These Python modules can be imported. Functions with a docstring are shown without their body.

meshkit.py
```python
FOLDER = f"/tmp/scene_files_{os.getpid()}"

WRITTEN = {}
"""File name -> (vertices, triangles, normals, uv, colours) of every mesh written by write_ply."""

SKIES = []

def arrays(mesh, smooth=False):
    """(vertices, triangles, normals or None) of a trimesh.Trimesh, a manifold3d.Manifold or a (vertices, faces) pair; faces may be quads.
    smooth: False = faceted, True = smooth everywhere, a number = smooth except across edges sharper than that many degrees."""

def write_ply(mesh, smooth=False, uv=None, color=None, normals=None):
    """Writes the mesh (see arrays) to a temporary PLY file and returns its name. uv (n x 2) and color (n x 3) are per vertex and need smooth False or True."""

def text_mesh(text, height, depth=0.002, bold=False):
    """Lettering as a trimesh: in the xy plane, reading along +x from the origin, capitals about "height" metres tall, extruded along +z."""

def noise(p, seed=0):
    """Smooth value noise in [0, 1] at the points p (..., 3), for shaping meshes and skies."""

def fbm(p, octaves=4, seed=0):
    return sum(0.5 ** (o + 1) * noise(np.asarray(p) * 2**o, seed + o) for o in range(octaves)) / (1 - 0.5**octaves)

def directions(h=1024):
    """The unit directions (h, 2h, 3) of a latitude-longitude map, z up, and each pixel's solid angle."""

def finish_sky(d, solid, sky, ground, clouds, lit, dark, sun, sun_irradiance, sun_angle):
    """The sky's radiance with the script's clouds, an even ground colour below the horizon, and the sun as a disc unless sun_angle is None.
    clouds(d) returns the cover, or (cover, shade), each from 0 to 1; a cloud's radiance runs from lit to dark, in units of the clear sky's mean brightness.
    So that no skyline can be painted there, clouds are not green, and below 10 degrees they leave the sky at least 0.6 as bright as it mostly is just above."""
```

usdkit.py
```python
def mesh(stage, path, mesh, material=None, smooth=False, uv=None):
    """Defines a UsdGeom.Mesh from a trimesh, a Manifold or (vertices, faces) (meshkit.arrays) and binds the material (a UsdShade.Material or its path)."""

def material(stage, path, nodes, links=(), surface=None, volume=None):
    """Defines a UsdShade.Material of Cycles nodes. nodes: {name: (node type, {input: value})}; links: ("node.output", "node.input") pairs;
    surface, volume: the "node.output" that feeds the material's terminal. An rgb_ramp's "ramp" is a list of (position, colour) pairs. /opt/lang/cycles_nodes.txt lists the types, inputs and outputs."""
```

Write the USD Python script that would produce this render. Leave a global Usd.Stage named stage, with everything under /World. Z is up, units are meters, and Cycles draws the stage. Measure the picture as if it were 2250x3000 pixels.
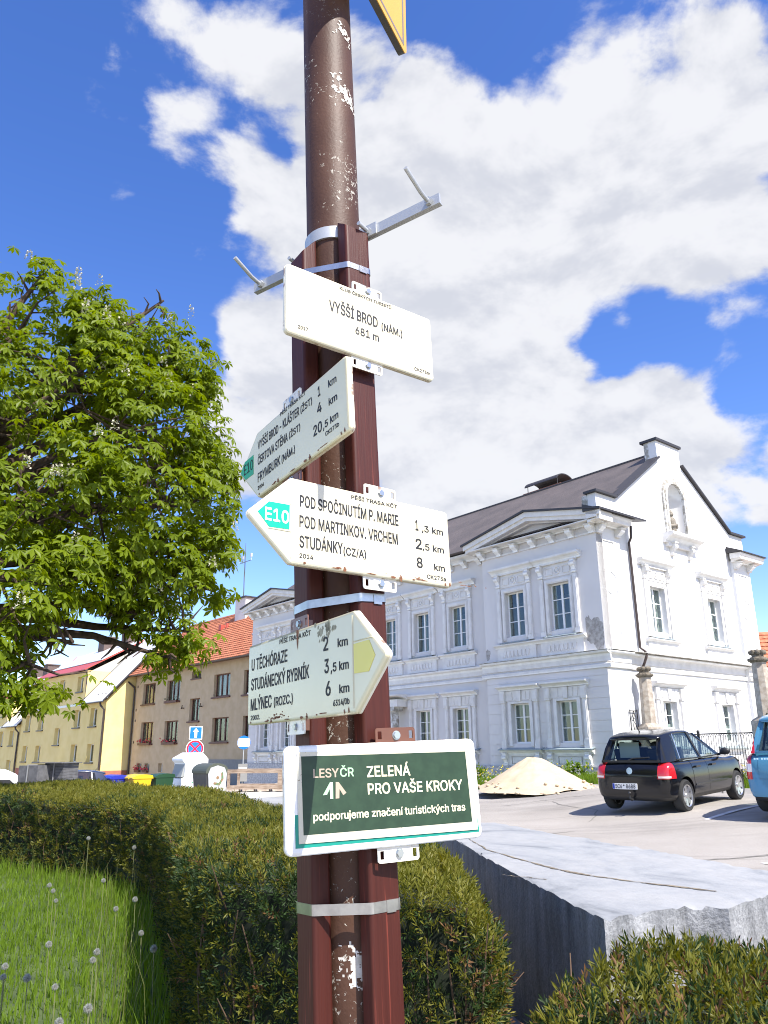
import math, random
import numpy as np, trimesh, manifold3d, shapely, usdkit, meshkit
from shapely.geometry import Polygon, box as sbox, Point, LineString
from shapely.ops import unary_union
from pxr import Usd, UsdGeom, UsdLux, UsdShade, Gf, Sdf, Vt

stage = Usd.Stage.CreateInMemory()
UsdGeom.SetStageUpAxis(stage, 'Z'); UsdGeom.SetStageMetersPerUnit(stage, 1)
stage.SetDefaultPrim(UsdGeom.Xform.Define(stage, '/World').GetPrim())
# ---------------------------------------------------------------- camera, sky, sun, exposure
cam = UsdGeom.Camera.Define(stage, '/World/camera')
_p, _r = math.radians(17.04), math.radians(-.45)
_f = np.array([0, math.cos(_p), math.sin(_p)]); _u = np.array([0, -math.sin(_p), math.cos(_p)]); _x = np.array([1, 0, 0.])
_R = math.cos(_r)*_x + math.sin(_r)*_u; _U = -math.sin(_r)*_x + math.cos(_r)*_u
cam.AddTransformOp().Set(Gf.Matrix4d(*_R, 0, *_U, 0, *(-_f), 0, 0, 0, 1.35, 1))
cam.CreateFocalLengthAttr(2290/2250*36); cam.CreateHorizontalApertureAttr(36.); cam.CreateVerticalApertureAttr(48.)
cam.CreateClippingRangeAttr(Gf.Vec2f(.05, 3000)); cam.CreateExposureAttr(0.92)
SUN_AZ, SUN_EL = math.radians(141.5), math.radians(51.5)

def sky_material():
    nodes = {'tc': ('texture_coordinate', {}),
             'sky': ('sky_texture', {'sky_type': 'single_scattering', 'sun_disc': False, 'sun_elevation': SUN_EL, 'sun_rotation': SUN_AZ, 'altitude': 680.}),
             'sat': ('hsv', {'hue': .517, 'saturation': 1.31, 'value': 1.95, 'fac': 1.}),
             'bg': ('background_shader', {'strength': .077})}
    links = [('sky.color', 'sat.color')]
    blobs = [((-0.235, 0.658, 0.715), 5.5, 0.17), ((-0.133, 0.666, 0.734), 3, 0.14), ((-0.11, 0.696, 0.709), 3.5, 0.12), ((-0.237, 0.793, 0.561), 1.8, 0.17), ((-0.301, 0.761, 0.575), 2, 0.08), ((-0.157, 0.748, 0.645), 2.5, 0.16), ((-0.116, 0.737, 0.666), 3.5, 0.18), ((-0.109, 0.782, 0.613), 3.5, 0.2),
             ((0.007, 0.713, 0.702), 6, 0.13), ((0.12, 0.652, 0.749), 4, 0.16), ((0.319, 0.639, 0.7), 8, 0.24), ((0.215, 0.66, 0.72), 4, 0.12), ((0.186, 0.69, 0.7), 3, 0.1), ((0.054, 0.786, 0.615), 9, 0.26), ((0.193, 0.773, 0.604), 8, 0.26), ((0.306, 0.762, 0.571), 7, 0.24), ((0.38, 0.693, 0.613), 7, 0.24), ((0.093, 0.756, 0.648), 6, 0.16),
             ((-0.008, 0.829, 0.56), 8, 0.24), ((0.41, 0.747, 0.523), 6, 0.2), ((0.076, 0.859, 0.506), 7, 0.22), ((0.137, 0.832, 0.537), 6, 0.16), ((0.098, 0.897, 0.431), 8, 0.24), ((0.243, 0.887, 0.393), 8, 0.26), ((0.354, 0.844, 0.403), 5, 0.2), ((-0.01, 0.919, 0.395), 8, 0.24), ((0.408, 0.857, 0.314), 7, 0.24), ((0.32, 0.886, 0.334), 6, 0.2), ((0.162, 0.923, 0.349), 8, 0.24),
             ((-0.153, 0.876, 0.456), 5, 0.24), ((-0.181, 0.911, 0.37), 5, 0.22), ((-0.135, 0.853, 0.504), 4, 0.2), ((-0.174, 0.947, 0.269), 5, 0.22), ((0.288, 0.721, 0.63), 3, -0.2), ((0.231, 0.714, 0.661), 3, -0.12), ((0.296, 0.826, 0.48), 3.2, -0.24), ((0.239, 0.835, 0.495), 2.4, -0.18), ((0.351, 0.817, 0.457), 2.2, -0.16), ((0.425, 0.818, 0.386), 3, -0.2), ((0.16, 0.863, 0.479), 2, -0.1),
             ((-0.158, 0.965, 0.212), 2.5, -0.2), ((-0.313, 0.731, 0.607), 9, -0.10), ((-0.33, 0.821, 0.465), 9, -0.10), ((0.168, 0.725, 0.668), 3, -0.08),
             ((.7, .6, .4), 18, .24), ((-.8, -.3, .5), 20, .22), ((.3, -.8, .35), 16, .22), ((-.2, -.9, .4), 18, .22), ((-.85, .4, .3), 14, .22), ((.95, -.1, .3), 16, .22)]
    prev = None
    for i, (d, r, w) in enumerate(blobs):
        d = np.array(d)/np.linalg.norm(d)
        nodes[f'd{i}'] = ('vector_math', {'math_type': 'dot_product', 'vector2': tuple(d)})
        nodes[f'm{i}'] = ('map_range', {'range_type': 'smoothstep', 'from_min': math.cos(math.radians(r*1.25)), 'from_max': math.cos(math.radians(r*.25)), 'to_min': 0., 'to_max': w, 'clamp': True})
        links += [('tc.generated', f'd{i}.vector1'), (f'd{i}.value', f'm{i}.value')]
        if prev is None:
            prev = f'm{i}.result'
        else:
            nodes[f'a{i}'] = ('math', {'math_type': 'add'})
            links += [(prev, f'a{i}.value1'), (f'm{i}.result', f'a{i}.value2')]
            prev = f'a{i}.value'
    nodes |= {'mp': ('mapping', {'scale': (1, 1, 1.7)}), 'mp2': ('mapping', {'scale': (1, 1, 1.7), 'location': (-.012, .0, .055)}),
              'n': ('noise_texture', {'scale': 4.6, 'detail': 11., 'roughness': .58, 'distortion': .15}),
              'n2': ('noise_texture', {'scale': 4.6, 'detail': 7., 'roughness': .58, 'distortion': .15}),
              'v': ('voronoi_texture', {'feature': 'f1', 'scale': 12., 'detail': 1., 'roughness': .5, 'randomness': 1.}), 'vm': ('math', {'math_type': 'multiply_add', 'value2': -.20, 'value3': .09}), 'vs': ('math', {'math_type': 'add'}), 'nc': ('math', {'math_type': 'multiply_add', 'value2': 1.6, 'value3': -.30}), 'vw': ('mix', {'mix_type': 'linear_light', 'fac': .045}),
              's': ('math', {'math_type': 'add'}),
              'cov': ('map_range', {'range_type': 'smoothstep', 'from_min': .585, 'from_max': .80, 'to_min': 0., 'to_max': 1., 'clamp': True}),
              's2': ('math', {'math_type': 'subtract'}),
              'shade': ('map_range', {'range_type': 'smoothstep', 'from_min': -.075, 'from_max': .13, 'to_min': 0., 'to_max': 1., 'clamp': True}),
              'cl': ('mix', {'color1': (6.4, 6.45, 6.65), 'color2': (4.9, 5.05, 5.5)}),
              'mix': ('mix', {}), 'sc': ('math', {'math_type': 'multiply', 'value2': .96})}
    links += [('tc.generated', 'mp.vector'), ('tc.generated', 'mp2.vector'), ('mp.vector', 'n.vector'), ('mp2.vector', 'n2.vector'),
              ('mp.vector', 'vw.color1'), ('n.color', 'vw.color2'), ('vw.color', 'v.vector'), ('v.distance', 'vm.value1'), ('n.fac', 'nc.value1'), ('nc.value', 'vs.value1'), ('vm.value', 'vs.value2'), ('vs.value', 's.value1'), (prev, 's.value2'), ('s.value', 'cov.value'), ('n2.fac', 's2.value1'), ('n.fac', 's2.value2'), ('s2.value', 'shade.value'),
              ('shade.result', 'cl.fac'), ('cov.result', 'sc.value1'), ('sc.value', 'mix.fac'), ('sat.color', 'mix.color1'), ('cl.color', 'mix.color2'), ('mix.color', 'bg.color')]
    return usdkit.material(stage, '/World/Looks/sky', nodes, links, surface='bg.background')

dome = UsdLux.DomeLight.Define(stage, '/World/sky')
UsdShade.MaterialBindingAPI.Apply(dome.GetPrim()).Bind(sky_material())
sun = UsdLux.DistantLight.Define(stage, '/World/sun')
sun.CreateIntensityAttr(1.25); sun.CreateNormalizeAttr(True); sun.CreateAngleAttr(.5); sun.CreateColorAttr(Gf.Vec3f(1, .955, .88))
S = np.array([math.sin(SUN_AZ)*math.cos(SUN_EL), math.cos(SUN_AZ)*math.cos(SUN_EL), math.sin(SUN_EL)])
_a = np.cross([0, 0, 1.], S); _a /= np.linalg.norm(_a)
sun.AddTransformOp().Set(Gf.Matrix4d(*_a, 0, *np.cross(S, _a), 0, *S, 0, 0, 0, 0, 1))

# ---------------------------------------------------------------- helpers
rng = np.random.default_rng(7)
_used = {}
def newpath(parent, name):
    k = _used.get((parent, name), -1) + 1; _used[(parent, name)] = k
    return f'{parent}/{name}' + (f'_{k:03d}' if k else '')
def tag(prim, label=None, cat=None, group=None, kind=None):
    for k, v in (('label', label), ('category', cat), ('group', group), ('kind', kind)):
        if v: prim.SetCustomDataByKey(k, v)
def obj(name, mesh, mat, parent='/World', smooth=False, label=None, cat=None, group=None, kind=None):
    if isinstance(mesh, (list, tuple)) and len(mesh) and not isinstance(mesh[0], np.ndarray): mesh = cat_(mesh)
    path = newpath(parent, name)
    m = usdkit.mesh(stage, path, mesh, mat, smooth=smooth)
    tag(m.GetPrim(), label, cat, group, kind)
    return path
def thing(name, label, cat, loc=(0, 0, 0), rotz=0., group=None, matrix=None, kind=None):
    path = newpath('/World', name); x = UsdGeom.Xform.Define(stage, path)
    if matrix is not None: x.AddTransformOp().Set(Gf.Matrix4d(*[float(v) for v in np.asarray(matrix).T.ravel()]))
    else:
        x.AddTranslateOp().Set(Gf.Vec3d(*map(float, loc)))
        if rotz: x.AddRotateZOp().Set(math.degrees(rotz))
    tag(x.GetPrim(), label, cat, group, kind)
    return path
def dup(src, label, loc, rotz=0., group=None, scale=None, cat=None):
    base = src.rsplit('/', 1)[1]
    import re
    base = re.sub(r'_\d{3}$', '', base)
    sp = stage.GetPrimAtPath(src); was = sp.GetCustomData()
    path = newpath('/World', base); x = UsdGeom.Xform.Define(stage, path); p = x.GetPrim()
    p.GetReferences().AddInternalReference(src); p.SetInstanceable(True)
    x.ClearXformOpOrder()
    x.MakeMatrixXform().Set(Gf.Matrix4d(*[float(v) for v in frame_z(loc, rotz, scale or 1.).T.ravel()]))
    tag(p, label, cat or was.get('category'), group or was.get('group'))
    return path
def frame_z(loc, rz, s=1.):
    c, n = math.cos(rz)*s, math.sin(rz)*s
    return np.array([[c, -n, 0, loc[0]], [n, c, 0, loc[1]], [0, 0, s, loc[2]], [0, 0, 0, 1.]])
def frame(O, X, Y, N):
    M = np.eye(4); M[:3, 0], M[:3, 1], M[:3, 2], M[:3, 3] = X, Y, N, O; return M
def cat_(ms):
    return trimesh.util.concatenate([tm(m) for m in ms])
def tm(m):
    if hasattr(m, 'to_mesh'):
        q = m.to_mesh(); return trimesh.Trimesh(q.vert_properties[:, :3], q.tri_verts, process=False)
    if isinstance(m, tuple): 
        v, f, _ = meshkit.arrays(m); return trimesh.Trimesh(v, f, process=False)
    return m
def bx(x0, x1, y0, y1, z0, z1):
    b = trimesh.creation.box([abs(x1-x0), abs(y1-y0), abs(z1-z0)]); b.apply_translation([(x0+x1)/2, (y0+y1)/2, (z0+z1)/2]); return b
def tube(pts, r, n=8):
    """A tapered tube through the points; r a number or one radius per point."""
    pts = np.asarray(pts, float); k = len(pts); r = np.broadcast_to(np.asarray(r, float), (k,))
    t = np.gradient(pts, axis=0); t /= np.maximum(np.linalg.norm(t, axis=1, keepdims=True), 1e-9)
    ref = np.array([0, 0, 1.]) if abs(t[0][2]) < .9 else np.array([1., 0, 0])
    a = np.cross(t, ref); a /= np.maximum(np.linalg.norm(a, axis=1, keepdims=True), 1e-9); b = np.cross(t, a)
    th = np.arange(n)/n*2*np.pi
    v = (pts[:, None] + r[:, None, None]*(np.cos(th)[None, :, None]*a[:, None] + np.sin(th)[None, :, None]*b[:, None])).reshape(-1, 3)
    f = []
    for i in range(k-1):
        for j in range(n):
            p, q = i*n+j, i*n+(j+1) % n
            f += [(p, p+n, q), (q, p+n, q+n)]
    v = np.vstack([v, pts[:1], pts[-1:]]); c0, c1 = k*n, k*n+1
    for j in range(n):
        f += [(c0, j, (j+1) % n), (c1, (k-1)*n+(j+1) % n, (k-1)*n+j)]
    m = trimesh.Trimesh(v, f, process=False)
    if m.volume < 0: m.invert()
    return m
def ext(poly, h, z0=0.):
    """Extrudes a shapely polygon along +z."""
    ps = getattr(poly, 'geoms', [poly])
    m = trimesh.util.concatenate([trimesh.creation.extrude_polygon(p, h, engine='earcut') for p in ps if p.area > 1e-9])
    m.apply_translation([0, 0, z0]); return m
def hull(points):
    return tm(manifold3d.Manifold.hull_points(np.asarray(points, float)))
def mat4(m, M):
    m = m.copy(); m.apply_transform(M)
    if np.linalg.det(np.asarray(M)[:3, :3]) < 0: m.invert()
    return m
def sphere(c, r, sub=2, sc=(1, 1, 1)):
    s = trimesh.creation.icosphere(sub, r); s.apply_scale(sc); s.apply_translation(c); return s
def cyl(p, q, r, n=16):
    return tube([p, q], r, n)
def man(m):
    m = tm(m); m = trimesh.Trimesh(m.vertices, m.faces, process=True); m.merge_vertices()
    return manifold3d.Manifold(manifold3d.Mesh(np.asarray(m.vertices, np.float32), np.asarray(m.faces, np.uint32)))
def rrect(x0, x1, y0, y1, r, n=6):
    return sbox(x0+r, y0+r, x1-r, y1-r).buffer(r, quad_segs=n)

MATS = {}
def mat(name, color, rough=.6, metal=0., bump=0., bscale=40., var=0., vscale=6., color2=None, lo=.4, hi=.6, coat=0., spec=.5, trans=0., detail=6., space='object', stretch=(1, 1, 1), alpha=None):
    """A principled material whose colour wanders between color and color2 (or lighter and darker by var) with a noise, and a fine bump."""
    if name in MATS: return MATS[name]
    n = {'p': ('principled_bsdf', {'base_color': tuple(color), 'roughness': rough, 'metallic': metal, 'coat_weight': coat, 'coat_roughness': .08, 'specular_ior_level': spec, 'transmission_weight': trans})}
    l = []
    src = 'tc.object' if space == 'object' else 'ge.position'
    if color2 is not None or var or bump:
        n['tc'] = ('texture_coordinate', {}); n['ge'] = ('geometry', {}); n['mp'] = ('mapping', {'scale': stretch}); l.append((src, 'mp.vector'))
    if var and color2 is None:
        color2 = tuple(min(1, c*(1+var)) for c in color); n['p'][1]['base_color'] = color; color = tuple(c*(1-var) for c in color); lo, hi = .25, .75
    if color2 is not None:
        n['n'] = ('noise_texture', {'scale': vscale, 'detail': detail, 'roughness': .6}); n['r'] = ('rgb_ramp', {'ramp': [(lo, tuple(color)), (hi, tuple(color2))]})
        l += [('mp.vector', 'n.vector'), ('n.fac', 'r.fac'), ('r.color', 'p.base_color')]
    if bump:
        n['nb'] = ('noise_texture', {'scale': bscale, 'detail': 5., 'roughness': .6}); n['b'] = ('bump', {'strength': min(1., bump*20), 'distance': bump})
        l += [('mp.vector', 'nb.vector'), ('nb.fac', 'b.height'), ('b.normal', 'p.normal')]
    MATS[name] = usdkit.material(stage, f'/World/Looks/{name}', n, l, surface='p.BSDF')
    return MATS[name]
def leafmat(name, ca, cb, scale=3., trans=.35, cc=None, rough=.45):
    n = {'ge': ('geometry', {}), 'n': ('noise_texture', {'scale': scale, 'detail': 2.}), 'r': ('rgb_ramp', {'ramp': [(.3, ca), (.55, cb), (.75, cc or cb)]}),
         'p': ('principled_bsdf', {'roughness': rough, 'specular_ior_level': .22}), 't': ('translucent_bsdf', {}), 'm': ('mix_closure', {'fac': trans}),
         'h': ('hsv', {'hue': .49, 'saturation': 1.15, 'value': 1.6, 'fac': 1.})}
    l = [('ge.random_per_island', 'wn.value1'), ('ge.position', 'n.vector'), ('n.fac', 'wn.value2'), ('wn.value', 'r.fac'), ('r.color', 'p.base_color'), ('r.color', 'h.color'), ('h.color', 't.color'), ('p.BSDF', 'm.closure1'), ('t.BSDF', 'm.closure2')]
    n['wn'] = ('math', {'math_type': 'multiply_add', 'value2': .5, 'value3': 0.})
    # fac = .45*random + .55*noise
    n['k'] = ('math', {'math_type': 'multiply', 'value2': .5}); n['k2'] = ('math', {'math_type': 'multiply', 'value2': .55}); n['wn'] = ('math', {'math_type': 'add'})
    l = [('ge.random_per_island', 'k.value1'), ('ge.position', 'n.vector'), ('n.fac', 'k2.value1'), ('k.value', 'wn.value1'), ('k2.value', 'wn.value2')] + l[3:]
    MATS[name] = usdkit.material(stage, f'/World/Looks/{name}', n, l, surface='m.closure')
    return MATS[name]
def glassmat(name, tint=(.9, .95, .93), ior=1.55, rough=0.):
    f0 = 2*((ior-1)/(ior+1))**2
    n = {'t': ('transparent_bsdf', {'color': tint}), 'g': ('glossy_bsdf', {'color': (.95, .97, 1), 'roughness': rough}), 'm': ('mix_closure', {}), 'ge': ('geometry', {}), 'd': ('vector_math', {'math_type': 'dot_product'}),
         'a': ('math', {'math_type': 'absolute'}), 'i': ('math', {'math_type': 'subtract', 'value1': 1., 'use_clamp': True}), 'p5': ('math', {'math_type': 'power', 'value2': 5.}), 'f': ('math', {'math_type': 'multiply_add', 'value2': 1-f0, 'value3': f0})}
    MATS[name] = usdkit.material(stage, f'/World/Looks/{name}', n, [('ge.incoming', 'd.vector1'), ('ge.normal', 'd.vector2'), ('d.value', 'a.value1'), ('a.value', 'i.value2'), ('i.value', 'p5.value1'), ('p5.value', 'f.value1'), ('f.value', 'm.fac'), ('t.BSDF', 'm.closure1'), ('g.BSDF', 'm.closure2')], surface='m.closure')
    return MATS[name]
def sstep(t):
    t = np.clip(t, 0, 1); return t*t*(3-2*t)
def height(x, y):
    """The lie of the ground: level by the white building, a ramp under the parked cars, a dip towards the bins."""
    x, y = np.asarray(x, float), np.asarray(y, float)
    s = .77*x + .64*y
    return .32*sstep((s-10.5)/6)*sstep((x-2.)/4.5) - .75*sstep((-4-x)/5)*sstep((y-16)/9)
# ---------------------------------------------------------------- materials of the setting
M_plaster = mat('white_plaster', (.60, .575, .555), .85, color2=(.64, .615, .59), lo=.3, hi=.6, vscale=.7, bump=.004, bscale=60)
M_gable = mat('gable_plaster', (.60, .59, .57), .85, color2=(.66, .655, .65), lo=.3, hi=.5, vscale=.8, bump=.004, bscale=60)
M_trim = mat('white_trim', (.62, .60, .57), .75, color2=(.71, .69, .66), lo=.35, hi=.6, vscale=2.5, bump=.003, bscale=50)
M_weath = mat('weathered_trim', (.30, .28, .24), .85, color2=(.62, .61, .58), lo=.42, hi=.58, vscale=5., bump=.006, bscale=40)
M_bare = mat('bare_render', (.27, .25, .23), .95, color2=(.42, .40, .37), vscale=6, bump=.01, bscale=30)
M_stone = mat('rough_plinth_stone', (.30, .30, .31), .9, color2=(.48, .48, .48), vscale=9., bump=.03, bscale=14)
M_slate_edge = mat('dark_roof_metal', (.035, .032, .034), .5)
M_sillm = mat('grey_green_sheet', (.26, .31, .32), .45, var=.15)
M_sash = mat('white_sash_paint', (.8, .8, .78), .4)
M_curtain = mat('net_curtain', (.5, .5, .48), .9)
M_glass = glassmat('window_glass', (.85, .9, .88), 1.45)
M_brownp = mat('brown_plaster', (.47, .355, .215), .9, color2=(.52, .40, .255), vscale=1.5, bump=.003, bscale=60)
M_greyp = mat('grey_plinth_plaster', (.25, .245, .23), .9, var=.1)
M_yellow = mat('yellow_plaster', (.72, .56, .22), .9, color2=(.76, .60, .26), vscale=.8, bump=.003, bscale=50)
M_redpl = mat('red_plinth_plaster', (.35, .13, .08), .9, var=.1)
M_winbrown = mat('brown_window_wood', (.10, .035, .022), .5, var=.2)
M_pipe = mat('dark_brown_pipe', (.045, .03, .025), .4)
M_redsheet = mat('red_roof_sheet', (.42, .07, .05), .45, var=.15)
M_palesheet_glare = mat('pale_glare_roof_sheet', (.66, .66, .66), .3, var=.08)  # light grey stands in for sun glare on the smooth roof
M_dark = mat('dark_void', (.02, .02, .022), .8)
M_room = mat('room_inside', (.18, .17, .16), .9)

def slate_mat():
    n = {'tc': ('texture_coordinate', {}), 'mp': ('mapping', {'scale': (1, 1, 1)}), 'b': ('brick_texture', {'scale': 1., 'brick_width': .30, 'row_height': .2, 'mortar_size': .006, 'mortar_smooth': .5, 'color1': (.098, .082, .076), 'color2': (.108, .09, .084), 'mortar': (.075, .062, .058), 'bias': 0.}),
         'n': ('noise_texture', {'scale': .8, 'detail': 5.}), 'r': ('rgb_ramp', {'ramp': [(.3, (.75, .75, .75)), (.7, (1.15, 1.12, 1.1))]}), 'm': ('mix', {'mix_type': 'multiply', 'fac': 1.}),
         'bm': ('bump', {'strength': .6, 'distance': .02}), 'iv': ('invert', {}), 'p': ('principled_bsdf', {'roughness': .6})}
    return usdkit.material(stage, '/World/Looks/slate', n, [('tc.uv', 'mp.vector'), ('mp.vector', 'b.vector'), ('tc.object', 'n.vector'), ('n.fac', 'r.fac'), ('b.color', 'm.color1'), ('r.color', 'm.color2'), ('m.color', 'p.base_color'), ('b.fac', 'iv.color'), ('iv.color', 'bm.height'), ('bm.normal', 'p.normal')], surface='p.BSDF')
M_slate = slate_mat()
def asphalt_mat():
    n = {'ge': ('geometry', {}), 'n': ('noise_texture', {'scale': .35, 'detail': 8., 'roughness': .65}), 'r': ('rgb_ramp', {'ramp': [(.3, (.25, .226, .20)), (.5, (.31, .283, .252)), (.72, (.36, .33, .297))]}),
         'n2': ('noise_texture', {'scale': 90., 'detail': 3.}), 'r2': ('rgb_ramp', {'ramp': [(.3, (.7, .7, .7)), (.7, (1.2, 1.2, 1.2))]}), 'm': ('mix', {'mix_type': 'multiply', 'fac': 1.}),
         'b': ('bump', {'strength': .5, 'distance': .006}), 'p': ('principled_bsdf', {'roughness': .9}),
         'mp': ('mapping', {'scale': (.12, .9, 1.), 'rotation': (0, 0, .35)}), 'w': ('noise_texture', {'scale': .6, 'detail': 4., 'distortion': .6}), 'wr': ('rgb_ramp', {'ramp': [(.46, (1., 1., 1.)), (.5, (.86, .86, .86)), (.54, (1., 1., 1.))]}), 'm2': ('mix', {'mix_type': 'multiply', 'fac': 1.})}
    return usdkit.material(stage, '/World/Looks/asphalt', n, [('ge.position', 'n.vector'), ('ge.position', 'n2.vector'), ('n.fac', 'r.fac'), ('n2.fac', 'r2.fac'), ('r.color', 'm.color1'), ('r2.color', 'm.color2'), ('ge.position', 'mp.vector'), ('mp.vector', 'w.vector'), ('w.fac', 'wr.fac'), ('m.color', 'm2.color1'), ('wr.color', 'm2.color2'), ('m2.color', 'p.base_color'), ('n2.fac', 'b.height'), ('b.normal', 'p.normal')], surface='p.BSDF')
M_asphalt = asphalt_mat()
M_soil = mat('lawn_soil', (.035, .055, .015), .95, color2=(.07, .10, .025), vscale=3., space='world')

# ---------------------------------------------------------------- ground
def gridmesh(xs, ys, dz=0., keep=None):
    X, Y = np.meshgrid(xs, ys, indexing='ij'); Z = height(X, Y) + dz
    v = np.stack([X, Y, Z], -1).reshape(-1, 3); ny = len(ys); f = []
    I, J = np.meshgrid(np.arange(len(xs)-1), np.arange(ny-1), indexing='ij'); a = (I*ny+J).ravel()
    f = np.stack([a, a+ny, a+ny+1, a+1], 1)
    if keep is not None:
        c = v[f].mean(1); f = f[keep(c[:, 0], c[:, 1])]
    return v, f
gx = np.concatenate([[-900, -300, -120, -70], np.arange(-50, 50.1, 1.), [70, 120, 300, 900]])
gy = np.concatenate([[-900, -300, -100, -50, -20], np.arange(-10, 90.1, 1.), [120, 300, 900]])
obj('ground', gridmesh(gx, gy), M_asphalt, smooth=True, label='pale dusty asphalt of the square between signpost and houses', kind='structure')
# lawn in front of the hedges, and the verge along the white building
lawn_poly = Polygon([(-14, 1.5), (-.2, 1.5), (-.3, 3.6), (-1.0, 4.2), (-1.3, 6.0), (-1.9, 7.6), (-2.6, 8.9), (-3.3, 9.8), (-5.5, 11.2), (-9, 14), (-16, 17), (-16, 1.5)])
def sheet(poly, dz, step=.5):
    x0, y0, x1, y1 = poly.bounds; xs = np.arange(x0, x1+step, step); ys = np.arange(y0, y1+step, step)
    v, f = gridmesh(xs, ys, dz); c = v[f].mean(1); f = f[shapely.contains_xy(poly, c[:, 0], c[:, 1])]; k, f2 = np.unique(f, return_inverse=True); return v[k], f2.reshape(f.shape)
obj('lawn', sheet(lawn_poly, .004, .25), M_soil, smooth=True, label='lawn soil under the long grass left of the hedge', kind='structure')

# ---------------------------------------------------------------- faces of buildings: coordinates (a along, z up, n outwards)
class Face:
    def __init__(s, O, A, N): s.O, s.A, s.N = np.array(O, float), np.array(A, float), np.array(N, float)
    def M(s): return frame(s.O, s.A, [0, 0, 1], s.N)
    def put(s, m): return mat4(tm(m), s.M())
    def wall(s, poly, t): return s.put(ext(poly, t, -t))
    def bx(s, a0, a1, z0, z1, n0, n1): return s.put(bx(a0, a1, z0, z1, n0, n1))
    def relief(s, poly, n1, n0=0.): return s.put(ext(poly, n1-n0, n0))
    def off(s, n): return Face(s.O + s.N*n, s.A, s.N)
    def prof(s, pts, a0, a1):
        """A moulding: profile points (n, z) swept from a0 to a1."""
        p = Polygon(pts); m = ext(p, a1-a0); M = frame(s.O + s.A*a0, s.N, [0, 0, 1], s.A); return mat4(m, M)

def ring(c, r0, r1): return Point(c).buffer(r1, quad_segs=10).difference(Point(c).buffer(r0, quad_segs=10))
def console(face, a, z1, h, w, d):
    """A scrolled bracket under a cornice: S profile with two rolls, w wide."""
    th = np.linspace(0, 1, 12)
    pts = [(0, z1), (d, z1)] + [(d*(.98-.62*t + .10*math.sin(t*2*math.pi)), z1-h*(.12+.88*t)) for t in th] + [(0, z1-h)]
    b = face.prof(pts, a-w/2, a+w/2)
    r1 = face.put(mat4(trimesh.creation.cylinder(.2*h, w*1.16, sections=14), frame([0, 0, 0], [0, 0, 1], [0, 1, 0], [1, 0, 0])).apply_translation([a, z1-.28*h, d*.72]))
    r2 = face.put(mat4(trimesh.creation.cylinder(.13*h, w*1.16, sections=12), frame([0, 0, 0], [0, 0, 1], [0, 1, 0], [1, 0, 0])).apply_translation([a, z1-.86*h, d*.26]))
    top = face.bx(a-w*.62, a+w*.62, z1-.002, z1+.09*h, 0, d*1.12)
    return [b, r1, r2, top]

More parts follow.
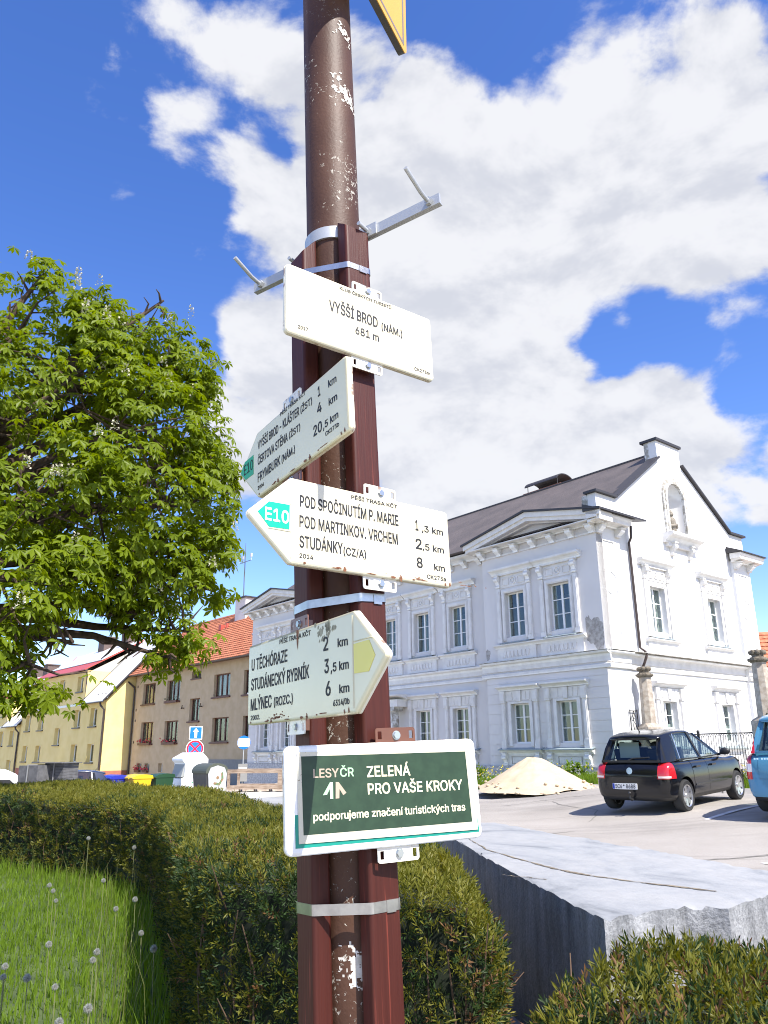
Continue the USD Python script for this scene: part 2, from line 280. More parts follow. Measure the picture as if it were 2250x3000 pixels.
def sash_window(face, parent, a, z0, z1, w, rows, depth=.2, curtain=0, name='window'):
    """A white casement with a middle mullion, glazing bars, one pane each, and a net curtain."""
    fr, mu, tr = .055, .09, .034; f = face.off(-depth); ms = []
    x0, x1 = a-w/2, a+w/2
    ms += [f.bx(x0, x0+fr, z0, z1, -.06, .0), f.bx(x1-fr, x1, z0, z1, -.06, .0), f.bx(x0+fr, x1-fr, z1-fr, z1, -.06, 0), f.bx(x0+fr, x1-fr, z0, z0+fr*1.3, -.06, 0), f.bx(a-mu/2, a+mu/2, z0+fr*1.3, z1-fr, -.06, .012)]
    zs = np.linspace(z0+fr*1.3, z1-fr, rows+1)
    for z in zs[1:-1]:
        ms += [f.bx(x0+fr, a-mu/2, z-tr/2, z+tr/2, -.045, -.005), f.bx(a+mu/2, x1-fr, z-tr/2, z+tr/2, -.045, -.005)]
    p = obj(name, ms, M_sash, parent)
    for i in range(rows):
        lo, hi = zs[i]+(tr/2 if i else 0), zs[i+1]-(tr/2 if i < rows-1 else 0)
        for q0, q1 in ((x0+fr, a-mu/2), (a+mu/2, x1-fr)):
            obj('pane', f.bx(q0, q1, lo, hi, -.032, -.028), M_glass, p)
    if curtain:
        spans = {1: [(x0, x0+.26*w, .15), (a+.06*w, a+.2*w, .2)], 2: [(x0, x0+.3*w, .12), (x1-.12*w, x1, .2)], 3: [(x0, x1, .12)]}[curtain]
        for q0, q1, nn in spans:
            k = 16; t = np.linspace(0, 1, k); n = -nn - .025*np.sin(t*(q1-q0)*60); zl = z0 - .0 + (0 if curtain < 3 else 0)
            zt = z1 if curtain < 3 else z0 + .45*(z1-z0)
            v = np.vstack([np.stack([q0+t*(q1-q0), np.full(k, zl), n], 1), np.stack([q0+t*(q1-q0), np.full(k, zt), n], 1)])
            fa = np.array([(i, i+1, k+i+1, k+i) for i in range(k-1)]); vv, ff, _ = meshkit.arrays((v, fa))
            obj('curtain', f.put(trimesh.Trimesh(vv, ff, process=False)), M_curtain, p, smooth=True)
    return p

# ================================================================ the white building
WC, WR = (8.6169, 30.7627, 0.), math.radians(39.1)
WB = thing('white_building', 'large white historic building with paired pediments, arched gable niche and slate roof', 'building', WC, WR)
AX = 13.83                                                        # the facade's middle, along local y
PAV = 6.41
fac0 = Face((0, 0, 0), (0, 1, 0), (-1, 0, 0)); facM = Face((.45, 0, 0), (0, 1, 0), (-1, 0, 0)); gab = Face((0, 0, 0), (1, 0, 0), (0, -1, 0)); gabR = Face((0, .16, 0), (1, 0, 0), (0, -1, 0))
UPW, LOW = (1.12, 6.12, 8.10), (1.03, 1.63, 3.27)
pav_c = (4.54, 2.06); main_c = (8.61, 11.23, AX, 2*AX-11.23, 2*AX-8.61)
def holes(cs_up, cs_lo): return [sbox(c-UPW[0]/2, UPW[1], c+UPW[0]/2, UPW[2]) for c in cs_up] + [sbox(c-LOW[0]/2, LOW[1], c+LOW[0]/2, LOW[2]) for c in cs_lo]
def cut(poly, hs): return poly.difference(unary_union(hs))
TOPW = 10.15
cen = [[c if k == 0 else 2*AX-c for c in pav_c] for k in (0, 1)]
walls = []
for k in (0, 1):
    y0, y1 = (0, PAV) if k == 0 else (2*AX-PAV, 2*AX)
    walls.append(fac0.wall(cut(sbox(y0, -.5, y1, TOPW+.1), holes(cen[k], cen[k])), .45))
walls.append(facM.wall(cut(sbox(PAV-.3, -.5, 2*AX-PAV+.3, TOPW+.25), holes(main_c, [c for c in main_c if abs(c-AX) > .1]) + [sbox(AX-.7, -.4, AX+.7, 3.1)]), .45))
obj('facade_wall', walls, M_plaster, WB)
# far end and back
obj('rear_wall', [bx(12.3, 12.7, .7, 2*AX, -.5, 10.6), bx(.46, 12.3, 2*AX-.4, 2*AX-.003, -.5, 10.6)], M_plaster, WB)
niche_c, niche_r = 6.58, .70
gpoly = Polygon([(.45, -.5), (12.7, -.5), (12.7, 11.7), (11.4, 11.7), (7.55, 14.4), (7.55, 15.35), (5.6, 15.35), (5.6, 14.4), (1.85, 11.7), (.45, 11.7)])
GW = (4.28, 8.97)
nich = unary_union([sbox(niche_c-niche_r, 10.95, niche_c+niche_r, 12.62), Point(niche_c, 12.62).buffer(niche_r, quad_segs=12)])
obj('gable_wall', [gabR.wall(cut(gpoly, holes(GW, GW) + [nich]), .4)], M_gable, WB)
# corner pilaster strips of the gable, with a sunk panel and a roundel
for a0, a1 in ((0.002, 1.60), (11.1, 12.7)):
    strip = sbox(a0, 5.1, a1, TOPW+.1).difference(sbox(a0+.42, 5.75, a1-.42, 9.6)); m = (a0+a1)/2
    p = obj('gable_pilaster', [gab.relief(sbox(a0, -.5, a1, 5.1) if a0 > 1 else sbox(a0+.445, -.5, a1, 5.1), 0, -.158), gab.relief(strip if a0 > 1 else strip.difference(sbox(0, 0, .002, 20)), 0, -.158), gab.relief(sbox(a0+.42, 5.75, a1-.42, 9.6), -.04, -.158), gab.relief(ring((m, 7.9), .42, .5), -.015, -.05)], M_gable, WB)
# niche shell, archivolt, shelf
th = np.linspace(0, np.pi, 17); shell = []
vs = [(niche_c+niche_r*math.cos(t), 10.95, -.05-.62*math.sin(t)) for t in th] + [(niche_c+niche_r*math.cos(t), 12.62, -.05-.62*math.sin(t)) for t in th]
sv, sf = list(vs), [(i, i+1, 17+i+1, 17+i) for i in range(16)]
for j in range(1, 7):
    ph = j/6*np.pi/2
    sv += [(niche_c+niche_r*math.cos(t)*math.cos(ph), 12.62+niche_r*math.sin(ph), -.05-.62*math.sin(t)*math.cos(ph)) for t in th]
    b = 17*(j+1); sf += [(b-17+i, b-17+i+1, b+i+1, b+i) for i in range(16)]
sv += [(niche_c-niche_r, 10.95, -.05), (niche_c+niche_r, 10.95, -.05), (niche_c+niche_r, 10.95, -.7), (niche_c-niche_r, 10.95, -.7)]; b = len(sv)-4; sf.append((b, b+1, b+2, b+3))
v_, f_, _ = meshkit.arrays((np.array(sv), np.array(sf)))
obj('niche', gabR.put(trimesh.Trimesh(v_, f_, process=False)), M_gable, WB, smooth=40)
arch = unary_union([sbox(niche_c-1.0, 10.8, niche_c+1.0, 12.62), Point(niche_c, 12.62).buffer(1.0, quad_segs=12)]).difference(unary_union([nich, sbox(niche_c-niche_r, 10, niche_c+niche_r, 11)]))
arch2 = unary_union([sbox(niche_c-.86, 10.8, niche_c+.86, 12.62), Point(niche_c, 12.62).buffer(.86, quad_segs=12)]).difference(unary_union([nich, sbox(niche_c-niche_r, 10, niche_c+niche_r, 11)]))
obj('niche_surround', [gabR.relief(arch, .1), gabR.relief(arch2, .14, .1)], M_weath, WB)
cornice_prof = lambda z0, z1, d: [(0, z0), (d*.25, z0), (d*.32, z0+.25*(z1-z0)), (d*.6, z0+.5*(z1-z0)), (d*.85, z0+.62*(z1-z0)), (d, z0+.72*(z1-z0)), (d, z1), (0, z1+.02)]
sh = obj('niche_shelf', [gabR.prof(cornice_prof(10.3, 10.74, .55), 5.25, 7.95), gabR.bx(5.45, 7.75, 10.15, 10.3, 0, .18)], M_trim, WB)
for c in (5.85, 7.3): obj('shelf_bracket', console(gabR, c, 10.3, .55, .2, .3), M_trim, sh)
# string course, all round
def string(face, a0, a1, mate=M_trim):
    obj('string_course', [face.prof([(0, 4.86), (.05, 4.86), (.08, 4.95), (.2, 4.99), (.24, 5.03), (.24, 5.07), (0, 5.11)], a0, a1), face.prof([(0, 4.42), (.07, 4.42), (.09, 4.47), (.09, 4.56), (.04, 4.6), (0, 4.6)], a0, a1), face.bx(a0, a1, 4.66, 4.86, 0, .05)], mate, WB)
string(fac0, -.23, PAV+.23); string(fac0, 2*AX-PAV-.23, 2*AX); string(facM, PAV, 2*AX-PAV); string(gab, .003, 1.6); string(gabR, 1.6, 11.1); string(gab, 11.1, 12.9)
obj('string_course_top', [fac0.bx(-.26, PAV+.26, 5.085, 5.1, .02, .27), gab.bx(-.0, 12.95, 5.1, 5.115, -.1, .27)], M_weath, WB)
# plinth
obj('plinth', [fac0.bx(-.1, PAV+.1, -.5, .72, 0, .12), fac0.bx(2*AX-PAV-.1, 2*AX+.1, -.5, .72, 0, .12), facM.bx(PAV, AX-1.3, -.5, .72, 0, .12), facM.bx(AX+1.3, 2*AX-PAV, -.5, .72, 0, .12), gab.bx(.003, 12.8, -.5, .72, -.1, .11)], M_stone, WB)
# rusticated courses of the ground floor
def courses(face, a0, a1, hs):
    z = .745; k = 0
    while z < 4.3:
        h = .425; row = sbox(a0, z, a1, min(z+h-.022, 4.4)); row = row.difference(unary_union(hs)) if hs else row
        for pc_ in getattr(row, 'geoms', [row]):
            if pc_.area > .02: obj('rusticated_course', face.relief(pc_, .016), M_plaster if face is not gabR else M_gable, WB)
        z += h
for k in (0, 1):
    y0, y1 = (0.0, PAV) if k == 0 else (2*AX-PAV, 2*AX)
    courses(fac0, y0, y1, [sbox(c-1.04, .7, c+1.04, 4.05) for c in cen[k]])
courses(gabR, 1.61, 11.09, [sbox(c-1.0, .7, c+1.0, 4.05) for c in GW])
# windows
def upper(face, c, cur):
    p = sash_window(face, WB, c, UPW[1], UPW[2], UPW[0], 3, curtain=cur)
    w = UPW[0]/2
    jamb = sbox(c-w-.17, UPW[1]-.12, c+w+.17, UPW[2]+.17).difference(sbox(c-w, UPW[1]-.2, c+w, UPW[2]))
    s = [face.relief(jamb, .055), face.relief(jamb.buffer(-.045), .075, .055)]
    for sg in (-1, 1):
        x = c+sg*.89
        s += [face.bx(x-.11, x+.11, 5.9, 8.35, 0, .085), face.bx(x-.07, x+.07, 6.15, 8.2, .085, .105), face.bx(x-.13, x+.13, 5.9, 6.1, 0, .11)]
    s += [face.bx(c-.78, c+.78, 8.36, 8.92, 0, .03)]
    for q0, q1 in ((c-.66, c-.26), (c+.26, c+.66)):
        s.append(face.relief(sbox(q0, 8.46, q1, 8.8).difference(sbox(q0+.035, 8.495, q1-.035, 8.765)), .06, .03))
    s += [face.relief(ring((c, 8.63), .125, .165), .065, .03), face.relief(Point(c, 8.63).buffer(.06), .07, .03)]
    q = obj('window_surround', s, M_trim, WB)
    obj('hood_cornice', [face.prof(cornice_prof(8.98, 9.25, .3), c-1.27, c+1.27), face.bx(c-1.05, c+1.05, 8.92, 8.98, 0, .12)], M_trim, q)
    for sg in (-1, 1): obj('hood_bracket', console(face, c+sg*.89, 8.93, .56, .2, .2), M_trim, q)
    obj('window_sill', [face.prof([(-.19, UPW[1]+.0), (-.19, UPW[1]-.06), (0, 5.86), (.24, 5.83), (.24, 5.85), (0, 5.93)], c-.8, c+.8)], M_sillm, q)
    ap = [face.prof(cornice_prof(5.66, 5.82, .22), c-1.24, c+1.24), face.bx(c-1.1, c+1.1, 5.12, 5.66, 0, .07)]
    for i in range(7):
        x = c-.66+i*.22; ap += [face.relief(Polygon([(x-.09, 5.52), (x+.09, 5.52), (x+.05, 5.3), (x, 5.26), (x-.05, 5.3)]), .1, .07), face.bx(x+.09, x+.13, 5.24, 5.34, .07, .09)]
    obj('window_apron', ap, M_trim, q)
def lower(face, c, cur):
    p = sash_window(face, WB, c, LOW[1], LOW[2], LOW[0], 3, curtain=cur)
    w = LOW[0]/2
    jamb = sbox(c-w-.16, LOW[1]-.1, c+w+.16, LOW[2]+.1).difference(sbox(c-w, LOW[1]-.2, c+w, LOW[2]))
    s = [face.relief(jamb, .06)]
    for sg in (-1, 1):
        x = c+sg*.92
        s += [face.bx(x-.1, x+.1, 1.75, 3.32, 0, .1), face.bx(x-.055, x+.055, 1.85, 3.22, .1, .12), face.bx(x-.125, x+.125, 1.43, 1.75, 0, .15), face.bx(x-.135, x+.135, 3.32, 3.8, 0, .15), face.bx(x-.1, x+.1, 3.4, 3.7, .15, .17)]
    s.append(face.relief(sbox(c-.78, 3.38, c+.78, 3.8), .05))
    for i in range(-2, 3):
        if i: s.append(face.relief(Polygon([(c+i*.26-.1, 3.76), (c+i*.26+.1, 3.76), (c+i*.24+.085, 3.42), (c+i*.24-.085, 3.42)]), .07, .05))
    s.append(face.relief(Polygon([(c-.13, 3.8), (c+.13, 3.8), (c+.1, 3.36), (c-.1, 3.36)]), .12, .05))
    q = obj('window_surround', s, M_trim, WB)
    obj('hood_cornice', [face.prof(cornice_prof(3.82, 4.03, .3), c-1.17, c+1.17)], M_trim, q)
    obj('window_sill', [face.prof([(-.19, 1.62), (-.19, 1.5), (0, 1.43), (.27, 1.36), (.27, 1.39), (0, 1.47)], c-1.2, c+1.2)], M_sillm, q)
    ap = [face.prof(cornice_prof(1.2, 1.36, .2), c-1.15, c+1.15), face.relief(sbox(c-1.0, .74, c+1.0, 1.2).difference(sbox(c-.6, .8, c+.6, 1.12)), .06), face.relief(sbox(c-.54, .84, c+.54, 1.08), .07)]
    obj('window_apron', ap, M_trim, q)
    for sg in (-1, 1): obj('sill_bracket', console(face, c+sg*.92, 1.22, .5, .2, .2), M_trim, q)
for k in (0, 1):
    for i, c in enumerate(cen[k]): upper(fac0, c, 1 + i % 2); lower(fac0, c, 1 if k else 2)
for i, c in enumerate(main_c):
    upper(facM, c, 1 + (i+1) % 2)
    if abs(c-AX) > .1: lower(facM, c, 1)
for c in GW: upper(gabR, c, 2); lower(gabR, c, 3)
# portal
for sg in (-1, 1):
    y = AX+sg*.95
    obj('portal_column', [mat4(tube([(0, 0, .1), (0, 0, .25), (0, 0, .3), (0, 0, 3.3)], [.3, .3, .23, .2], 16), frame(facM.O+[-.5, y, 0], [1, 0, 0], [0, 1, 0], [0, 0, 1])), facM.bx(y-.34, y+.34, -.3, .12, .1, .85), facM.bx(y-.3, y+.3, 3.3, 3.5, .2, .8)], M_weath, WB)
obj('portal_entablature', [facM.bx(AX-1.5, AX+1.5, 3.5, 3.85, 0, .8), facM.prof(cornice_prof(3.85, 4.08, 1.0), AX-1.65, AX+1.65)], M_trim, WB)
obj('door', [facM.bx(AX-.7, AX+.7, -.3, 3.1, -.3, -.22)] + [facM.bx(AX+s*.35-.22, AX+s*.35+.22, z, z+.8, -.22, -.2) for s in (-1, 1) for z in (.2, 1.2, 2.15)], M_winbrown, WB)
# pediments over the pavilions
for k in (0, 1):
    y0, y1 = (0., PAV) if k == 0 else (2*AX-PAV, 2*AX)
    mid = (y0+y1)/2; e0, e1 = y0-.55, y1+.55
    pr = obj('cornice', [fac0.prof(cornice_prof(TOPW+.02, 10.32, .5), e0+.1, e1-.1), fac0.bx(y0-.03, y1+.03, 9.84, 9.92, 0, .05)], M_trim, WB)
    obj('tympanum', fac0.relief(Polygon([(y0, 10.3), (y1, 10.3), (mid, 11.15)]), -.05, -.45), M_plaster, pr)
    L = Polygon([(e0-.05, 10.22), (mid, 10.98), (e1+.05, 10.22), (e1+.05, 10.6), (mid, 11.36), (e0-.05, 10.6)])
    L2 = Polygon([(e0-.12, 10.38), (mid, 11.14), (e1+.12, 10.38), (e1+.12, 10.6), (mid, 11.37), (e0-.12, 10.6)])
    L3 = Polygon([(e0+.35, 10.3), (mid, 10.9), (e1-.35, 10.3), (e1-.05, 10.3), (mid, 10.99), (e0+.05, 10.3)])
    obj('raking_cornice', [fac0.relief(L, .48, -.4), fac0.relief(L2, .56, .48), fac0.relief(L3, .2, -.1)], M_trim, pr)
    rp = Polygon([(e0-.2, 10.58), (mid, 11.38), (e1+.2, 10.58), (e1+.2, 10.66), (mid, 11.46), (e0-.2, 10.66)])
    obj('pediment_roof', fac0.relief(rp, .66, -2.6), M_slate_edge, WB)
    n = 7
    for i in range(n):
        obj('cornice_bracket', console(fac0, y0+.13+i*(PAV-.26)/(n-1), 10.15, .32, .26, .36), M_trim, pr)
# cornice returns on the gable
for a0, a1 in ((-.5, 1.75), (10.95, 13.2)):
    q = obj('cornice', [gab.prof(cornice_prof(TOPW+.02, 10.32, .5), a0, a1), gab.prof([(0, 10.32), (.5, 10.32), (.52, 10.42), (.58, 10.5), (.58, 10.57), (0, 10.6)], a0-.06, a1+.08)], M_trim, WB)
    obj('cornice_roof', gab.prof([(-.1, 10.62), (.66, 10.575), (.66, 10.63), (-.1, 10.95)], a0-.12, a1+.16), M_slate_edge, q)
    for x in ((.15, 1.45) if a0 < 0 else (11.25, 12.55)): obj('cornice_bracket', console(gab, x, 10.15, .32, .26, .36), M_trim, q)
# eaves of the middle part
ev = obj('cornice', [facM.prof(cornice_prof(10.1, 10.42, .5), PAV+.02, 2*AX-PAV-.02)], M_trim, WB)
for i in range(15): obj('cornice_bracket', console(facM, PAV+.5+i*(2*AX-2*PAV-1.)/14, 10.13, .3, .24, .34), M_trim, ev)
def gutter(face, a0, a1, z, n, r=.075):
    pts = [(n+r*math.cos(t), z+r*math.sin(t)) for t in np.linspace(math.pi, 2*math.pi, 10)] + [(n+r*.85*math.cos(t), z+r*.85*math.sin(t)) for t in np.linspace(2*math.pi, math.pi, 10)]
    return face.prof(pts, a0, a1)
obj('gutter', [gutter(facM, PAV-.1, 2*AX-PAV+.1, 10.53, .6)], M_pipe, WB)
obj('downpipe', [tube([(-.15, 6.62, 10.45), (-.15, 6.6, 10.3), (-.1, 6.55, 10.2), (.37, 6.52, 9.75), (.37, 6.52, 9.6)], .05), tube([(.37, 6.52, 9.6), (.37, 6.52, .75)], .05)], M_pipe, WB)
obj('downpipe', [tube([(2.42, -.1, 10.5), (2.42, -.06, 10.0), (2.42, .06, 9.8), (2.45, .06, 5.35), (2.47, -.12, 5.2), (2.5, -.2, 5.1), (2.42, -.2, 4.95), (2.36, -.12, 4.7), (2.36, .06, 4.4), (2.36, .06, .5)], .055)], M_pipe, WB)
# roof
RID, RZ = 6.57, 15.1; EX, EZ = -.12, 10.52
def roofquad(p, name, parent, mate):
    """Four corners (eave a, eave b, ridge b, ridge a) with uv in metres."""
    p = np.array(p, float); L = np.linalg.norm(p[1]-p[0]); H = np.linalg.norm(p[3]-p[0]); uv = np.array([(0, 0), (L, 0), (L, H), (0, H)])
    path = newpath(parent, name); usdkit.mesh(stage, path, (p, np.array([(0, 1, 2, 3)])), mate, uv=uv); return path
rf = obj('roof', [hull([(EX+.02, .95, EZ-.06), (RID, .95, RZ-.06), (13.2, .95, EZ-.06), (EX+.02, 2*AX-.4, EZ-.06), (RID, 2*AX-.4, RZ-.06), (13.2, 2*AX-.4, EZ-.06)])], M_slate_edge, WB)
roofquad([(EX, 2*AX-.42, EZ), (EX, .44, EZ), (RID, .44, RZ), (RID, 2*AX-.42, RZ)], 'slate_covering', rf, M_slate)
roofquad([(13.25, .44, EZ), (13.25, 2*AX-.42, EZ), (RID, 2*AX-.42, RZ), (RID, .44, RZ)], 'slate_covering', rf, M_slate)
obj('ridge_cap', tube([(RID, .5, RZ+.02), (RID, 2*AX-.5, RZ+.02)], .07), M_slate_edge, rf)
cop = [hull([(a, y, z) for a, z in ((a0, z0), (a1, z1), (a0, z0+.1), (a1, z1+.1)) for y in (.0, .66)]) for a0, z0, a1, z1 in ((5.58, 14.42, 1.85, 11.74), (7.57, 14.42, 11.4, 11.74), (1.85, 11.71, .3, 11.71), (11.4, 11.71, 12.85, 11.71))]
obj('gable_coping', cop, M_slate_edge, WB)
for q_ in (bx(.5, 1.85, .56, .9, 10.4, 11.7), bx(11.4, 12.7, .56, .9, 10.4, 11.7), bx(5.6, 7.55, .56, .8, 14.2, 15.35)): obj('gable_parapet', q_, M_weath, WB)
obj('gable_cap', [bx(5.5, 7.65, .05, .95, 15.35, 15.47)], M_slate_edge, WB)
ch = obj('chimney', [bx(6.9, 8.0, 6.9, 9.3, 13.6, 15.22), bx(6.8, 8.1, 6.75, 9.45, 15.22, 15.32)], mat('chimney_brick', (.30, .13, .08), .9, var=.25, bump=.01), WB)
th = np.linspace(math.pi*.08, math.pi*.92, 12)
hoodp = Polygon([(7.45+.8*math.cos(t), 15.5+.5*math.sin(t)) for t in th] + [(7.45+.77*math.cos(t), 15.47+.48*math.sin(t)) for t in th[::-1]])
obj('chimney_hood', [mat4(ext(hoodp, 2.3), frame([0, 6.9, 0], [1, 0, 0], [0, 0, 1], [0, 1, 0]))] + [tube([(x, y, 15.3), (x, y, 15.74)], .02, 6) for x in (6.85, 8.05) for y in (7.0, 9.1)], M_slate_edge, ch)
# bare patches where the render has fallen off, near the corner
def blob(c, r, seed, n=26):
    n = 90; t = np.arange(n)/n*2*np.pi; k = .55 + .95*meshkit.fbm(np.stack([np.cos(t)*1.6+seed, np.sin(t)*1.6, 0*t+seed*3], 1), 5)
    return Polygon(np.stack([c[0]+r[0]*k*np.cos(t), c[1]+r[1]*k*np.sin(t)], 1)).buffer(0)
patch = unary_union([blob((.42, 5.85), (.48, .5), 3), blob((.25, 5.5), (.2, .38), 5), blob((.72, 6.1), (.16, .4), 8)]).intersection(sbox(.02, 5.13, .85, 8))
[obj('bare_patch', fac0.relief(g_, .004, .001), M_bare, WB) for g_ in getattr(patch, 'geoms', [patch])]; obj('bare_patch', [fac0.relief(blob((6.3, 5.45), (.16, .25), 9).intersection(sbox(6.05, 5.13, 6.4, 6)), .004, .001)], M_bare, WB)

# statue in the niche
ST = thing('saint_statue', 'pale stone bust of a haloed saint standing in the gable niche', 'statue', matrix=frame_z(WC, WR) @ frame([6.58, .42, 10.95], [1, 0, 0], [0, 1, 0], [0, 0, 1]))
def fig(parts):
    m = manifold3d.Manifold()
    for p, r, q, s in parts:
        a = manifold3d.Manifold.sphere(r, 24).translate(p); b = manifold3d.Manifold.sphere(s, 24).translate(q)
        m = m + manifold3d.Manifold.batch_hull([a, b])
    t = tm(m.refine_to_length(.035)); t = trimesh.Trimesh(t.vertices, t.faces, process=True)
    trimesh.smoothing.filter_taubin(t, iterations=12); return t
M_statue = mat('grey_statue_stone', (.16, .14, .11), .85, color2=(.27, .24, .20), vscale=14, bump=.006)
body = fig([((0, 0, .18), .2, (0, 0, .62), .22), ((-.18, 0, .62), .12, (.18, 0, .62), .12), ((0, 0, .7), .08, (0, -.02, .84), .075), ((0, -.03, .94), .115, (0, -.02, 1.02), .115),
            ((.24, 0, .6), .085, (.27, -.1, .35), .075), ((.27, -.1, .35), .07, (.05, -.25, .42), .05), ((-.24, 0, .6), .085, (-.27, -.1, .35), .075), ((-.27, -.1, .35), .07, (-.02, -.26, .38), .05),
            ((0, -.14, .95), .02, (0, -.155, .92), .022), ((.1, .02, 1.0), .06, (.14, .03, .75), .06), ((-.1, .02, 1.0), .06, (-.14, .03, .75), .06), ((-.2, .02, .2), .14, (.2, .02, .2), .14)])
obj('figure', body, M_statue, ST, smooth=True)
obj('halo', mat4(trimesh.creation.torus(.2, .012, major_sections=24, minor_sections=6), frame([0, .04, 1.08], [1, 0, 0], [0, 0, 1], [0, -1, 0])), M_statue, ST)
obj('pedestal', [bx(-.32, .32, -.25, .2, -.0, .07)], M_statue, ST)
# ================================================================ the brown house
BO, BR_ = np.array([-7.805, 54.141, 0.]), math.radians(40.6)       # local x to the back, local y along the street
BB = thing('brown_house', 'brown rendered two storey house with orange tiled roof and dark wooden windows', 'house', BO, BR_)
fb = Face((0, 0, 0), (0, 1, 0), (-1, 0, 0))
YE = 22.0
bw = [(19.2, 5.4, 7.12, 2.4), (14.6, 5.4, 7.1, 2.4), (6.65, 5.35, 7.0, 2.4), (2.3, 5.3, 7.0, 2.4), (10.75, 3.72, 5.42, 1.65),
      (19.1, 2.15, 3.9, 2.4), (14.55, 2.15, 3.86, 2.4), (6.6, 2.12, 3.84, 2.4), (2.2, 2.12, 3.82, 2.4)]
sm = [(20.1, -.1, .56, .95), (18.55, -.1, .56, .95), (16.0, -.1, .58, .8)]
vent = (10.75, 6.95, 7.5, 1.55)
hs = [sbox(c-w/2, z0, c+w/2, z1) for c, z0, z1, w in bw + sm + [vent]]
obj('wall', [fb.wall(cut(sbox(-1, -1.5, YE, 8.05), hs), .5), bx(10, 10.4, -1, YE, -1.5, 8.05), bx(.5, 10, -1, -.6, -1.5, 8.05), bx(.5, 10, YE-.4, YE-.002, -1.5, 8.05),
             mat4(ext(Polygon([(0.02, 8.05), (10.38, 8.05), (5.2, 12.6)]), .4), frame([0, YE-.4, 0], [1, 0, 0], [0, 0, 1], [0, 1, 0])), mat4(ext(Polygon([(0.02, 8.05), (10.38, 8.05), (5.2, 12.6)]), .4), frame([0, -1, 0], [1, 0, 0], [0, 0, 1], [0, 1, 0]))], M_brownp, BB)
obj('plinth', fb.relief(sbox(-1, -1.5, 9.9, .9), .05), M_greyp, BB); obj('plinth', fb.relief(sbox(9.9, -1.5, YE, -.35), .05), M_greyp, BB)
def casement(face, parent, c, z0, z1, w, n, mate, depth, sill=True, sillmat=None, cur=True):
    f = face.off(-depth); x0, x1 = c-w/2, c+w/2; fr = .09
    ms = [f.bx(x0, x0+fr, z0, z1, -.06, 0), f.bx(x1-fr, x1, z0, z1, -.06, 0), f.bx(x0+fr, x1-fr, z1-fr, z1, -.06, 0), f.bx(x0+fr, x1-fr, z0, z0+fr, -.06, 0)]
    xs = np.linspace(x0+fr, x1-fr, n+1)
    for x in xs[1:-1]: ms.append(f.bx(x-.07, x+.07, z0+fr, z1-fr, -.06, .015))
    p = obj('window', ms, mate, parent)
    for i in range(n): obj('pane', f.bx(xs[i]+(.07 if i else 0), xs[i+1]-(.07 if i < n-1 else 0), z0+fr, z1-fr, -.035, -.03), M_glass, p)
    if cur:
        k = 24; t = np.linspace(0, 1, k); nn = -.16-.03*np.sin(t*w*22)
        v = np.vstack([np.stack([x0+t*w, np.full(k, z0), nn], 1), np.stack([x0+t*w, np.full(k, z1), nn], 1)]); vv, ff, _ = meshkit.arrays((v, np.array([(i, i+1, k+i+1, k+i) for i in range(k-1)])))
        obj('curtain', f.put(trimesh.Trimesh(vv, ff, process=False)), mat('grey_net_curtain', (.07, .08, .06), .9) if cur is True else cur, p, smooth=True)
    if sill: obj('window_sill', f.bx(x0-.14, x1+.14, z0-.13, z0-.02, -.05, depth+.14), sillmat or mate, p)
    return p
M_leafpot = leafmat('window_box_leaves', (.03, .07, .015), (.06, .12, .02))
M_petal = mat('red_petals', (.5, .04, .05), .6)
def flowerbox(face, parent, c, z, w, n0, flowers=True):
    ms = []; fl = []; g = np.random.default_rng(int(c*100+z*10))
    for _ in range(60):
        a = c+g.uniform(-w/2, w/2); zz = z+abs(g.normal(.1, .12)); nn = n0+g.uniform(-.05, .25)
        ms.append(hull(face.put(trimesh.Trimesh(vertices=np.array([(a, zz, nn), (a+g.uniform(-.09, .09), zz+g.uniform(-.03, .1), nn+g.uniform(-.05, .08)), (a+g.uniform(-.05, .05), zz+g.uniform(0, .12), nn+.03), (a+.02, zz+.03, nn+.06)]), faces=[(0, 1, 2)])).vertices))
        if flowers and g.random() < .25: fl.append(face.put(sphere((a, zz+.08, nn+.08), .055, 1)))
    q = obj('flower_box', face.bx(c-w/2, c+w/2, z-.14, z+.04, n0, n0+.2), M_winbrown, parent)
    obj('box_plants', ms, M_leafpot, q)
    if fl: obj('flowers', fl, M_petal, q)
for i, (c, z0, z1, w) in enumerate(bw):
    casement(fb, BB, c, z0, z1, w, 2 if i == 4 else 3, M_winbrown, .22, cur=mat('white_curtain', (.35, .35, .34), .9) if i == 2 else True)
for c in (19.1, 14.55): flowerbox(fb, BB, c, 2.15, 2.3, .05)
flowerbox(fb, BB, 14.6, 5.4, 2.2, .05, False)
for c, z0, z1, w in sm: casement(fb, BB, c, z0, z1, w, 1, M_sash, .3, sill=False)
for c in (20.1, 18.55): flowerbox(fb, BB, c, -.02, .9, .02)
obj('vent_opening', [fb.bx(10.0, 11.5, 6.95, 7.5, -.5, -.4)] + [fb.bx(10.0, 11.5, z, z+.05, -.38, -.3) for z in (7.05, 7.17, 7.29, 7.41)], mat('vent_slats', (.10, .09, .07), .7), BB)
obj('vent_sill', fb.bx(9.9, 11.6, 6.85, 6.94, -.1, .08), M_winbrown, BB)
for c in (9.35, 12.35): obj('wall_hook', tube([fb.M()[:3, :3] @ np.array(q) for q in ((c+.15, 4.75, .02), (c+.1, 4.75, .25), (c, 4.7, .3), (c-.12, 4.95, .3))], .045, 6), M_pipe, BB)
for z in (7.0, 5.0, 4.1, 2.3): obj('wall_vent', fb.bx(21.5, 21.62, z-.12, z+.08, 0, .03), M_pipe, BB)
obj('meter_box', fb.bx(6.1, 6.4, .35, .62, .05, .12), M_trim, BB)
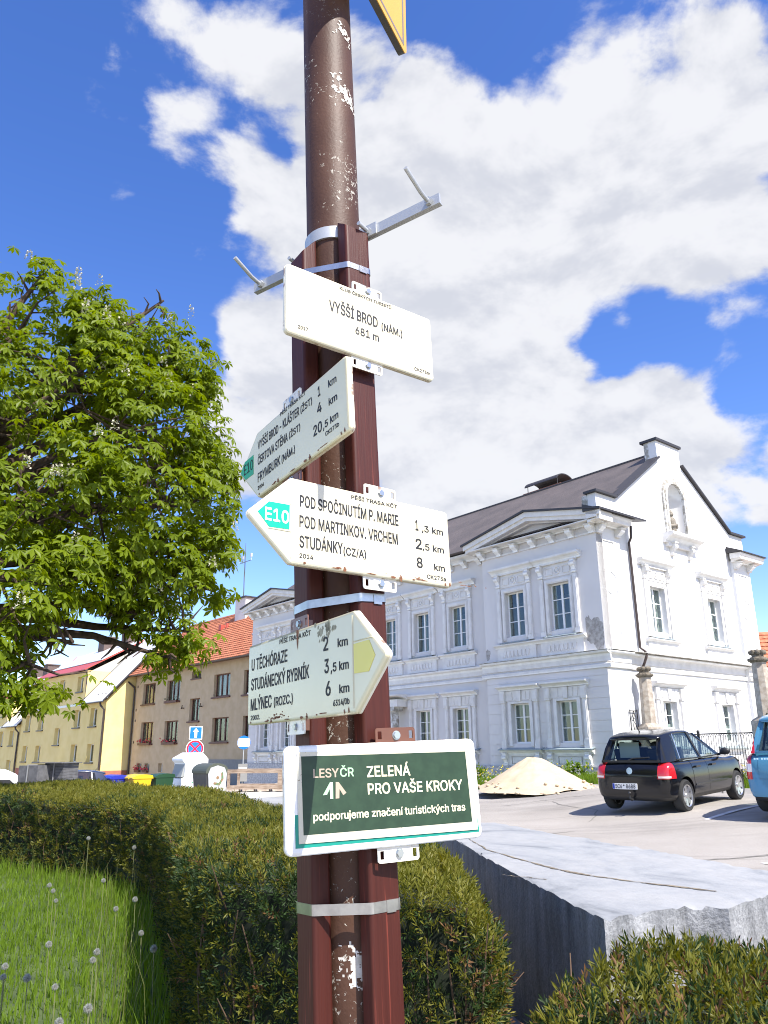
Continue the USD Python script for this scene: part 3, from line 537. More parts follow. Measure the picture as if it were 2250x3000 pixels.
# tiled roof: every course a step, its tiles rippled
M_tile = mat('orange_roof_tiles', (.34, .105, .05), .8, color2=(.50, .195, .10), vscale=1.6, bump=.01, bscale=12, lo=.3, hi=.7, detail=9.)
def tiles(x0, z0, x1, z1, y0, y1, ncourse, step=.06):
    ny = int((y1-y0)/.15); ys = np.linspace(y0, y1, ny); d = np.array([x1-x0, z1-z0]); Ls = np.linalg.norm(d); nrm = np.array([-d[1], d[0]])/Ls
    if nrm[1] < 0: nrm = -nrm
    v, f = [], []
    for i in range(ncourse):
        g = np.random.default_rng(i); a, b = i/ncourse, (i+1)/ncourse
        wav = .018*np.sin(ys*2*np.pi/.3) + g.normal(0, .006, ny)
        lo = np.array([x0, z0])+d*a; hi = np.array([x0, z0])+d*b
        rows = [(lo, -.02), (lo, step), (hi, .0)]
        base = len(v)
        for p, h in rows:
            for y, w in zip(ys, wav): q = p+nrm*(h+(w if h > 0 else 0)); v.append((q[0], y, q[1]))
        for r in range(2):
            for j in range(ny-1): f.append((base+r*ny+j, base+r*ny+j+1, base+(r+1)*ny+j+1, base+(r+1)*ny+j))
    vv, ff, _ = meshkit.arrays((np.array(v), np.array(f))); return trimesh.Trimesh(vv, ff, process=False)
rf = obj('roof', [hull([(-.65, y, 7.9) for y in (-1.6, YE+.75)] + [(5.2, y, 12.75) for y in (-1.6, YE+.75)] + [(11, y, 7.9) for y in (-1.6, YE+.75)])], M_winbrown, BB)
obj('roof_tiles', [tiles(-.75, 7.92, 5.2, 12.86, -1.65, YE+.8, 22), tiles(11.1, 7.92, 5.2, 12.86, -1.65, YE+.8, 22)], M_tile, rf)
obj('ridge_tiles', tube([(5.2, -1.6, 12.9), (5.2, YE+.75, 12.9)], .14, 8), M_tile, rf)
obj('skylight', [mat4(bx(-.5, .5, -.55, .55, 0, .1), frame([1.9, 4.6, 10.15], [.77, 0, .64], [0, 1, 0], [-.64, 0, .77]))], mat('skylight_sheet', (.3, .3, .36), .25), rf)
obj('roof_vent', [bx(3.2, 3.6, 13.1, 13.5, 11.3, 11.75), tube([(3.4, 12.4, 11.3), (3.4, 12.4, 11.8)], .12)], M_redsheet, rf)
chm = obj('chimney', [bx(4.2, 5.3, 10.9, 12.6, 11.4, 13.9)], M_plaster, BB)
obj('chimney_cap', bx(4.05, 5.45, 10.75, 12.75, 13.9, 14.02), M_slate_edge, chm)
obj('gutter', gutter(fb, -1.6, YE+.7, 7.9, .72, .1), M_pipe, BB)
obj('downpipe', tube([(-.75, YE+.55, 7.8), (-.7, YE+.5, 7.55), (-.12, YE+.05, 6.95), (-.12, YE-.02, 6.7), (-.12, YE-.02, -1.)], .085), M_pipe, BB)
BM = frame_z(BO, BR_)
an = thing('aerial_mast', 'thin roof mast with aerials on the cream chimney of the brown house', 'antenna', matrix=BM @ frame([4.6, 12.0, 14.0], [1, 0, 0], [0, 1, 0], [0, 0, 1]))
M_mast = mat('grey_mast_metal', (.16, .16, .17), .4, metal=.6)
obj('mast', tube([(0, 0, 0), (0, 0, 3.6), (0, 0, 4.9)], [.045, .045, .015], 6), M_mast, an)
obj('crossbar', tube([(0, -1.0, 3.2), (0, .9, 3.2)], .03, 6), M_mast, an)
for y in (-1.0, .35, .9): obj('aerial', [tube([(0, y, 3.2), (0, y, 3.65)], .02, 6), bx(-.05, .05, y-.09, y+.09, 3.5, 3.8)], M_trim, an)

# ================================================================ the yellow terrace
e_ = np.array([-.65077, .75927, 0]); n_ = np.array([-.75927, -.65077, 0])
def yellow_house(y0, drop, label):
    O = BO + e_*y0 + n_*2.4 + np.array([0, 0, -drop]); H = thing('yellow_house', label, 'house', O, BR_)
    f = Face((0, 0, 0), (0, 1, 0), (-1, 0, 0)); W = 23.2; D0, D1, TOP = 5.2, 19.1, 8.75
    wins = [(c, 6.92, 8.3, 1.45) for c in (6.75, 11.6, 16.4)] + [(c, 3.7, 5.25, 1.55) for c in (2.7, 6.65, 16.8, 20.9)] + [(11.6, 2.22, 3.75, 1.5)] + [(c, .66, 2.18, 1.55) for c in (2.7, 6.7, 16.8, 20.9)]
    hs = [sbox(c-w/2, z0, c+w/2, z1) for c, z0, z1, w in wins]
    poly = unary_union([sbox(0, -2, W, 5.8), sbox(D0, 5.7, D1, TOP)])
    gp = Polygon([(0.01, -2), (10.5, -2), (10.5, 5.8), (5.2, 11.75), (.01, 5.8)])
    G = lambda y, t: mat4(ext(gp, t), frame([0, y, 0], [1, 0, 0], [0, 0, 1], [0, 1, 0]))
    obj('wall', [f.wall(cut(poly, hs), .4), G(.002, .4), G(W-.402, .4), bx(10.1, 10.5, .4, W-.4, -2, 5.8)], M_yellow, H)
    obj('plinth', [f.relief(sbox(-.04, -2, W, -.02), .05), bx(0, 10, -.05, 0, -2, -.02)], M_redpl, H)
    obj('band', f.relief(sbox(D0, 5.62, D1, 5.82), .02), M_palesheet_glare, H)
    for sg, y in ((-1, D0), (1, D1)):
        tri = Polygon([(0.4, 5.8), (2.75, TOP), (.4, TOP)])
        tri2 = Polygon([(.4, TOP), (2.75, TOP), (4.8, 11.2)])
        M = frame([0, y if sg < 0 else y-.3, 0], [1, 0, 0], [0, 0, 1], [0, 1, 0])
        obj('dormer_cheek', mat4(ext(tri, .3), M), M_yellow, H); obj('dormer_cheek', mat4(ext(tri2, .3), M), mat('grey_sheet_cladding', (.42, .40, .33), .5, var=.1), H)
    sl = lambda x: 5.72+(x+.4)*1.12
    for y0_, y1_ in ((-.35, D0-.02), (D1+.02, W+.02)):
        q = obj('roof', hull([(x, y, z) for y in (y0_, y1_) for x, z in ((-.45, 5.68), (-.45, 5.76), (5.2, sl(5.2)), (5.2, sl(5.2)-.12))]), M_palesheet_glare, H)
        obj('roof_edge', [hull([(x, y, z) for y in (y_, y_+.1) for x, z in ((-.47, 5.64), (-.47, 5.8), (5.2, sl(5.2)+.05), (5.2, sl(5.2)-.15))]) for y_ in (y0_-.05, y1_-.08)], M_redsheet if y0_ > 0 else M_slate_edge, q)
        for i in range(3): obj('snow_stop', bx(.1, .2, y0_+.9+i*.9, y0_+1.05+i*.9, sl(.15)-.02, sl(.15)+.12), M_slate_edge, q)
        obj('gutter', gutter(f, y0_, y1_, 5.68, .5, .09), M_pipe, q)
    obj('rear_roof', hull([(x, y, z) for y in (-.35, W+.02) for x, z in ((11, 5.6), (11, 5.7), (5.2, sl(5.2)), (5.2, sl(5.2)-.12))]), M_palesheet_glare, H)
    d = obj('dormer_roof', hull([(x, y, z) for y in (D0-.2, D1+.2) for x, z in ((-.35, TOP), (-.35, TOP+.1), (5.2, 12.0), (5.2, 11.9))]), M_redsheet, H)
    obj('dormer_roof_sheet', hull([(x, y, z) for y in (D0-.1, D1+.1) for x, z in ((1.2, TOP+1.03), (1.2, TOP+1.08), (5.2, 12.06), (5.2, 12.02))]), M_palesheet_glare, d)  # pale layer over the red sheet, glare put in as colour
    for y in (7.5, 13.6): obj('chimney', [bx(4.5, 5.9, y, y+1.6, 10.8, 13.1), bx(4.4, 6.0, y-.1, y+1.7, 13.1, 13.22)], mat('brown_chimney', (.11, .075, .065), .8, var=.1), H)
    for c, z0, z1, w in wins:
        casement(f, H, c, z0, z1, w, 2, M_sash, .34, sillmat=M_pipe, cur=mat('pale_curtain', (.16, .16, .16), .9))
        obj('window_reveal', [f.relief(sbox(c-w/2-.14, z0-.02, c+w/2+.14, z1+.12).difference(sbox(c-w/2, z0-.1, c+w/2, z1)), .012)], M_yellow, H)
    obj('downpipe', tube([(-.45, .3, 5.6), (-.4, .25, 5.35), (-.1, .12, 5.0), (-.1, .12, -1.6)], .09), M_pipe, H)
    obj('downpipe', tube([(-.3, D0-.25, TOP), (-.1, D0-.25, TOP-.4), (-.1, D0-.25, 5.9)], .08), M_pipe, H)
    return H
yellow_house(22.35, 0., 'nearer yellow rendered terrace house with sheet roof painted pale as glare and broad dormer storey')
yellow_house(45.75, 1.4, 'farther yellow terrace house, lower down at the left edge behind the tree')

# ================================================================ house with red roof beyond the gable
RH = thing('red_roof_house', 'house with red tiled roof just showing beyond the right end of the gable', 'house', (21.7, 42.0, 0), math.radians(-12))
obj('wall', [bx(-2.4, 8, .1, 8, -.5, 4.6), mat4(ext(Polygon([(.1, 4.6), (8, 4.6), (4.05, 7.6)]), .3), frame([-2.4, 0, 0], [0, 1, 0], [0, 0, 1], [1, 0, 0]))], M_plaster, RH)
def tiles_x(y0, z0, y1, z1, x0, x1, n): return mat4(tiles(y0, z0, y1, z1, x0, x1, n), frame([0, 0, 0], [0, 1, 0], [1, 0, 0], [0, 0, 1]))
rf = obj('roof', hull([(x, y, z) for x in (-2.7, 8.3) for y, z in ((-.4, 4.3), (4.05, 7.75), (8.5, 4.3))]), M_slate_edge, RH)
obj('roof_tiles', [tiles_x(-.5, 4.35, 4.05, 7.9, -2.8, 8.4, 14), tiles_x(8.6, 4.35, 4.05, 7.9, -2.8, 8.4, 14)], M_tile, rf)
obj('window', [bx(-2.46, -2.4, 2, 3.2, 1.2, 2.6)], M_sash, RH)

# ================================================================ gate pillars, railing, iron gate
M_sandst = mat('grey_brown_sandstone', (.30, .25, .20), .9, color2=(.42, .37, .31), vscale=7., bump=.012, bscale=25)
M_mossy = mat('mossy_stone_finial', (.09, .075, .055), .95, color2=(.20, .17, .13), vscale=18, bump=.02, bscale=30)
M_iron = mat('black_iron', (.015, .015, .016), .5)
def pillar(loc, rot, label, s=1.):
    T = thing('gate_pillar', label, 'pillar', loc, rot)
    octs = lambda r0, z0, r1, z1: hull([(r*math.cos(t), r*math.sin(t), z) for r, z in ((r0, z0), (r1, z1)) for t in (np.arange(8)+.5)*math.pi/4])
    sq = lambda r, z0, z1: hull([(x*r, y*r, z) for x in (-1, 1) for y in (-1, 1) for z in (z0, z1)])
    obj('pedestal', [sq(.36*s, 0, .55), sq(.42*s, .55, .66), sq(.35*s, .66, 2.05*s), hull([(x*.35*s, y*.35*s, 2.05*s) for x in (-1, 1) for y in (-1, 1)] + [(.29*s*math.cos(t), .29*s*math.sin(t), 2.2*s) for t in (np.arange(8)+.5)*math.pi/4])], M_sandst, T)
    obj('shaft', octs(.285*s, 2.2*s, .24*s, 3.95*s), M_sandst, T)
    obj('capital', [octs(.25*s, 3.95*s, .36*s, 4.02*s), octs(.36*s, 4.02*s, .36*s, 4.08*s), octs(.3*s, 4.08*s, .26*s, 4.13*s)], M_mossy, T)
    ms = [octs(.2*s, 4.13*s, .22*s, 4.36*s)]
    for i in range(8):
        t = i*math.pi/4; ms.append(sphere((.2*s*math.cos(t), .2*s*math.sin(t), 4.29*s), .09*s, 1, (1, 1, 1)))
    obj('finial', ms, M_mossy, T)
PL, PR = (10.28, 31.57, .12), (12.36, 26.23, .2)
pillar(PL, math.radians(20), 'sandstone gate pillar close to the white gable, left one behind the black car')
pillar(PR, math.radians(24), 'larger looking sandstone gate pillar by the clipped bush at the right edge', .98)
FEN = thing('iron_railing', 'black iron railing with looped tops between the two stone pillars', 'railing', (0, 0, 0))
A, B = np.array([10.6, 31.2, 0]), np.array([12.2, 26.75, 0]); d = (B-A)/np.linalg.norm(B-A); Ln = np.linalg.norm(B-A)
for z in (1.86, .62): obj('rail', tube([A+[0, 0, z], B+[0, 0, z]], .022, 6), M_iron, FEN)
obj('low_wall', hull([(A+d*a+np.array([d[1], -d[0], 0])*w+[0, 0, z]) for a in (0, Ln) for w in (-.12, .12) for z in (-.2, .5)]), M_sandst, FEN)
nb = 40
for i in range(nb+1):
    p = A+d*Ln*i/nb; obj('bar', tube([p+[0, 0, .5], p+[0, 0, 1.72]], .011, 5), M_iron, FEN)
for i in range(nb):
    c = A+d*Ln*(i+.5)/nb; r = Ln/nb/2; obj('loop', tube([c+d*r*math.cos(t)+[0, 0, 1.72+.11*math.sin(t)] for t in np.linspace(0, math.pi, 8)], .009, 5), M_iron, FEN)
pm = A+d*Ln*.42; obj('post', [tube([pm+[0, 0, .3], pm+[0, 0, 1.93]], .05, 8), sphere(pm+[0, 0, 1.95], .06, 1)], M_iron, FEN)
pe = B-d*.1; obj('spike', tube([pe+[0, 0, .5], pe+[0, 0, 1.9], pe+[0, 0, 2.25]], [.02, .02, .004], 6), M_iron, FEN)
IG = thing('iron_gate', 'ornamental black iron gate leaf between gable wall and left pillar', 'gate', (9.9, 31.72, .1), math.radians(39))
ms = []
for x in (-.02, -.5): ms.append(tube([(x, 0, .1), (x, 0, 2.75)], .022, 6))
for z in (.15, .75, .95, 2.7): ms.append(tube([(-.52, 0, z), (0, 0, z)], .018, 6))
obj('gate_frame', ms, M_iron, IG)
for sg in (-1, 1):
    obj('scroll', tube([(-.26+sg*(.22*math.sin(t*1.9)*(1-.25*t)), 0, .98+t*.55) for t in np.linspace(0, math.pi, 26)], .013, 6), M_iron, IG)
for i in range(4): obj('bar', tube([(-.42+i*.11, 0, .15), (-.42+i*.11, 0, .75)], .011, 5), M_iron, IG)
obj('ring', mat4(trimesh.creation.torus(.09, .012, major_sections=16, minor_sections=5), frame([-.26, 0, 2.5], [1, 0, 0], [0, 0, 1], [0, -1, 0])), M_iron, IG)

# ================================================================ sand heap, parking lines, kerb
M_sand = mat('pale_building_sand', (.42, .325, .215), .95, color2=(.52, .42, .29), vscale=2.2, bump=.02, bscale=9, lo=.3, hi=.65, detail=10.)
n, k = 96, 44; v = [(0, 0, 0)]; f = []
for i in range(1, k+1):
    r = i/k
    for j in range(n):
        t = j/n*2*np.pi; a, b = 1.95, 2.35; R = r*(1+.06*math.sin(3*t+1)+.04*math.sin(7*t))
        v.append((a*R*math.cos(t), b*R*math.sin(t), 0))
v = np.array(v); rr = np.hypot(v[:, 0]/1.95, v[:, 1]/2.35)
prof = np.interp(rr, [0, .12, .25, .5, .8, 1., 1.2], [1.12, 1.08, .93, .6, .22, .02, -.08])
v[:, 2] = prof*(1+.12*(meshkit.fbm(v*1.3+5, 3)-.5)) + .10*(meshkit.fbm(v*np.array([2.6, 2.6, 1])+9, 5)-.5)*np.clip(1.3-rr, 0, 1)
gul = meshkit.fbm(np.stack([np.arctan2(v[:, 1], v[:, 0])*3.5, rr*.8, rr*0], 1)+3, 4); v[:, 2] *= .84; v[:, 2] -= .16*np.clip(gul-.5, 0, 1)*np.clip(rr*2, 0, 1)*np.clip(1.05-rr, 0, 1)
for j in range(n): f.append((0, 1+j, 1+(j+1) % n))
for i in range(1, k):
    for j in range(n):
        a, b = 1+(i-1)*n+j, 1+(i-1)*n+(j+1) % n; f += [(a, a+n, b+n), (a, b+n, b)]
ang = math.radians(-8)
sp = thing('sand_heap', 'heap of pale building sand in front of the white building', 'sand heap', (4.55, 25.1, float(height(4.55, 25.1))+.01), ang)
obj('heap', trimesh.Trimesh(v, f, process=False), M_sand, sp, smooth=True)
g = np.random.default_rng(4); ls = []
for _ in range(70):
    t, r = g.uniform(0, 2*np.pi), g.uniform(.75, 1.12); s = g.uniform(.02, .06); ls.append(sphere((1.95*r*math.cos(t), 2.35*r*math.sin(t), np.interp(r, [0, .5, .8, 1, 1.2], [1.1, .6, .22, .03, .0])), s, 1, (1, 1, .7)))
obj('clods', ls, M_sand, sp, kind='stuff')
M_line = mat('worn_white_line', (.50, .47, .43), .9, color2=(.68, .66, .63), vscale=9, space='world')
def line(p, q, w, label):
    p, q = np.array(p), np.array(q); dd = (q-p)/np.linalg.norm(q-p); nn = np.array([-dd[1], dd[0]])*w/2; t = np.linspace(0, 1, 14)[:, None]; c = p+(q-p)*t
    L, R_ = c+nn, c-nn; v = np.vstack([np.c_[L, height(L[:, 0], L[:, 1])+.008], np.c_[R_, height(R_[:, 0], R_[:, 1])+.008]]); obj('parking_line', (v, np.array([(i+14, i+15, i+1, i) for i in range(13)])), M_line, label=label, kind='structure')
line((5.6, 14.7), (8.9, 17.45), .11, 'worn white parking bay line between the black and the blue car')
line((4.6, 10.4), (9.5, 12.1), .1, 'faint white line on the pale asphalt in front of the cars')
M_seam = mat('road_seam', (.13, .12, .105), .9, color2=(.20, .185, .165), vscale=8, space='world')
def seam(pts, w, label, seed):
    g = np.random.default_rng(seed); P = np.array(pts, float); n = 90; t = np.linspace(0, 1, n); k = np.linspace(0, 1, len(P)); c = np.stack([np.interp(t, k, P[:, 0]), np.interp(t, k, P[:, 1])], 1)+(meshkit.fbm(np.stack([t*9, t*0+seed, t*0], 1), 4)-.5)[:, None]*np.array([.35, .5])
    tg = np.gradient(c, axis=0); tg /= np.linalg.norm(tg, axis=1, keepdims=True); nn = np.c_[-tg[:, 1], tg[:, 0]]; ww = (w*(.3+1.5*meshkit.fbm(np.stack([t*30+seed, t*0, t*0], 1), 3)))[:, None]; a, b = c+nn*ww, c-nn*ww
    obj('road_seam', (np.vstack([np.c_[a, height(a[:, 0], a[:, 1])+.005], np.c_[b, height(b[:, 0], b[:, 1])+.005]]), np.array([(i+n, i+n+1, i+1, i) for i in range(n-1)])), M_seam, label=label, kind='structure')
seam([(-1, 9.4), (2.6, 10.3), (5.5, 11.4), (10, 13.4)], .035, 'dark wavering seam across the pale asphalt in front of the cars', 1)
seam([(1.5, 13.2), (3.4, 14.6), (4.4, 17.5), (4.1, 20.5)], .012, 'thin crack running from the square towards the sand heap', 2)
seam([(2.2, 20.4), (4.5, 21.3), (6.6, 21.0)], .02, 'crack at the foot of the sand heap', 3)
kp = [(6.2, 21.6), (8.2, 20.2), (9.6, 19.5), (12.5, 18.6)]
kv = []
for (x, y) in kp: kv.append((x, y))
ks = LineString(kv).buffer(.07, cap_style=2); kb = thing('kerb', 'low pale stone kerb between parking bays and flowery verge', 'kerb', (0, 0, 0))
for i in range(len(kp)-1):
    p, q = np.array(kp[i]), np.array(kp[i+1]); m_ = int(np.linalg.norm(q-p)/.8)+1
    for j in range(m_):
        a, b = p+(q-p)*(j+.01)/m_, p+(q-p)*(j+.99)/m_; dd = (b-a)/np.linalg.norm(b-a); nn = np.array([-dd[1], dd[0]])*.08
        obj('kerb_stone', hull([(*(c+s*nn), float(height(*c))+z) for c in (a, b) for s in (-1, 1) for z in (-.1, .11)]), mat('kerb_stone', (.45, .43, .40), .9, var=.15, bump=.005), kb)
# ================================================================ cars
def paint(name, c, rough=.22): return mat(name, c, rough, coat=.45, spec=.35)
M_tyre = mat('tyre_rubber', (.018, .018, .018), .85)
M_rim = mat('silver_alloy', (.62, .62, .63), .28, metal=.9)
M_plast = mat('black_plastic', (.018, .018, .019), .5)
M_cglass = glassmat('car_glass', (.60, .67, .64), 1.45)
M_seat = mat('dark_seat_cloth', (.03, .03, .034), .8)
M_tail = mat('red_tail_lamp', (.42, .012, .015), .12, coat=1.)
M_tailw = mat('clear_tail_lamp', (.65, .55, .55), .12, coat=1.)
M_plate = mat('white_plate', (.72, .72, .72), .4); M_blue = mat('plate_blue', (.01, .04, .35), .4); M_ink = mat('black_ink', (.012, .012, .014), .6)
M_chrome = mat('chrome', (.75, .75, .77), .12, metal=1.)
def loft(secs):
    """Closed half sections (list of arrays of (x,y,z), y >= 0 running from the bottom centre to the top centre) mirrored and joined."""
    secs = [np.array(s, float) for s in secs]; m = len(secs[0]); rings = []
    for s in secs: rings.append(np.vstack([s, (s*[1, -1, 1])[::-1][1:-1]]))
    k = len(rings[0]); v = np.vstack(rings); f = []
    for i in range(len(rings)-1):
        for j in range(k):
            a, b = i*k+j, i*k+(j+1) % k; f += [(a, b, b+k), (a, b+k, a+k)]
    c0, c1 = len(v), len(v)+1; v = np.vstack([v, rings[0].mean(0), rings[-1].mean(0)]); o = (len(rings)-1)*k
    for j in range(k): f += [(c0, (j+1) % k, j), (c1, o+j, o+(j+1) % k)]
    t = trimesh.Trimesh(v, f, process=False)
    if t.volume < 0: t.invert()
    return t
def subdiv(m, n=1):
    m = trimesh.Trimesh(m.vertices, m.faces, process=True)
    for _ in range(n): m = m.subdivide_loop(1)
    return m
def car(label, P, paintm, loc, rot, pitch=0., plate=None, group=None, detail=True):
    M = frame_z(loc, rot) @ np.array([[math.cos(pitch), 0, -math.sin(pitch), 0], [0, 1, 0, 0], [math.sin(pitch), 0, math.cos(pitch), 0], [0, 0, 0, 1.]])
    T = thing('parked_car', label, 'car', matrix=M, group=group)
    W, WB_, RO, FO, H, ZB, ZH = P['w']/2, P['wb'], P['ro'], P['fo'], P['h'], P['belt'], P['hood']
    # lower body sections, x from the tail to the nose
    secs = []
    for x, kw, zt, zb, bul in ((-RO, .66, .70, .40, .0), (-RO+.03, .83, ZB-.16, .30, .02), (-RO+.09, .915, ZB-.05, .24, .03), (-RO+.2, .965, ZB, .21, .03), (-RO+.4, .988, ZB+.005, .20, .03), (0, 1., ZB+.005, .19, .03), (.7, 1., ZB, .19, .03), (1.5, 1., ZB-.005, .19, .03), (WB_-.55, .995, ZB-.01, .19, .03), (WB_-.2, .985, ZB-.045, .19, .03), (WB_+.15, .975, ZH-.01, .19, .03), (WB_+.45, .93, ZH-.11, .2, .03), (WB_+FO-.1, .82, ZH-.24, .22, .02), (WB_+FO, .66, .52, .3, .0)):
        w = W*kw; hh = zt-zb
        secs.append([(x, 0, zb), (x, w*.80, zb), (x, w*.94, zb+.07*hh), (x, w*.985, zb+.25*hh), (x, w, zb+.52*hh), (x, w*.985, zb+.74*hh), (x, w*.955, zb+.9*hh), (x, w*.90, zb+.985*hh), (x, w*.72, zb+hh+.012), (x, 0, zb+hh+.03)])
    raw = subdiv(loft(secs), 2); body = man(raw)
    arch = None
    for x in (0, WB_):
        for sg in (-1, 1):
            c = man(mat4(trimesh.creation.cylinder(P['tr']*1.14, .62, sections=40), frame([x, sg*(W+.02), P['tr']+.015], [1, 0, 0], [0, 0, 1], [0, -1, 0])))
            arch = c if arch is None else arch + c
    cutb = body - arch
    lowcut = man(bx(-3, 6, -2, 2, -1, .30))
    obj('body', cutb - lowcut, paintm, T, smooth=32)
    obj('lower_skirt', (cutb ^ man(bx(-3, 6, -2, 2, -1, .298))), M_plast, T, smooth=32)
    def skin(region, s, mate, name, parent=T, also=None):
        g = raw.copy(); c = np.array([WB_/2, 0, .55]); g.vertices = (g.vertices-c)*[1+s/2.0, 1+s/W*1., 1+s/.8]+c
        r = (man(g) ^ man(region)) - arch
        if also is not None: r = r - also
        if r.num_tri() > 0: return obj(name, r, mate, parent, smooth=32)
    # doors stand a few millimetres proud, so that the gaps between them show
    for sg in (-1, 1):
        y0, y1 = (.45, 2) if sg > 0 else (-2, -.45)
        dp = skin(bx(1.04, WB_-.52, y0, y1, .33, ZB+.03), .004, paintm, 'door'); skin(bx(.36, 1.03, y0, y1, .33, ZB+.03), .004, paintm, 'door')
        for x in (.55, 1.28): obj('door_handle', hull([(x+a, sg*(W*.985+b), ZB-.13+c) for a in (-.1, .1) for b in (-.01, .035) for c in (-.015, .018)]), paintm, T)
        obj('side_moulding', hull([(x, sg*(W*.99+b), .47+c) for x in (.4, WB_-.6) for b in (-.02, .014) for c in (-.018, .018)]), paintm, T)
    skin(bx(-2, -RO+.32, -W*.66, W*.66, .60, ZB+.04), .005, paintm, 'tailgate')
    skin(bx(-2, -.325 if RO > .65 else -.345, -2, 2, .30, .585), .007, paintm, 'rear_bumper')
    skin(bx(WB_+.40, 5, -2, 2, .30, .50), .007, paintm, 'front_bumper')
    # greenhouse: pillars, roof, panes
    k = P['gh']; side = lambda n: k[n]
    def both(name, pts, mate, t=.045, parent=T):
        for sg in (-1, 1): obj(name, hull([np.array(p)*[1, sg, 1]+np.array(o)*[1, sg, 1] for p in pts for o in ((0, 0, 0), (0, -t, -.01))]), mate, parent, smooth=30)
    RB, RR, FA, FR, BBt, BT, CB, CT = (np.array(k[q]) for q in ('RB', 'RR', 'FA', 'FR', 'BB', 'BT', 'CB', 'CT'))
    w = .035
    cq = k.get('cq', .28); both('rear_pillar', [RB+[-.02, 0, -.02], RB+[.14, .075, -.02], CB+[-cq-.005, .0, -.02], RR+[-.01, 0, 0], CT+[-cq*.62, 0, 0], (RB+RR)/2+[-.035, .0, .02], (CB+CT)/2+[-cq*.8, .012, 0]], paintm)
    both('door_pillar', [CB+[-w*.4, 0, -.02], CB+[w*.4, 0, -.02], CT+[-w*.4, 0, 0], CT+[w*.4, 0, 0]], M_plast if P.get('pillar_glint') is None else M_rim, .03)  # silver pillar stands in for light reflected on the window frame
    both('middle_pillar', [BBt+[-w, 0, -.02], BBt+[w, 0, -.02], BT+[-w, 0, 0], BT+[w, 0, 0]], M_plast)
    both('windscreen_pillar', [FA+[-.05, 0, -.02], FA+[.03, 0, -.02], FR+[-.05, 0, .01], FR+[.02, 0, .01]], paintm)
    def quad(name, pts, mate=M_cglass):
        v, f, _ = meshkit.arrays((np.array(pts, float), np.array([(0, 1, 2, 3)]))); obj(name, trimesh.Trimesh(v, f, process=False), mate, T)
    ins = np.array([0, -.012, 0])
    for sg in (-1, 1):
        q = lambda *ps: [(np.array(p)+ins)*[1, sg, 1] for p in ps]
        quad('side_window', q(FA+[-.04, 0, 0], BBt, BT, FR+[-.02, 0, 0])); quad('side_window', q(BBt, CB, CT, BT)); quad('quarter_window', q(CB, CB+[-cq, 0, .0], CT+[-cq*.62, 0, -.02], CT))
        obj('window_seal', [hull([(p+np.array(o))*[1, sg, 1] for p in (a, b) for o in ((0, .004, -.012), (0, -.03, -.012), (0, .004, .012), (0, -.03, .012))]) for a, b in ((FA, BBt), (BBt, CB), (CB, CB+[-cq, 0, 0]))], M_plast, T)
        obj('door_mirror', [hull([sp_ for c_ in ((FA[0]-.16, FA[1]+.16, FA[2]+.08), (FA[0]-.10, FA[1]+.22, FA[2]+.07)) for sp_ in sphere(np.array(c_)*[1, sg, 1], .075, 1, (.6, 1.2, .8)).vertices*1.0]) if False else sphere((FA[0]-.13, sg*(FA[1]+.17), FA[2]+.07), .1, 2, (.55, 1.05, .75)), tube([(FA[0]-.1, sg*(FA[1]-.01), FA[2]), (FA[0]-.12, sg*(FA[1]+.12), FA[2]+.04)], .025, 6)], M_plast, T, smooth=True)
    s_ = lambda p: p*np.array([1, -1, 1])
    quad('windscreen', [FA, s_(FA), s_(FR), FR]); quad('rear_window', [RB+[-.005, -.06, .03], s_(RB+[-.005, -.06, .03]), s_(RR+[0, -.06, -.05]), RR+[0, -.06, -.05]])
    fr_ = [hull([p+np.array(o) for p in (a, b) for o in ((-.01, 0, -.02), (-.01, 0, .02), (.03, 0, -.02), (.03, 0, .02))]) for a, b in ((RB, s_(RB)), (RR+[0, 0, -.03], s_(RR+[0, 0, -.03])))]
    fr_ += [hull([p*np.array([1, sg, 1])+np.array(o) for p in (RB, RR) for o in ((-.012, 0, 0), (-.012, -sg*.09, 0), (.03, 0, 0), (.03, -sg*.09, 0))]) for sg in (-1, 1)]
    obj('rear_window_frame', fr_, M_plast if P.get('darkframe') else paintm, T, smooth=30)
    rs = []
    for p, yk in ((RR+[-.13, 0, -.025], .84), (RR+[-.06, 0, .0], .96), (RR+[.06, 0, .02], 1.), (CT+[0, 0, .02], 1.), (BT+[0, 0, .022], 1.), (FR+[-.15, 0, .018], 1.), (FR+[.03, 0, -.01], .97)):
        x, y, z = p; y *= yk; rs.append([(x, 0, z-.03), (x, y*.9, z-.04), (x, y+.014, z-.03), (x, y+.006, z), (x, y*.9, z+.03), (x, y*.55, z+.052), (x, 0, z+.06)])
    obj('roof', subdiv(loft(rs), 1), paintm, T, smooth=40)
    # inside
    obj('cabin_floor', hull([(x, y, z) for x in (-.4, WB_-.5) for y in (-W*.8, W*.8) for z in (ZB-.12, ZB-.06)]), M_seat, T)
    for x, zz in ((.55, 0), (-.05, 0)) if True else ():
        for y in (-.36, .36):
            st = obj('seat_back', hull([(x+a, y+b, ZB+c) for a, c in ((0, -.05), (.1, -.05), (-.08, .22), (0, .24)) for b in (-.2, .2)]), M_seat, T)
            obj('headrest', sphere((x-.08, y, ZB+.30), .1, 2, (.55, 1.1, .8)), M_seat, st, smooth=True)
    # wheels
    R_ = P['tr']
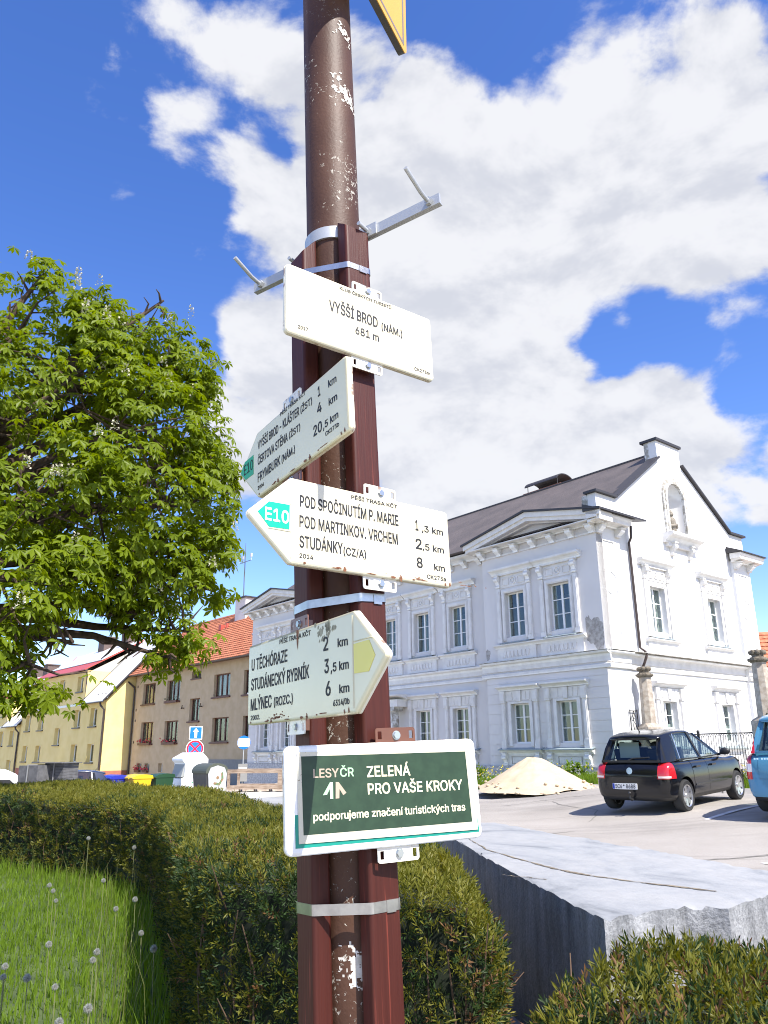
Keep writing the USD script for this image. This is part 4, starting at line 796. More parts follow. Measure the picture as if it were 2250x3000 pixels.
    for x in (0, WB_):
        for sg in (-1, 1):
            wm = frame([x, sg*(W-.11), R_], [1, 0, 0], [0, 0, 1], [0, -sg, 0] if False else [0, -1, 0])
            prof = [(R_*.66, -.09), (R_*.9, -.1), (R_*.98, -.075), (R_, -.03), (R_, .03), (R_*.98, .075), (R_*.9, .1), (R_*.66, .09)]
            ty = trimesh.creation.revolve(np.array(prof+[prof[0]]), sections=40)
            wp = obj('wheel', mat4(ty, wm), M_tyre, T, smooth=40)
            rim = [trimesh.creation.revolve(np.array([(R_*.6, -.08), (R_*.67, -.1), (R_*.69, -.08), (R_*.69, .08), (R_*.67, .1), (R_*.62, .09), (R_*.6, .06), (R_*.6, -.08)]), sections=36), trimesh.creation.revolve(np.array([(0., .02), (R_*.6, -.02), (R_*.6, -.03), (0., .0)]), sections=24)]
            zf = -1 if sg > 0 else 1
            for i in range(7):
                t = i/7*2*np.pi; c_, s__ = math.cos(t), math.sin(t)
                rim.append(hull([(c_*r-s__*q*w_, s__*r+c_*q*w_, zf*zz) for r, w_, zz in ((R_*.1, .035, .065), (R_*.63, .052, .085), (R_*.1, .03, .03), (R_*.63, .045, .05)) for q in (-1, 1)]))
            rim.append(mat4(trimesh.creation.cylinder(R_*.16, .03, sections=16), frame([0, 0, zf*.07], [1, 0, 0], [0, 1, 0], [0, 0, 1])))
            obj('rim', [mat4(r, wm) for r in rim], M_rim, wp, smooth=35)
            obj('wheel_disc', mat4(trimesh.creation.cylinder(R_*.58, .02, sections=24), wm), M_plast, wp)
    for sg in (-1, 1):
        if P.get('tail') == 'high':
            for z0, z1, mm in ((.83, 1.16, M_tail), (.70, .83, M_tailw), (.58, .70, M_tail)):
                skin(bx(-2, -RO+.20, *sorted((sg*W*.80, sg*2)), z0, z1), .012, mm, 'tail_lamp')
            obj('tail_lamp', hull([p*np.array([1, sg, 1]) for p in (RB+[-.03, .02, -.02], RB+[.05, .03, -.02], RB+(RR-RB)*.45+[-.03, .02, 0], RB+(RR-RB)*.45+[.03, .02, 0], RB+[-.03, -.04, -.02])]), M_tail, T)
        else:
            skin(bx(-2, -RO+.25, *sorted((sg*W*.66, sg*2)), .635, .93), .012, M_tail, 'tail_lamp'); skin(bx(-2, -RO+.22, *sorted((sg*W*.68, sg*W*.93)), .65, .685), .0145, M_tailw, 'tail_lamp_strip')
        skin(bx(WB_+.25, 5, *sorted((sg*W*.5, sg*2)), .60, .76), .01, M_tailw, 'headlamp')
    obj('wiper', [tube([(RB[0]-.03, .05, RB[2]+.02), (RB[0]+.0, -.05, RB[2]+.06), (RB[0]+.02, -.38, RB[2]+.075)], .012, 6)], M_plast, T)
    obj('high_brake_lamp', hull([(RR[0]-.115+a, b, RR[2]-.03+c) for a in (0, .05) for b in (-.16, .16) for c in (-.012, .015)]), M_tail, T)
    obj('roof_aerial', [tube([(RR[0]+.25, 0, RR[2]+.06), (RR[0]+.18, 0, RR[2]+.15), (RR[0]+.03, 0, RR[2]+.34)], [.02, .008, .004], 6)], M_plast, T)
    return T, skin
POLO = dict(w=1.69, wb=2.47, ro=.61, fo=.76, h=1.47, belt=.93, hood=.93, tr=.298, darkframe=True, pillar_glint=1,
            gh=dict(RB=(-.515, .635, .95), RR=(-.25, .55, 1.395), FA=(2.02, .70, .95), FR=(1.14, .56, 1.41), BB=(1.02, .735, .945), BT=(.80, .585, 1.455), CB=(.08, .735, .96), CT=(.15, .58, 1.447), cq=.17))
M_pblack = paint('black_car_paint', (.006, .006, .007), .16)
pc, pskin = car('black hatchback parked nearest, rear towards the camera, with alloy wheels and tow ball', POLO, M_pblack, (5.2, 16.5, float(height(5.2, 16.5))+.01), math.radians(45), math.radians(2.6))
def glyphs(text, h, w, depth, bold=False, x0=0., y0=0.):
    m = meshkit.text_mesh(text, h, depth, bold); b = m.bounds; m.apply_translation([-b[0][0], 0, 0]); m.apply_scale([w/(b[1][0]-b[0][0]), 1, 1]); m.apply_translation([x0, y0, 0]); return m
PX = -.61-.012
PM = frame([PX, .13+.26, .44], [0, -1, 0], [.05, 0, 1], [-1, 0, .05])
pl = obj('number_plate', mat4(ext(rrect(0, .52, 0, .11, .012), .012), PM), M_plate, pc)
obj('plate_band', mat4(ext(sbox(.004, .004, .045, .106), .001, .0125), PM), M_blue, pl)
obj('plate_characters', mat4(cat_([glyphs('5C6', .072, .14, .001, True, .062, .02), glyphs('8688', .072, .2, .001, True, .285, .02), ext(rrect(.225, .255, .06, .085, .005), .001)]).apply_translation([0, 0, .0125]), PM), M_ink, pl)
EM = frame([-.61-.010, 0, .78], [0, -1, 0], [.12, 0, .99], [-.99, 0, .12])
vv = lambda pts, w=.011: unary_union([LineString(pts).buffer(w, cap_style=2, join_style=2)])
em = unary_union([ring((0, 0), .052, .062), vv([(-.026, .047), (0, .004), (.026, .047)], .006), vv([(-.047, .024), (-.022, -.045), (0, .0), (.022, -.045), (.047, .024)], .006)])
obj('badge', [mat4(ext(em, .006), EM), mat4(ext(Point(0, 0).buffer(.052), .003, -.002), EM)], M_chrome, pc)
obj('tow_hook', [tube([(-.46, 0, .27), (-.65, 0, .25), (-.71, 0, .29), (-.71, 0, .36)], .022, 8), sphere((-.71, 0, .38), .03, 2)], M_plast, pc, smooth=40)
obj('sun_shade', hull([(-.22, y, z) for y in (-.05, .38) for z in (1.0, 1.3)] + [(-.21, y, z) for y in (-.05, .38) for z in (1.0, 1.3)]), mat('pale_green_panel', (.55, .6, .57), .7), pc)  # pale greenish panel inside the left half of the rear window
MPV = dict(w=1.76, wb=2.76, ro=.72, fo=.80, h=1.64, belt=1.0, hood=.98, tr=.31, tail='high', darkframe=False,
           gh=dict(RB=(-.64, .66, 1.02), RR=(-.34, .57, 1.555), FA=(2.45, .72, 1.02), FR=(1.30, .57, 1.60), BB=(1.12, .76, 1.02), BT=(.92, .6, 1.62), CB=(.06, .76, 1.02), CT=(.08, .6, 1.61)))
M_pblue = paint('light_blue_car_paint', (.06, .19, .31), .28)
q = np.array([6.62, 14.60])+.84*np.array([.707, -.707])
bc, bskin = car('light blue people carrier cut off by the right edge, parked beside the black hatchback', MPV, M_pblue, (q[0], q[1], float(height(*q))+.06), math.radians(45), math.radians(2.))
obj('rear_badge_lettering', mat4(cat_([hull([(x, y, z) for x in (a, a+.03) for y in (0, .028) for z in (0, .002)]) for a in (0, .045, .12, .165, .21, .255)]), frame([-.72-.02, .62, .90], [0, -1, 0], [.1, 0, 1], [-1, 0, .1])), M_chrome, bc)
obj('tailgate_handle', hull([(-.72-.02-a, b, .88+c) for a in (0, .03) for b in (-.3, .3) for c in (0, .045)]), M_rim, bc)

# ================================================================ things by the bins, at the far side of the square
def gz(x, y): return float(height(x, y))
M_white = mat('white_sheet_metal', (.78, .78, .77), .5, var=.05); M_gal = mat('galvanised_steel', (.48, .49, .49), .45, metal=.5)
loc = (-8.55, 33.6); CZ = 1.37-gz(*loc)
T = thing('clothes_container', 'white clothes bank with smiling face print and dark delivery hatch', 'container', (*loc, gz(*loc)), math.radians(36))
# local x to the back, y to the left
sideprof = Polygon([(0, .06), (1.1, .06), (1.1, CZ-.25), (.85, CZ), (.42, CZ), (.0, CZ-.22), (.0, CZ-.30), (.12, CZ-.42), (.12, CZ-.95), (0, CZ-1.0)])
obj('box', [mat4(ext(sideprof, 1.15), frame([0, -.57, 0], [1, 0, 0], [0, 0, 1], [0, 1, 0])), bx(.1, 1.0, -.5, .5, 0, .06)], M_white, T)
obj('hatch', [hull([(a, y, z) for y in (-.52, .52) for a, z in ((.118, CZ-.45), (.118, CZ-.92), (-.02, CZ-.95), (.0, CZ-.9))])], mat('grey_hatch', (.30, .31, .30), .5), T)  # hatch in mid grey against the white box
fc = [ring((0, 0), .2, .225).intersection(sbox(-1, -1, 1, -.02)), Point(-.09, .1).buffer(.03), Point(.12, .06).buffer(.05)]
obj('face_print', [mat4(ext(p_, .003), frame([.55, -.572, CZ-1.25], [1, 0, 0], [0, 0, 1], [0, -1, 0])) for p_ in fc], mat('green_print', (.12, .38, .30), .6), T)
# large bin with a round lid
loc = (-7.0, 31.0); z0 = gz(*loc); T = thing('rubbish_container', 'grey wheeled rubbish container with rounded lid beside the white clothes bank', 'container', (*loc, z0), math.radians(40))
M_bin = mat('grey_bin_plastic', (.055, .055, .058), .5, var=.2); M_binside = mat('sunlit_scuffed_bin_side', (.42, .43, .43), .6, color2=(.55, .56, .55), vscale=4)  # bin side painted pale for the sunlight on it, tub kept dark
h = .82-z0
obj('tub', hull([(x, y, z) for x, y, z in ((.06, -.5, .12), (.06, .5, .12), (.75, -.5, .12), (.75, .5, .12), (-.02, -.55, h-.2), (-.02, .55, h-.2), (.85, -.55, h-.2), (.85, .55, h-.2))]), M_bin, T)
lidp = Polygon([(-.06, 0)] + [(.41-.47*math.cos(t), .06+.30*math.sin(t)) for t in np.linspace(.1, math.pi-.1, 14)] + [(.9, 0)])
obj('lid', mat4(ext(lidp, 1.16), frame([0, -.58, h-.2], [1, 0, 0], [0, 0, 1], [0, 1, 0])), mat('dark_green_grey_lid', (.07, .08, .06), .5), T)
sp_ = Polygon([(.12, .15), (.74, .15), (.8, h-.22), (.7, h-.0), (.41, h+.08), (.12, h-.0), (.03, h-.22)])
sd = obj('side_plate', mat4(ext(sp_, .012), frame([0, -.6, 0], [1, 0, 0], [0, 0, 1], [0, 1, 0])), M_binside, T)  # plate carries the sunlit tone of the bin side in its colour
obj('sticker', [mat4(ext(LineString([(.3, .75), (.5, .72), (.62, .9), (.6, 1.1)]).buffer(.045), .004), frame([0, -.602, 0], [1, 0, 0], [0, 0, 1], [0, -1, 0])), mat4(ext(Point(.42, .95).buffer(.06), .004), frame([0, -.602, 0], [1, 0, 0], [0, 0, 1], [0, -1, 0]))], mat('faded_orange_green', (.25, .14, .07), .7, color2=(.10, .18, .08), vscale=9, lo=.45, hi=.55), sd)
for x in (.1, .7):
    for y in (-.42, .42): obj('castor', mat4(trimesh.creation.cylinder(.09, .05, sections=14), frame([x, y, .09], [1, 0, 0], [0, 0, 1], [0, -1, 0])), M_tyre, T)
# coloured bins, lids seen over the hedge
def wheelie(loc, top, rot, w, c, label, lidc=None):
    z0 = gz(*loc); h = top-z0; T = thing('wheeled_bin', label, 'bin', (*loc, z0), rot); mm = mat(f'bin_{label.split()[0]}', c, .42, var=.1); ml = mat(f'lid_{label.split()[0]}', lidc or c, .4, var=.08)
    obj('tub', hull([(x, y*w, z) for x, y, z in ((.05, -.42, .1), (.05, .42, .1), (.6, -.42, .1), (.6, .42, .1), (0, -.5, h-.12), (0, .5, h-.12), (.72, -.5, h-.12), (.72, .5, h-.12))]), mm, T)
    lp = Polygon([(-.05, 0), (-.05, .04), (.1, .12), (.45, .16), (.75, .12), (.78, 0)])
    obj('lid', [mat4(ext(lp, w*1.04), frame([0, -w*.52, h-.12], [1, 0, 0], [0, 0, 1], [0, 1, 0])), bx(-.08, -.03, -w*.2, w*.2, h-.13, h-.09)], ml, T)
    for y in (-.4, .4): obj('wheel', mat4(trimesh.creation.cylinder(.1, .06, sections=14), frame([.62, y*w, .1], [1, 0, 0], [0, 0, 1], [0, -1, 0])), M_tyre, T)
wheelie((-11.0, 32.3), .52, math.radians(40), 1.15, (.012, .022, .32), 'blue wheeled paper bin, leftmost lid over the hedge')
wheelie((-10.0, 32.0), .54, math.radians(38), 1.1, (.62, .42, .012), 'yellow wheeled plastics bin between the blue and the green bin')
wheelie((-9.15, 32.3), .56, math.radians(38), .75, (.015, .055, .022), 'green wheeled bin between the yellow bin and the white clothes bank')
# road signs
loc = (-8.0, 34.2); z0 = gz(*loc); RS = thing('road_sign', 'post with square blue one way arrow sign above a round no stopping sign', 'road sign', (*loc, z0), math.radians(12))
M_sblue = mat('sign_blue', (.01, .17, .62), .35); M_swhite = mat('sign_white', (.78, .78, .78), .35); M_sred = mat('sign_red', (.62, .02, .04), .35)
obj('post', tube([(0, .05, 0), (0, .05, 2.5-z0)], .035, 8), M_winbrown, RS)
def plate(shape, n0, n1, cz, mate, name, parent): return obj(name, mat4(ext(shape, n1-n0, n0), frame([0, 0, cz-z0], [1, 0, 0], [0, 0, 1], [0, -1, 0])), mate, parent)
sq = plate(rrect(-.27, .27, -.27, .27, .03), 0, .02, 2.16, M_swhite, 'square_sign', RS)
plate(rrect(-.235, .235, -.235, .235, .025), .0205, .023, 2.16, M_sblue, 'blue_field', sq)
plate(Polygon([(-.055, -.19), (.055, -.19), (.055, .05), (.125, .05), (0, .2), (-.125, .05), (-.055, .05)]), .0235, .026, 2.16, M_swhite, 'arrow', sq)
rd = plate(Point(0, 0).buffer(.37, quad_segs=12), 0, .02, 1.52, M_swhite, 'round_sign', RS)
plate(ring((0, 0), .27, .34), .0205, .023, 1.52, M_sred, 'red_ring', rd)
crs = unary_union([LineString([(-.22, -.22), (.22, .22)]).buffer(.036), LineString([(-.22, .22), (.22, -.22)]).buffer(.036)]).intersection(Point(0, 0).buffer(.27))
plate(crs, .0205, .023, 1.52, M_sred, 'red_cross', rd); plate(Point(0, 0).buffer(.27, quad_segs=12).difference(crs), .0205, .022, 1.52, M_sblue, 'blue_field', rd)
loc = (-6.55, 37.6); z0 = gz(*loc); BS = thing('bus_stop_sign', 'round blue and white bus stop sign on thin post with small timetable box', 'bus stop sign', (*loc, z0), math.radians(8))
obj('post', tube([(0, .03, 0), (0, .03, 2.0-z0)], .022, 8), M_gal, BS)
c_ = plate(Point(0, 0).buffer(.30, quad_segs=12), 0, .02, 1.80, M_sblue, 'disc', BS); plate(Point(0, 0).buffer(.30, quad_segs=12).intersection(rrect(-.28, .28, -.18, .18, .06)), .0205, .024, 1.80, M_swhite, 'white_band', c_)
plate(sbox(-.12, -.012, .12, .004), .0245, .026, 1.8, M_gal, 'band_print', c_)
tb = obj('timetable_box', bx(-.21, .21, -.12, .06, .1-z0, .86-z0), M_greyp, BS); obj('timetable_sheet', bx(-.18, .18, -.125, -.121, .46-z0, .72-z0), M_swhite, tb)
# marble slabs and timber frames in the middle distance
def marble_mat():
    n = {'ge': ('geometry', {}), 'mp': ('mapping', {'scale': (.9, .5, 2.4), 'rotation': (0, 0, .45)}), 'n': ('noise_texture', {'scale': 1.5, 'detail': 11., 'roughness': .66, 'distortion': 1.6}), 'r': ('rgb_ramp', {'ramp': [(.3, (.14, .147, .155)), (.4, (.245, .253, .262)), (.48, (.30, .305, .31)), (.6, (.33, .33, .327)), (.75, (.26, .265, .27))]}),
         'n2': ('noise_texture', {'scale': 9., 'detail': 8., 'roughness': .7}), 'r2': ('rgb_ramp', {'ramp': [(.3, (.82, .83, .85)), (.6, (1, 1, 1))]}), 'm': ('mix', {'mix_type': 'multiply', 'fac': 1.}),
         'nb': ('noise_texture', {'scale': 30., 'detail': 6., 'roughness': .65}), 'b': ('bump', {'strength': .35, 'distance': .012}), 'p': ('principled_bsdf', {'roughness': .55})}
    return usdkit.material(stage, '/World/Looks/grey_marble', n, [('ge.position', 'mp.vector'), ('mp.vector', 'n.vector'), ('n.fac', 'r.fac'), ('ge.position', 'n2.vector'), ('n2.fac', 'r2.fac'), ('r.color', 'm.color1'), ('r2.color', 'm.color2'), ('m.color', 'p.base_color'), ('ge.position', 'nb.vector'), ('nb.fac', 'b.height'), ('b.normal', 'p.normal')], surface='p.BSDF')
M_marble = marble_mat()
def side_mat(name, a, b, c):
    n = {'ge': ('geometry', {}), 'mp': ('mapping', {'scale': (5., 5., .55)}), 'n': ('noise_texture', {'scale': 2.2, 'detail': 8., 'roughness': .65}), 'r': ('rgb_ramp', {'ramp': [(.32, a), (.5, b), (.68, c)]}), 'nb': ('noise_texture', {'scale': 28., 'detail': 8., 'roughness': .7}), 'b': ('bump', {'strength': .6, 'distance': .02}), 'p': ('principled_bsdf', {'roughness': .6}),
         'sp': ('noise_texture', {'scale': 70., 'detail': 5., 'roughness': .75}), 'sr': ('rgb_ramp', {'ramp': [(.36, (.45, .45, .46)), (.55, (1, 1, 1))]}), 'm': ('mix', {'mix_type': 'multiply', 'fac': .8})}
    return usdkit.material(stage, f'/World/Looks/{name}', n, [('ge.position', 'mp.vector'), ('mp.vector', 'n.vector'), ('n.fac', 'r.fac'), ('ge.position', 'sp.vector'), ('sp.fac', 'sr.fac'), ('r.color', 'm.color1'), ('sr.color', 'm.color2'), ('m.color', 'p.base_color'), ('ge.position', 'nb.vector'), ('nb.fac', 'b.height'), ('b.normal', 'p.normal')], surface='p.BSDF')
M_side = side_mat('dark_streaked_stone_side', (.085, .088, .09), (.15, .155, .158), (.235, .24, .243)); M_front = side_mat('broken_stone_face', (.16, .165, .17), (.30, .305, .31), (.40, .405, .41))  # left side toned darker than top and front, streaked downwards
def rough_block(poly, z0, z1, seed, amp=.03, step=.12, top=.02):
    """A sawn stone block: near-flat top, broken sides."""
    b = tm(manifold3d.Manifold(manifold3d.Mesh(*[np.asarray(q, t) for q, t in zip((lambda e: (e.vertices, e.faces))(trimesh.Trimesh(*(lambda e: (e.vertices, e.faces))(ext(Polygon(poly), z1-z0, z0)), process=True)), (np.float32, np.uint32))])).refine_to_length(step))
    b = trimesh.Trimesh(b.vertices, b.faces, process=True); n = b.vertex_normals; v = b.vertices
    d = meshkit.fbm(v*3.+seed, 5, seed)-.5; d2 = meshkit.fbm(v*np.array([1.2, 1.2, 0])+seed+3, 3, seed+5)-.5
    up = n[:, 2] > .8
    v = v + n*(np.where(up, 0, d*amp*2))[:, None]; v[:, 2] += np.where(v[:, 2] > z1-.04, d2*top*2, 0)
    return trimesh.Trimesh(v, b.faces, process=False)
obj('marble_slab', rough_block([(-2.75, 12.9), (.7, 11.5), (1.15, 13.1), (-1.5, 14.4)], -.3, .62, 3, .05, .25, .05), M_marble, smooth=40, label='white marble slab behind the far hedge end, nearer of the two at the timber frames', cat='stone slab')
obj('marble_slab', rough_block([(-3.6, 14.9), (-.5, 14.2), (.6, 17.3), (-2.8, 17.8)], -.3, .61, 8, .05, .25, .04), mat('cream_marble', (.42, .40, .35), .6, color2=(.50, .48, .44), vscale=2., bump=.01), smooth=40, label='cream marble slab under the timber frames, farther than the white slab', cat='stone slab')
M_timber = mat('weathered_timber', (.20, .14, .10), .85, color2=(.36, .28, .22), vscale=5., stretch=(1, 1, 8), bump=.004)
M_lam = mat('pale_pallet_board', (.38, .30, .24), .85, color2=(.50, .42, .35), vscale=6., bump=.004)
def pallet(O, rz, n, L, label):
    T = thing('timber_frame', label, 'pallet', O, rz)
    for z in (0., .30): 
        for y in (0, .85): obj('beam', bx(0, L, y, y+.1, z, z+.07), M_timber, T)
    for i in range(n+1): obj('upright', bx(L*i/n-.04 if i else 0, L*i/n+.04, 0.0, .1, .07, .30), M_timber, T); obj('upright', bx(L*i/n-.04 if i else 0, L*i/n+.04, .85, .95, .07, .30), M_timber, T)
    for i in range(7): obj('board', bx(L*i/7+.02, L*(i+.8)/7, -.02, .97, -.035, -.002), M_lam, T)
    return T
pallet((-3.15, 16.35, .66), math.radians(-3), 2, 2.1, 'weathered timber frame lying on the cream slab, left one')
pallet((-1.35, 15.2, .66), math.radians(12), 2, 1.9, 'weathered timber frame behind the signpost, nearer and turned')
# ---------------------------------------------------------------- vehicles and stacks at the left, behind the hedge
gl = (-12.75, 28.6)
car('dark car with slanted rear window half hidden behind the hedge at the left edge', POLO, paint('anthracite_car_paint', (.02, .021, .023), .25), (-13.6, 24.4, gz(-13.6, 24.4)+.05), math.radians(160))
car('dark blue car rear showing between the grey stacks and the yellow house', POLO, paint('dark_blue_car_paint', (.012, .02, .05), .25), (-11.2, 31.6, gz(-11.2, 31.6)), math.radians(205))
VN = thing('parked_van', 'white van roof showing above the dark car at the left edge', 'van', (-14.6, 29.2, gz(-14.6, 29.2)), math.radians(45))
vb = subdiv(loft([[(x, 0, .3), (x, w*.9, .3), (x, w, .5), (x, w, z*.6), (x, w*.97, z*.8), (x, w*.86, z*.96), (x, w*.6, z), (x, 0, z+.02)] for x, w, z in ((-2.3, .85, 1.5), (-2.2, .92, 1.62), (-1.5, .94, 1.66), (.6, .94, 1.66), (1.2, .93, 1.5), (1.7, .9, 1.0), (2.3, .8, .85), (2.4, .6, .6))]), 1)
obj('body', vb, M_white, VN, smooth=40)
for sg in (-1, 1): obj('side_window', hull([(x, sg*(w_+o), z) for x, w_, z in ((-.1, .905, 1.28), (.9, .905, 1.25), (-.1, .94, .98), (1.2, .93, .98)) for o in (0, .02)]), M_plast, VN)
obj('rear_window', hull([(-2.28-o, y, z) for y in (-.6, .6) for z in (.95, 1.35) for o in (0, .03)]), M_plast, VN)
for x in (-1.5, 1.5):
    for sg in (-1, 1): obj('wheel', mat4(trimesh.creation.cylinder(.32, .2, sections=24), frame([x, sg*.82, .32], [1, 0, 0], [0, 0, 1], [0, -1, 0])), M_tyre, VN)
M_slabg = mat('dark_grey_paving', (.075, .075, .08), .85, color2=(.12, .12, .125), vscale=4., bump=.004)
def stack(loc, rz, w, d_, top, n, label, upright):
    z0 = gz(*loc); T = thing('paving_stack', label, 'stack of slabs', (*loc, z0), rz); base = top-z0-.86
    obj('pallet_board', [bx(-d_/2, d_/2, -w/2, w/2, base-.02, base)] + [bx(-d_/2, d_/2, y-.05, y+.05, 0, base-.02) for y in (-w/2+.06, 0, w/2-.06)], M_timber, T)
    g = np.random.default_rng(n)
    if upright:
        for i in range(n): a = -w/2+w*i/n; o = g.uniform(-.01, .01); obj('slab', bx(-d_/2+o, d_/2+o, a+.004, a+w/n-.004, base, base+.84+g.uniform(-.01, .01)), M_slabg, T)
    else:
        for i in range(n): a = base+.86*i/n; o = g.uniform(-.015, .015); obj('slab', bx(-d_/2+o, d_/2+o, -w/2+o, w/2-o, a+.004, a+.86/n-.003), M_slabg, T)
    if not upright: obj('cover_board', bx(-d_/2-.2, d_/2+.05, -w/2-.1, w/2+.45, base+.86, base+.885), M_slabg, T)
    obj('strap', [bx(-d_/2-.004, d_/2+.004, -.02, .02, base+.84, base+.865), bx(-d_/2-.03, -d_/2-.012, -.02, .02, base, base+.865)], mat('pale_strap', (.25, .25, .25), .5), T)
stack((-11.75, 27.6), math.radians(68), .82, .7, 1.02, 4, 'grey stack of upright paving slabs, left of the two beyond the hedge', True)
stack((-11.0, 27.9), math.radians(68), .78, .7, 1.06, 9, 'grey stack of flat paving slabs under a board, right of the two beyond the hedge', False)

# ================================================================ the pole, its posts, straps and signs
PO = np.array([-.08342, 1.85, 1.35]); PA = np.array([-.03852147, .02535665, .998936]); PXv = np.array([.99925778, .0009775, .03850906]); PYv = np.cross(PA, PXv)
PM_ = frame(PO-PA*1.37, PXv, PYv, PA)                              # local z = height above the ground
def z_l(z): return z-1.35+1.37
def speckled(name, base, base2, chip, scale=55., thr=.64, rough=.45, stretch=(1, 1, 1), bumpd=.0015):
    n = {'tc': ('texture_coordinate', {}), 'mp': ('mapping', {'scale': stretch}), 'n': ('noise_texture', {'scale': 5., 'detail': 6.}), 'r': ('rgb_ramp', {'ramp': [(.35, base), (.65, base2)]}),
         'c': ('noise_texture', {'scale': scale, 'detail': 7., 'roughness': .7, 'distortion': .8}), 'big': ('noise_texture', {'scale': 4.2, 'detail': 3., 'distortion': .4}), 'ad': ('math', {'math_type': 'multiply_add', 'value2': .55, 'value3': 0.}),
         'cr': ('map_range', {'from_min': thr, 'from_max': thr+.03, 'to_min': 0., 'to_max': 1., 'clamp': True}), 'm': ('mix', {'color2': chip}), 'nb': ('noise_texture', {'scale': 120., 'detail': 4.}), 'bs': ('math', {'math_type': 'add'}),
         'b': ('bump', {'strength': .6, 'distance': bumpd}), 'p': ('principled_bsdf', {'roughness': rough, 'specular_ior_level': .28})}
    n['sub'] = ('math', {'math_type': 'add'}); n['ad'] = ('math', {'math_type': 'multiply_add', 'value2': .62, 'value3': -.31})
    l = [('tc.object', 'mp.vector'), ('tc.object', 'n.vector'), ('n.fac', 'r.fac'), ('mp.vector', 'c.vector'), ('tc.object', 'big.vector'), ('big.fac', 'ad.value1'), ('c.fac', 'sub.value1'), ('ad.value', 'sub.value2'), ('sub.value', 'cr.value'), ('cr.result', 'm.fac'), ('r.color', 'm.color1'), ('m.color', 'p.base_color'), ('tc.object', 'nb.vector'), ('nb.fac', 'bs.value1'), ('cr.result', 'bs.value2'), ('bs.value', 'b.height'), ('b.normal', 'p.normal')]
    MATS[name] = usdkit.material(stage, f'/World/Looks/{name}', n, l, surface='p.BSDF'); return MATS[name]
M_pole = speckled('flaking_brown_pole_paint', (.056, .025, .015), (.082, .039, .024), (.46, .42, .36), 75., .645, rough=.56)
def wood(name, a, b):
    n = {'tc': ('texture_coordinate', {}), 'mp': ('mapping', {'scale': (60, 60, 1.6)}), 'n': ('noise_texture', {'scale': 2.5, 'detail': 6., 'roughness': .6}), 'r': ('rgb_ramp', {'ramp': [(.3, a), (.62, b), (.70, tuple(min(1, c*2.6) for c in b))]}),
         'nb': ('noise_texture', {'scale': 4., 'detail': 6., 'roughness': .6}), 'b': ('bump', {'strength': .6, 'distance': .0012}), 'p': ('principled_bsdf', {'roughness': .5, 'specular_ior_level': .3})}
    MATS[name] = usdkit.material(stage, f'/World/Looks/{name}', n, [('tc.object', 'mp.vector'), ('mp.vector', 'n.vector'), ('n.fac', 'r.fac'), ('r.color', 'p.base_color'), ('mp.vector', 'nb.vector'), ('nb.fac', 'b.height'), ('b.normal', 'p.normal')], surface='p.BSDF'); return MATS[name]
M_post = wood('red_brown_stained_wood', (.045, .009, .006), (.060, .0125, .008))
def enamel(name, a, b, rust=.66):
    n = {'tc': ('texture_coordinate', {}), 'n': ('noise_texture', {'scale': 4., 'detail': 5.}), 'r': ('rgb_ramp', {'ramp': [(.35, a), (.65, b)]}), 'c': ('noise_texture', {'scale': 22., 'detail': 9., 'roughness': .7}),
         'cr': ('map_range', {'from_min': rust, 'from_max': rust+.07, 'to_min': 0., 'to_max': .8, 'clamp': True}), 'm': ('mix', {'color2': (.16, .06, .025)}), 'p': ('principled_bsdf', {'roughness': .33, 'coat_weight': .35, 'coat_roughness': .12})}
    MATS[name] = usdkit.material(stage, f'/World/Looks/{name}', n, [('tc.object', 'n.vector'), ('n.fac', 'r.fac'), ('tc.object', 'c.vector'), ('c.fac', 'cr.value'), ('cr.result', 'm.fac'), ('r.color', 'm.color1'), ('m.color', 'p.base_color')], surface='p.BSDF'); return MATS[name]
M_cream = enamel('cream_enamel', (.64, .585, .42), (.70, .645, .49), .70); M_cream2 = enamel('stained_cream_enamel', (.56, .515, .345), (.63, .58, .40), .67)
M_rim_r = enamel('rust_edged_enamel', (.60, .53, .40), (.72, .68, .56), .55)
M_tab = enamel('rusty_mounting_tab', (.62, .57, .48), (.72, .69, .62), .545); M_tabr = enamel('very_rusty_tab', (.14, .05, .025), (.10, .035, .02), .6)
M_band = mat('shiny_steel_band', (.60, .585, .56), .3, metal=1., color2=(.48, .465, .45), vscale=30, bump=.0004, bscale=60)
M_bolt = mat('zinc_bolt', (.5, .52, .52), .3, metal=.9)
SP = thing('sign_pole', 'flaking brown street pole leaning slightly left and carrying all the hiking signs', 'pole', matrix=PM_)
PRAD = .0745
def on_pole(poly, seed, cell=.0022):
    x0, y0, x1, y1 = poly.buffer(.03).bounds; xs = np.arange(max(x0, -.11), min(x1, .11), cell); zs = np.arange(y0, y1, cell); Xs, Zs = np.meshgrid(xs, zs, indexing='ij'); pt = shapely.points(Xs.ravel()+cell/2, Zs.ravel()+cell/2)
    d = np.where(shapely.contains(poly, pt), 1, -1)*shapely.distance(pt, poly.exterior); keep = d + .085*(meshkit.fbm(np.stack([Xs.ravel()*130, Zs.ravel()*130, 0*Xs.ravel()], -1), 5, seed)-.53) > 0
    v, f = [], []
    for a, b in zip(Xs.ravel()[keep], Zs.ravel()[keep]):
        k = len(v)
        for p, q in ((a, b), (a+cell, b), (a+cell, b+cell), (a, b+cell)): v.append(((PRAD+.0007)*math.sin(p/PRAD), -(PRAD+.0007)*math.cos(p/PRAD), q))
        f.append((k, k+1, k+2, k+3))
    return np.array(v), np.array(f)
M_flaked = mat('bare_white_undercoat', (.50, .47, .41), .75, color2=(.66, .63, .58), vscale=60, bump=.001, bscale=300)
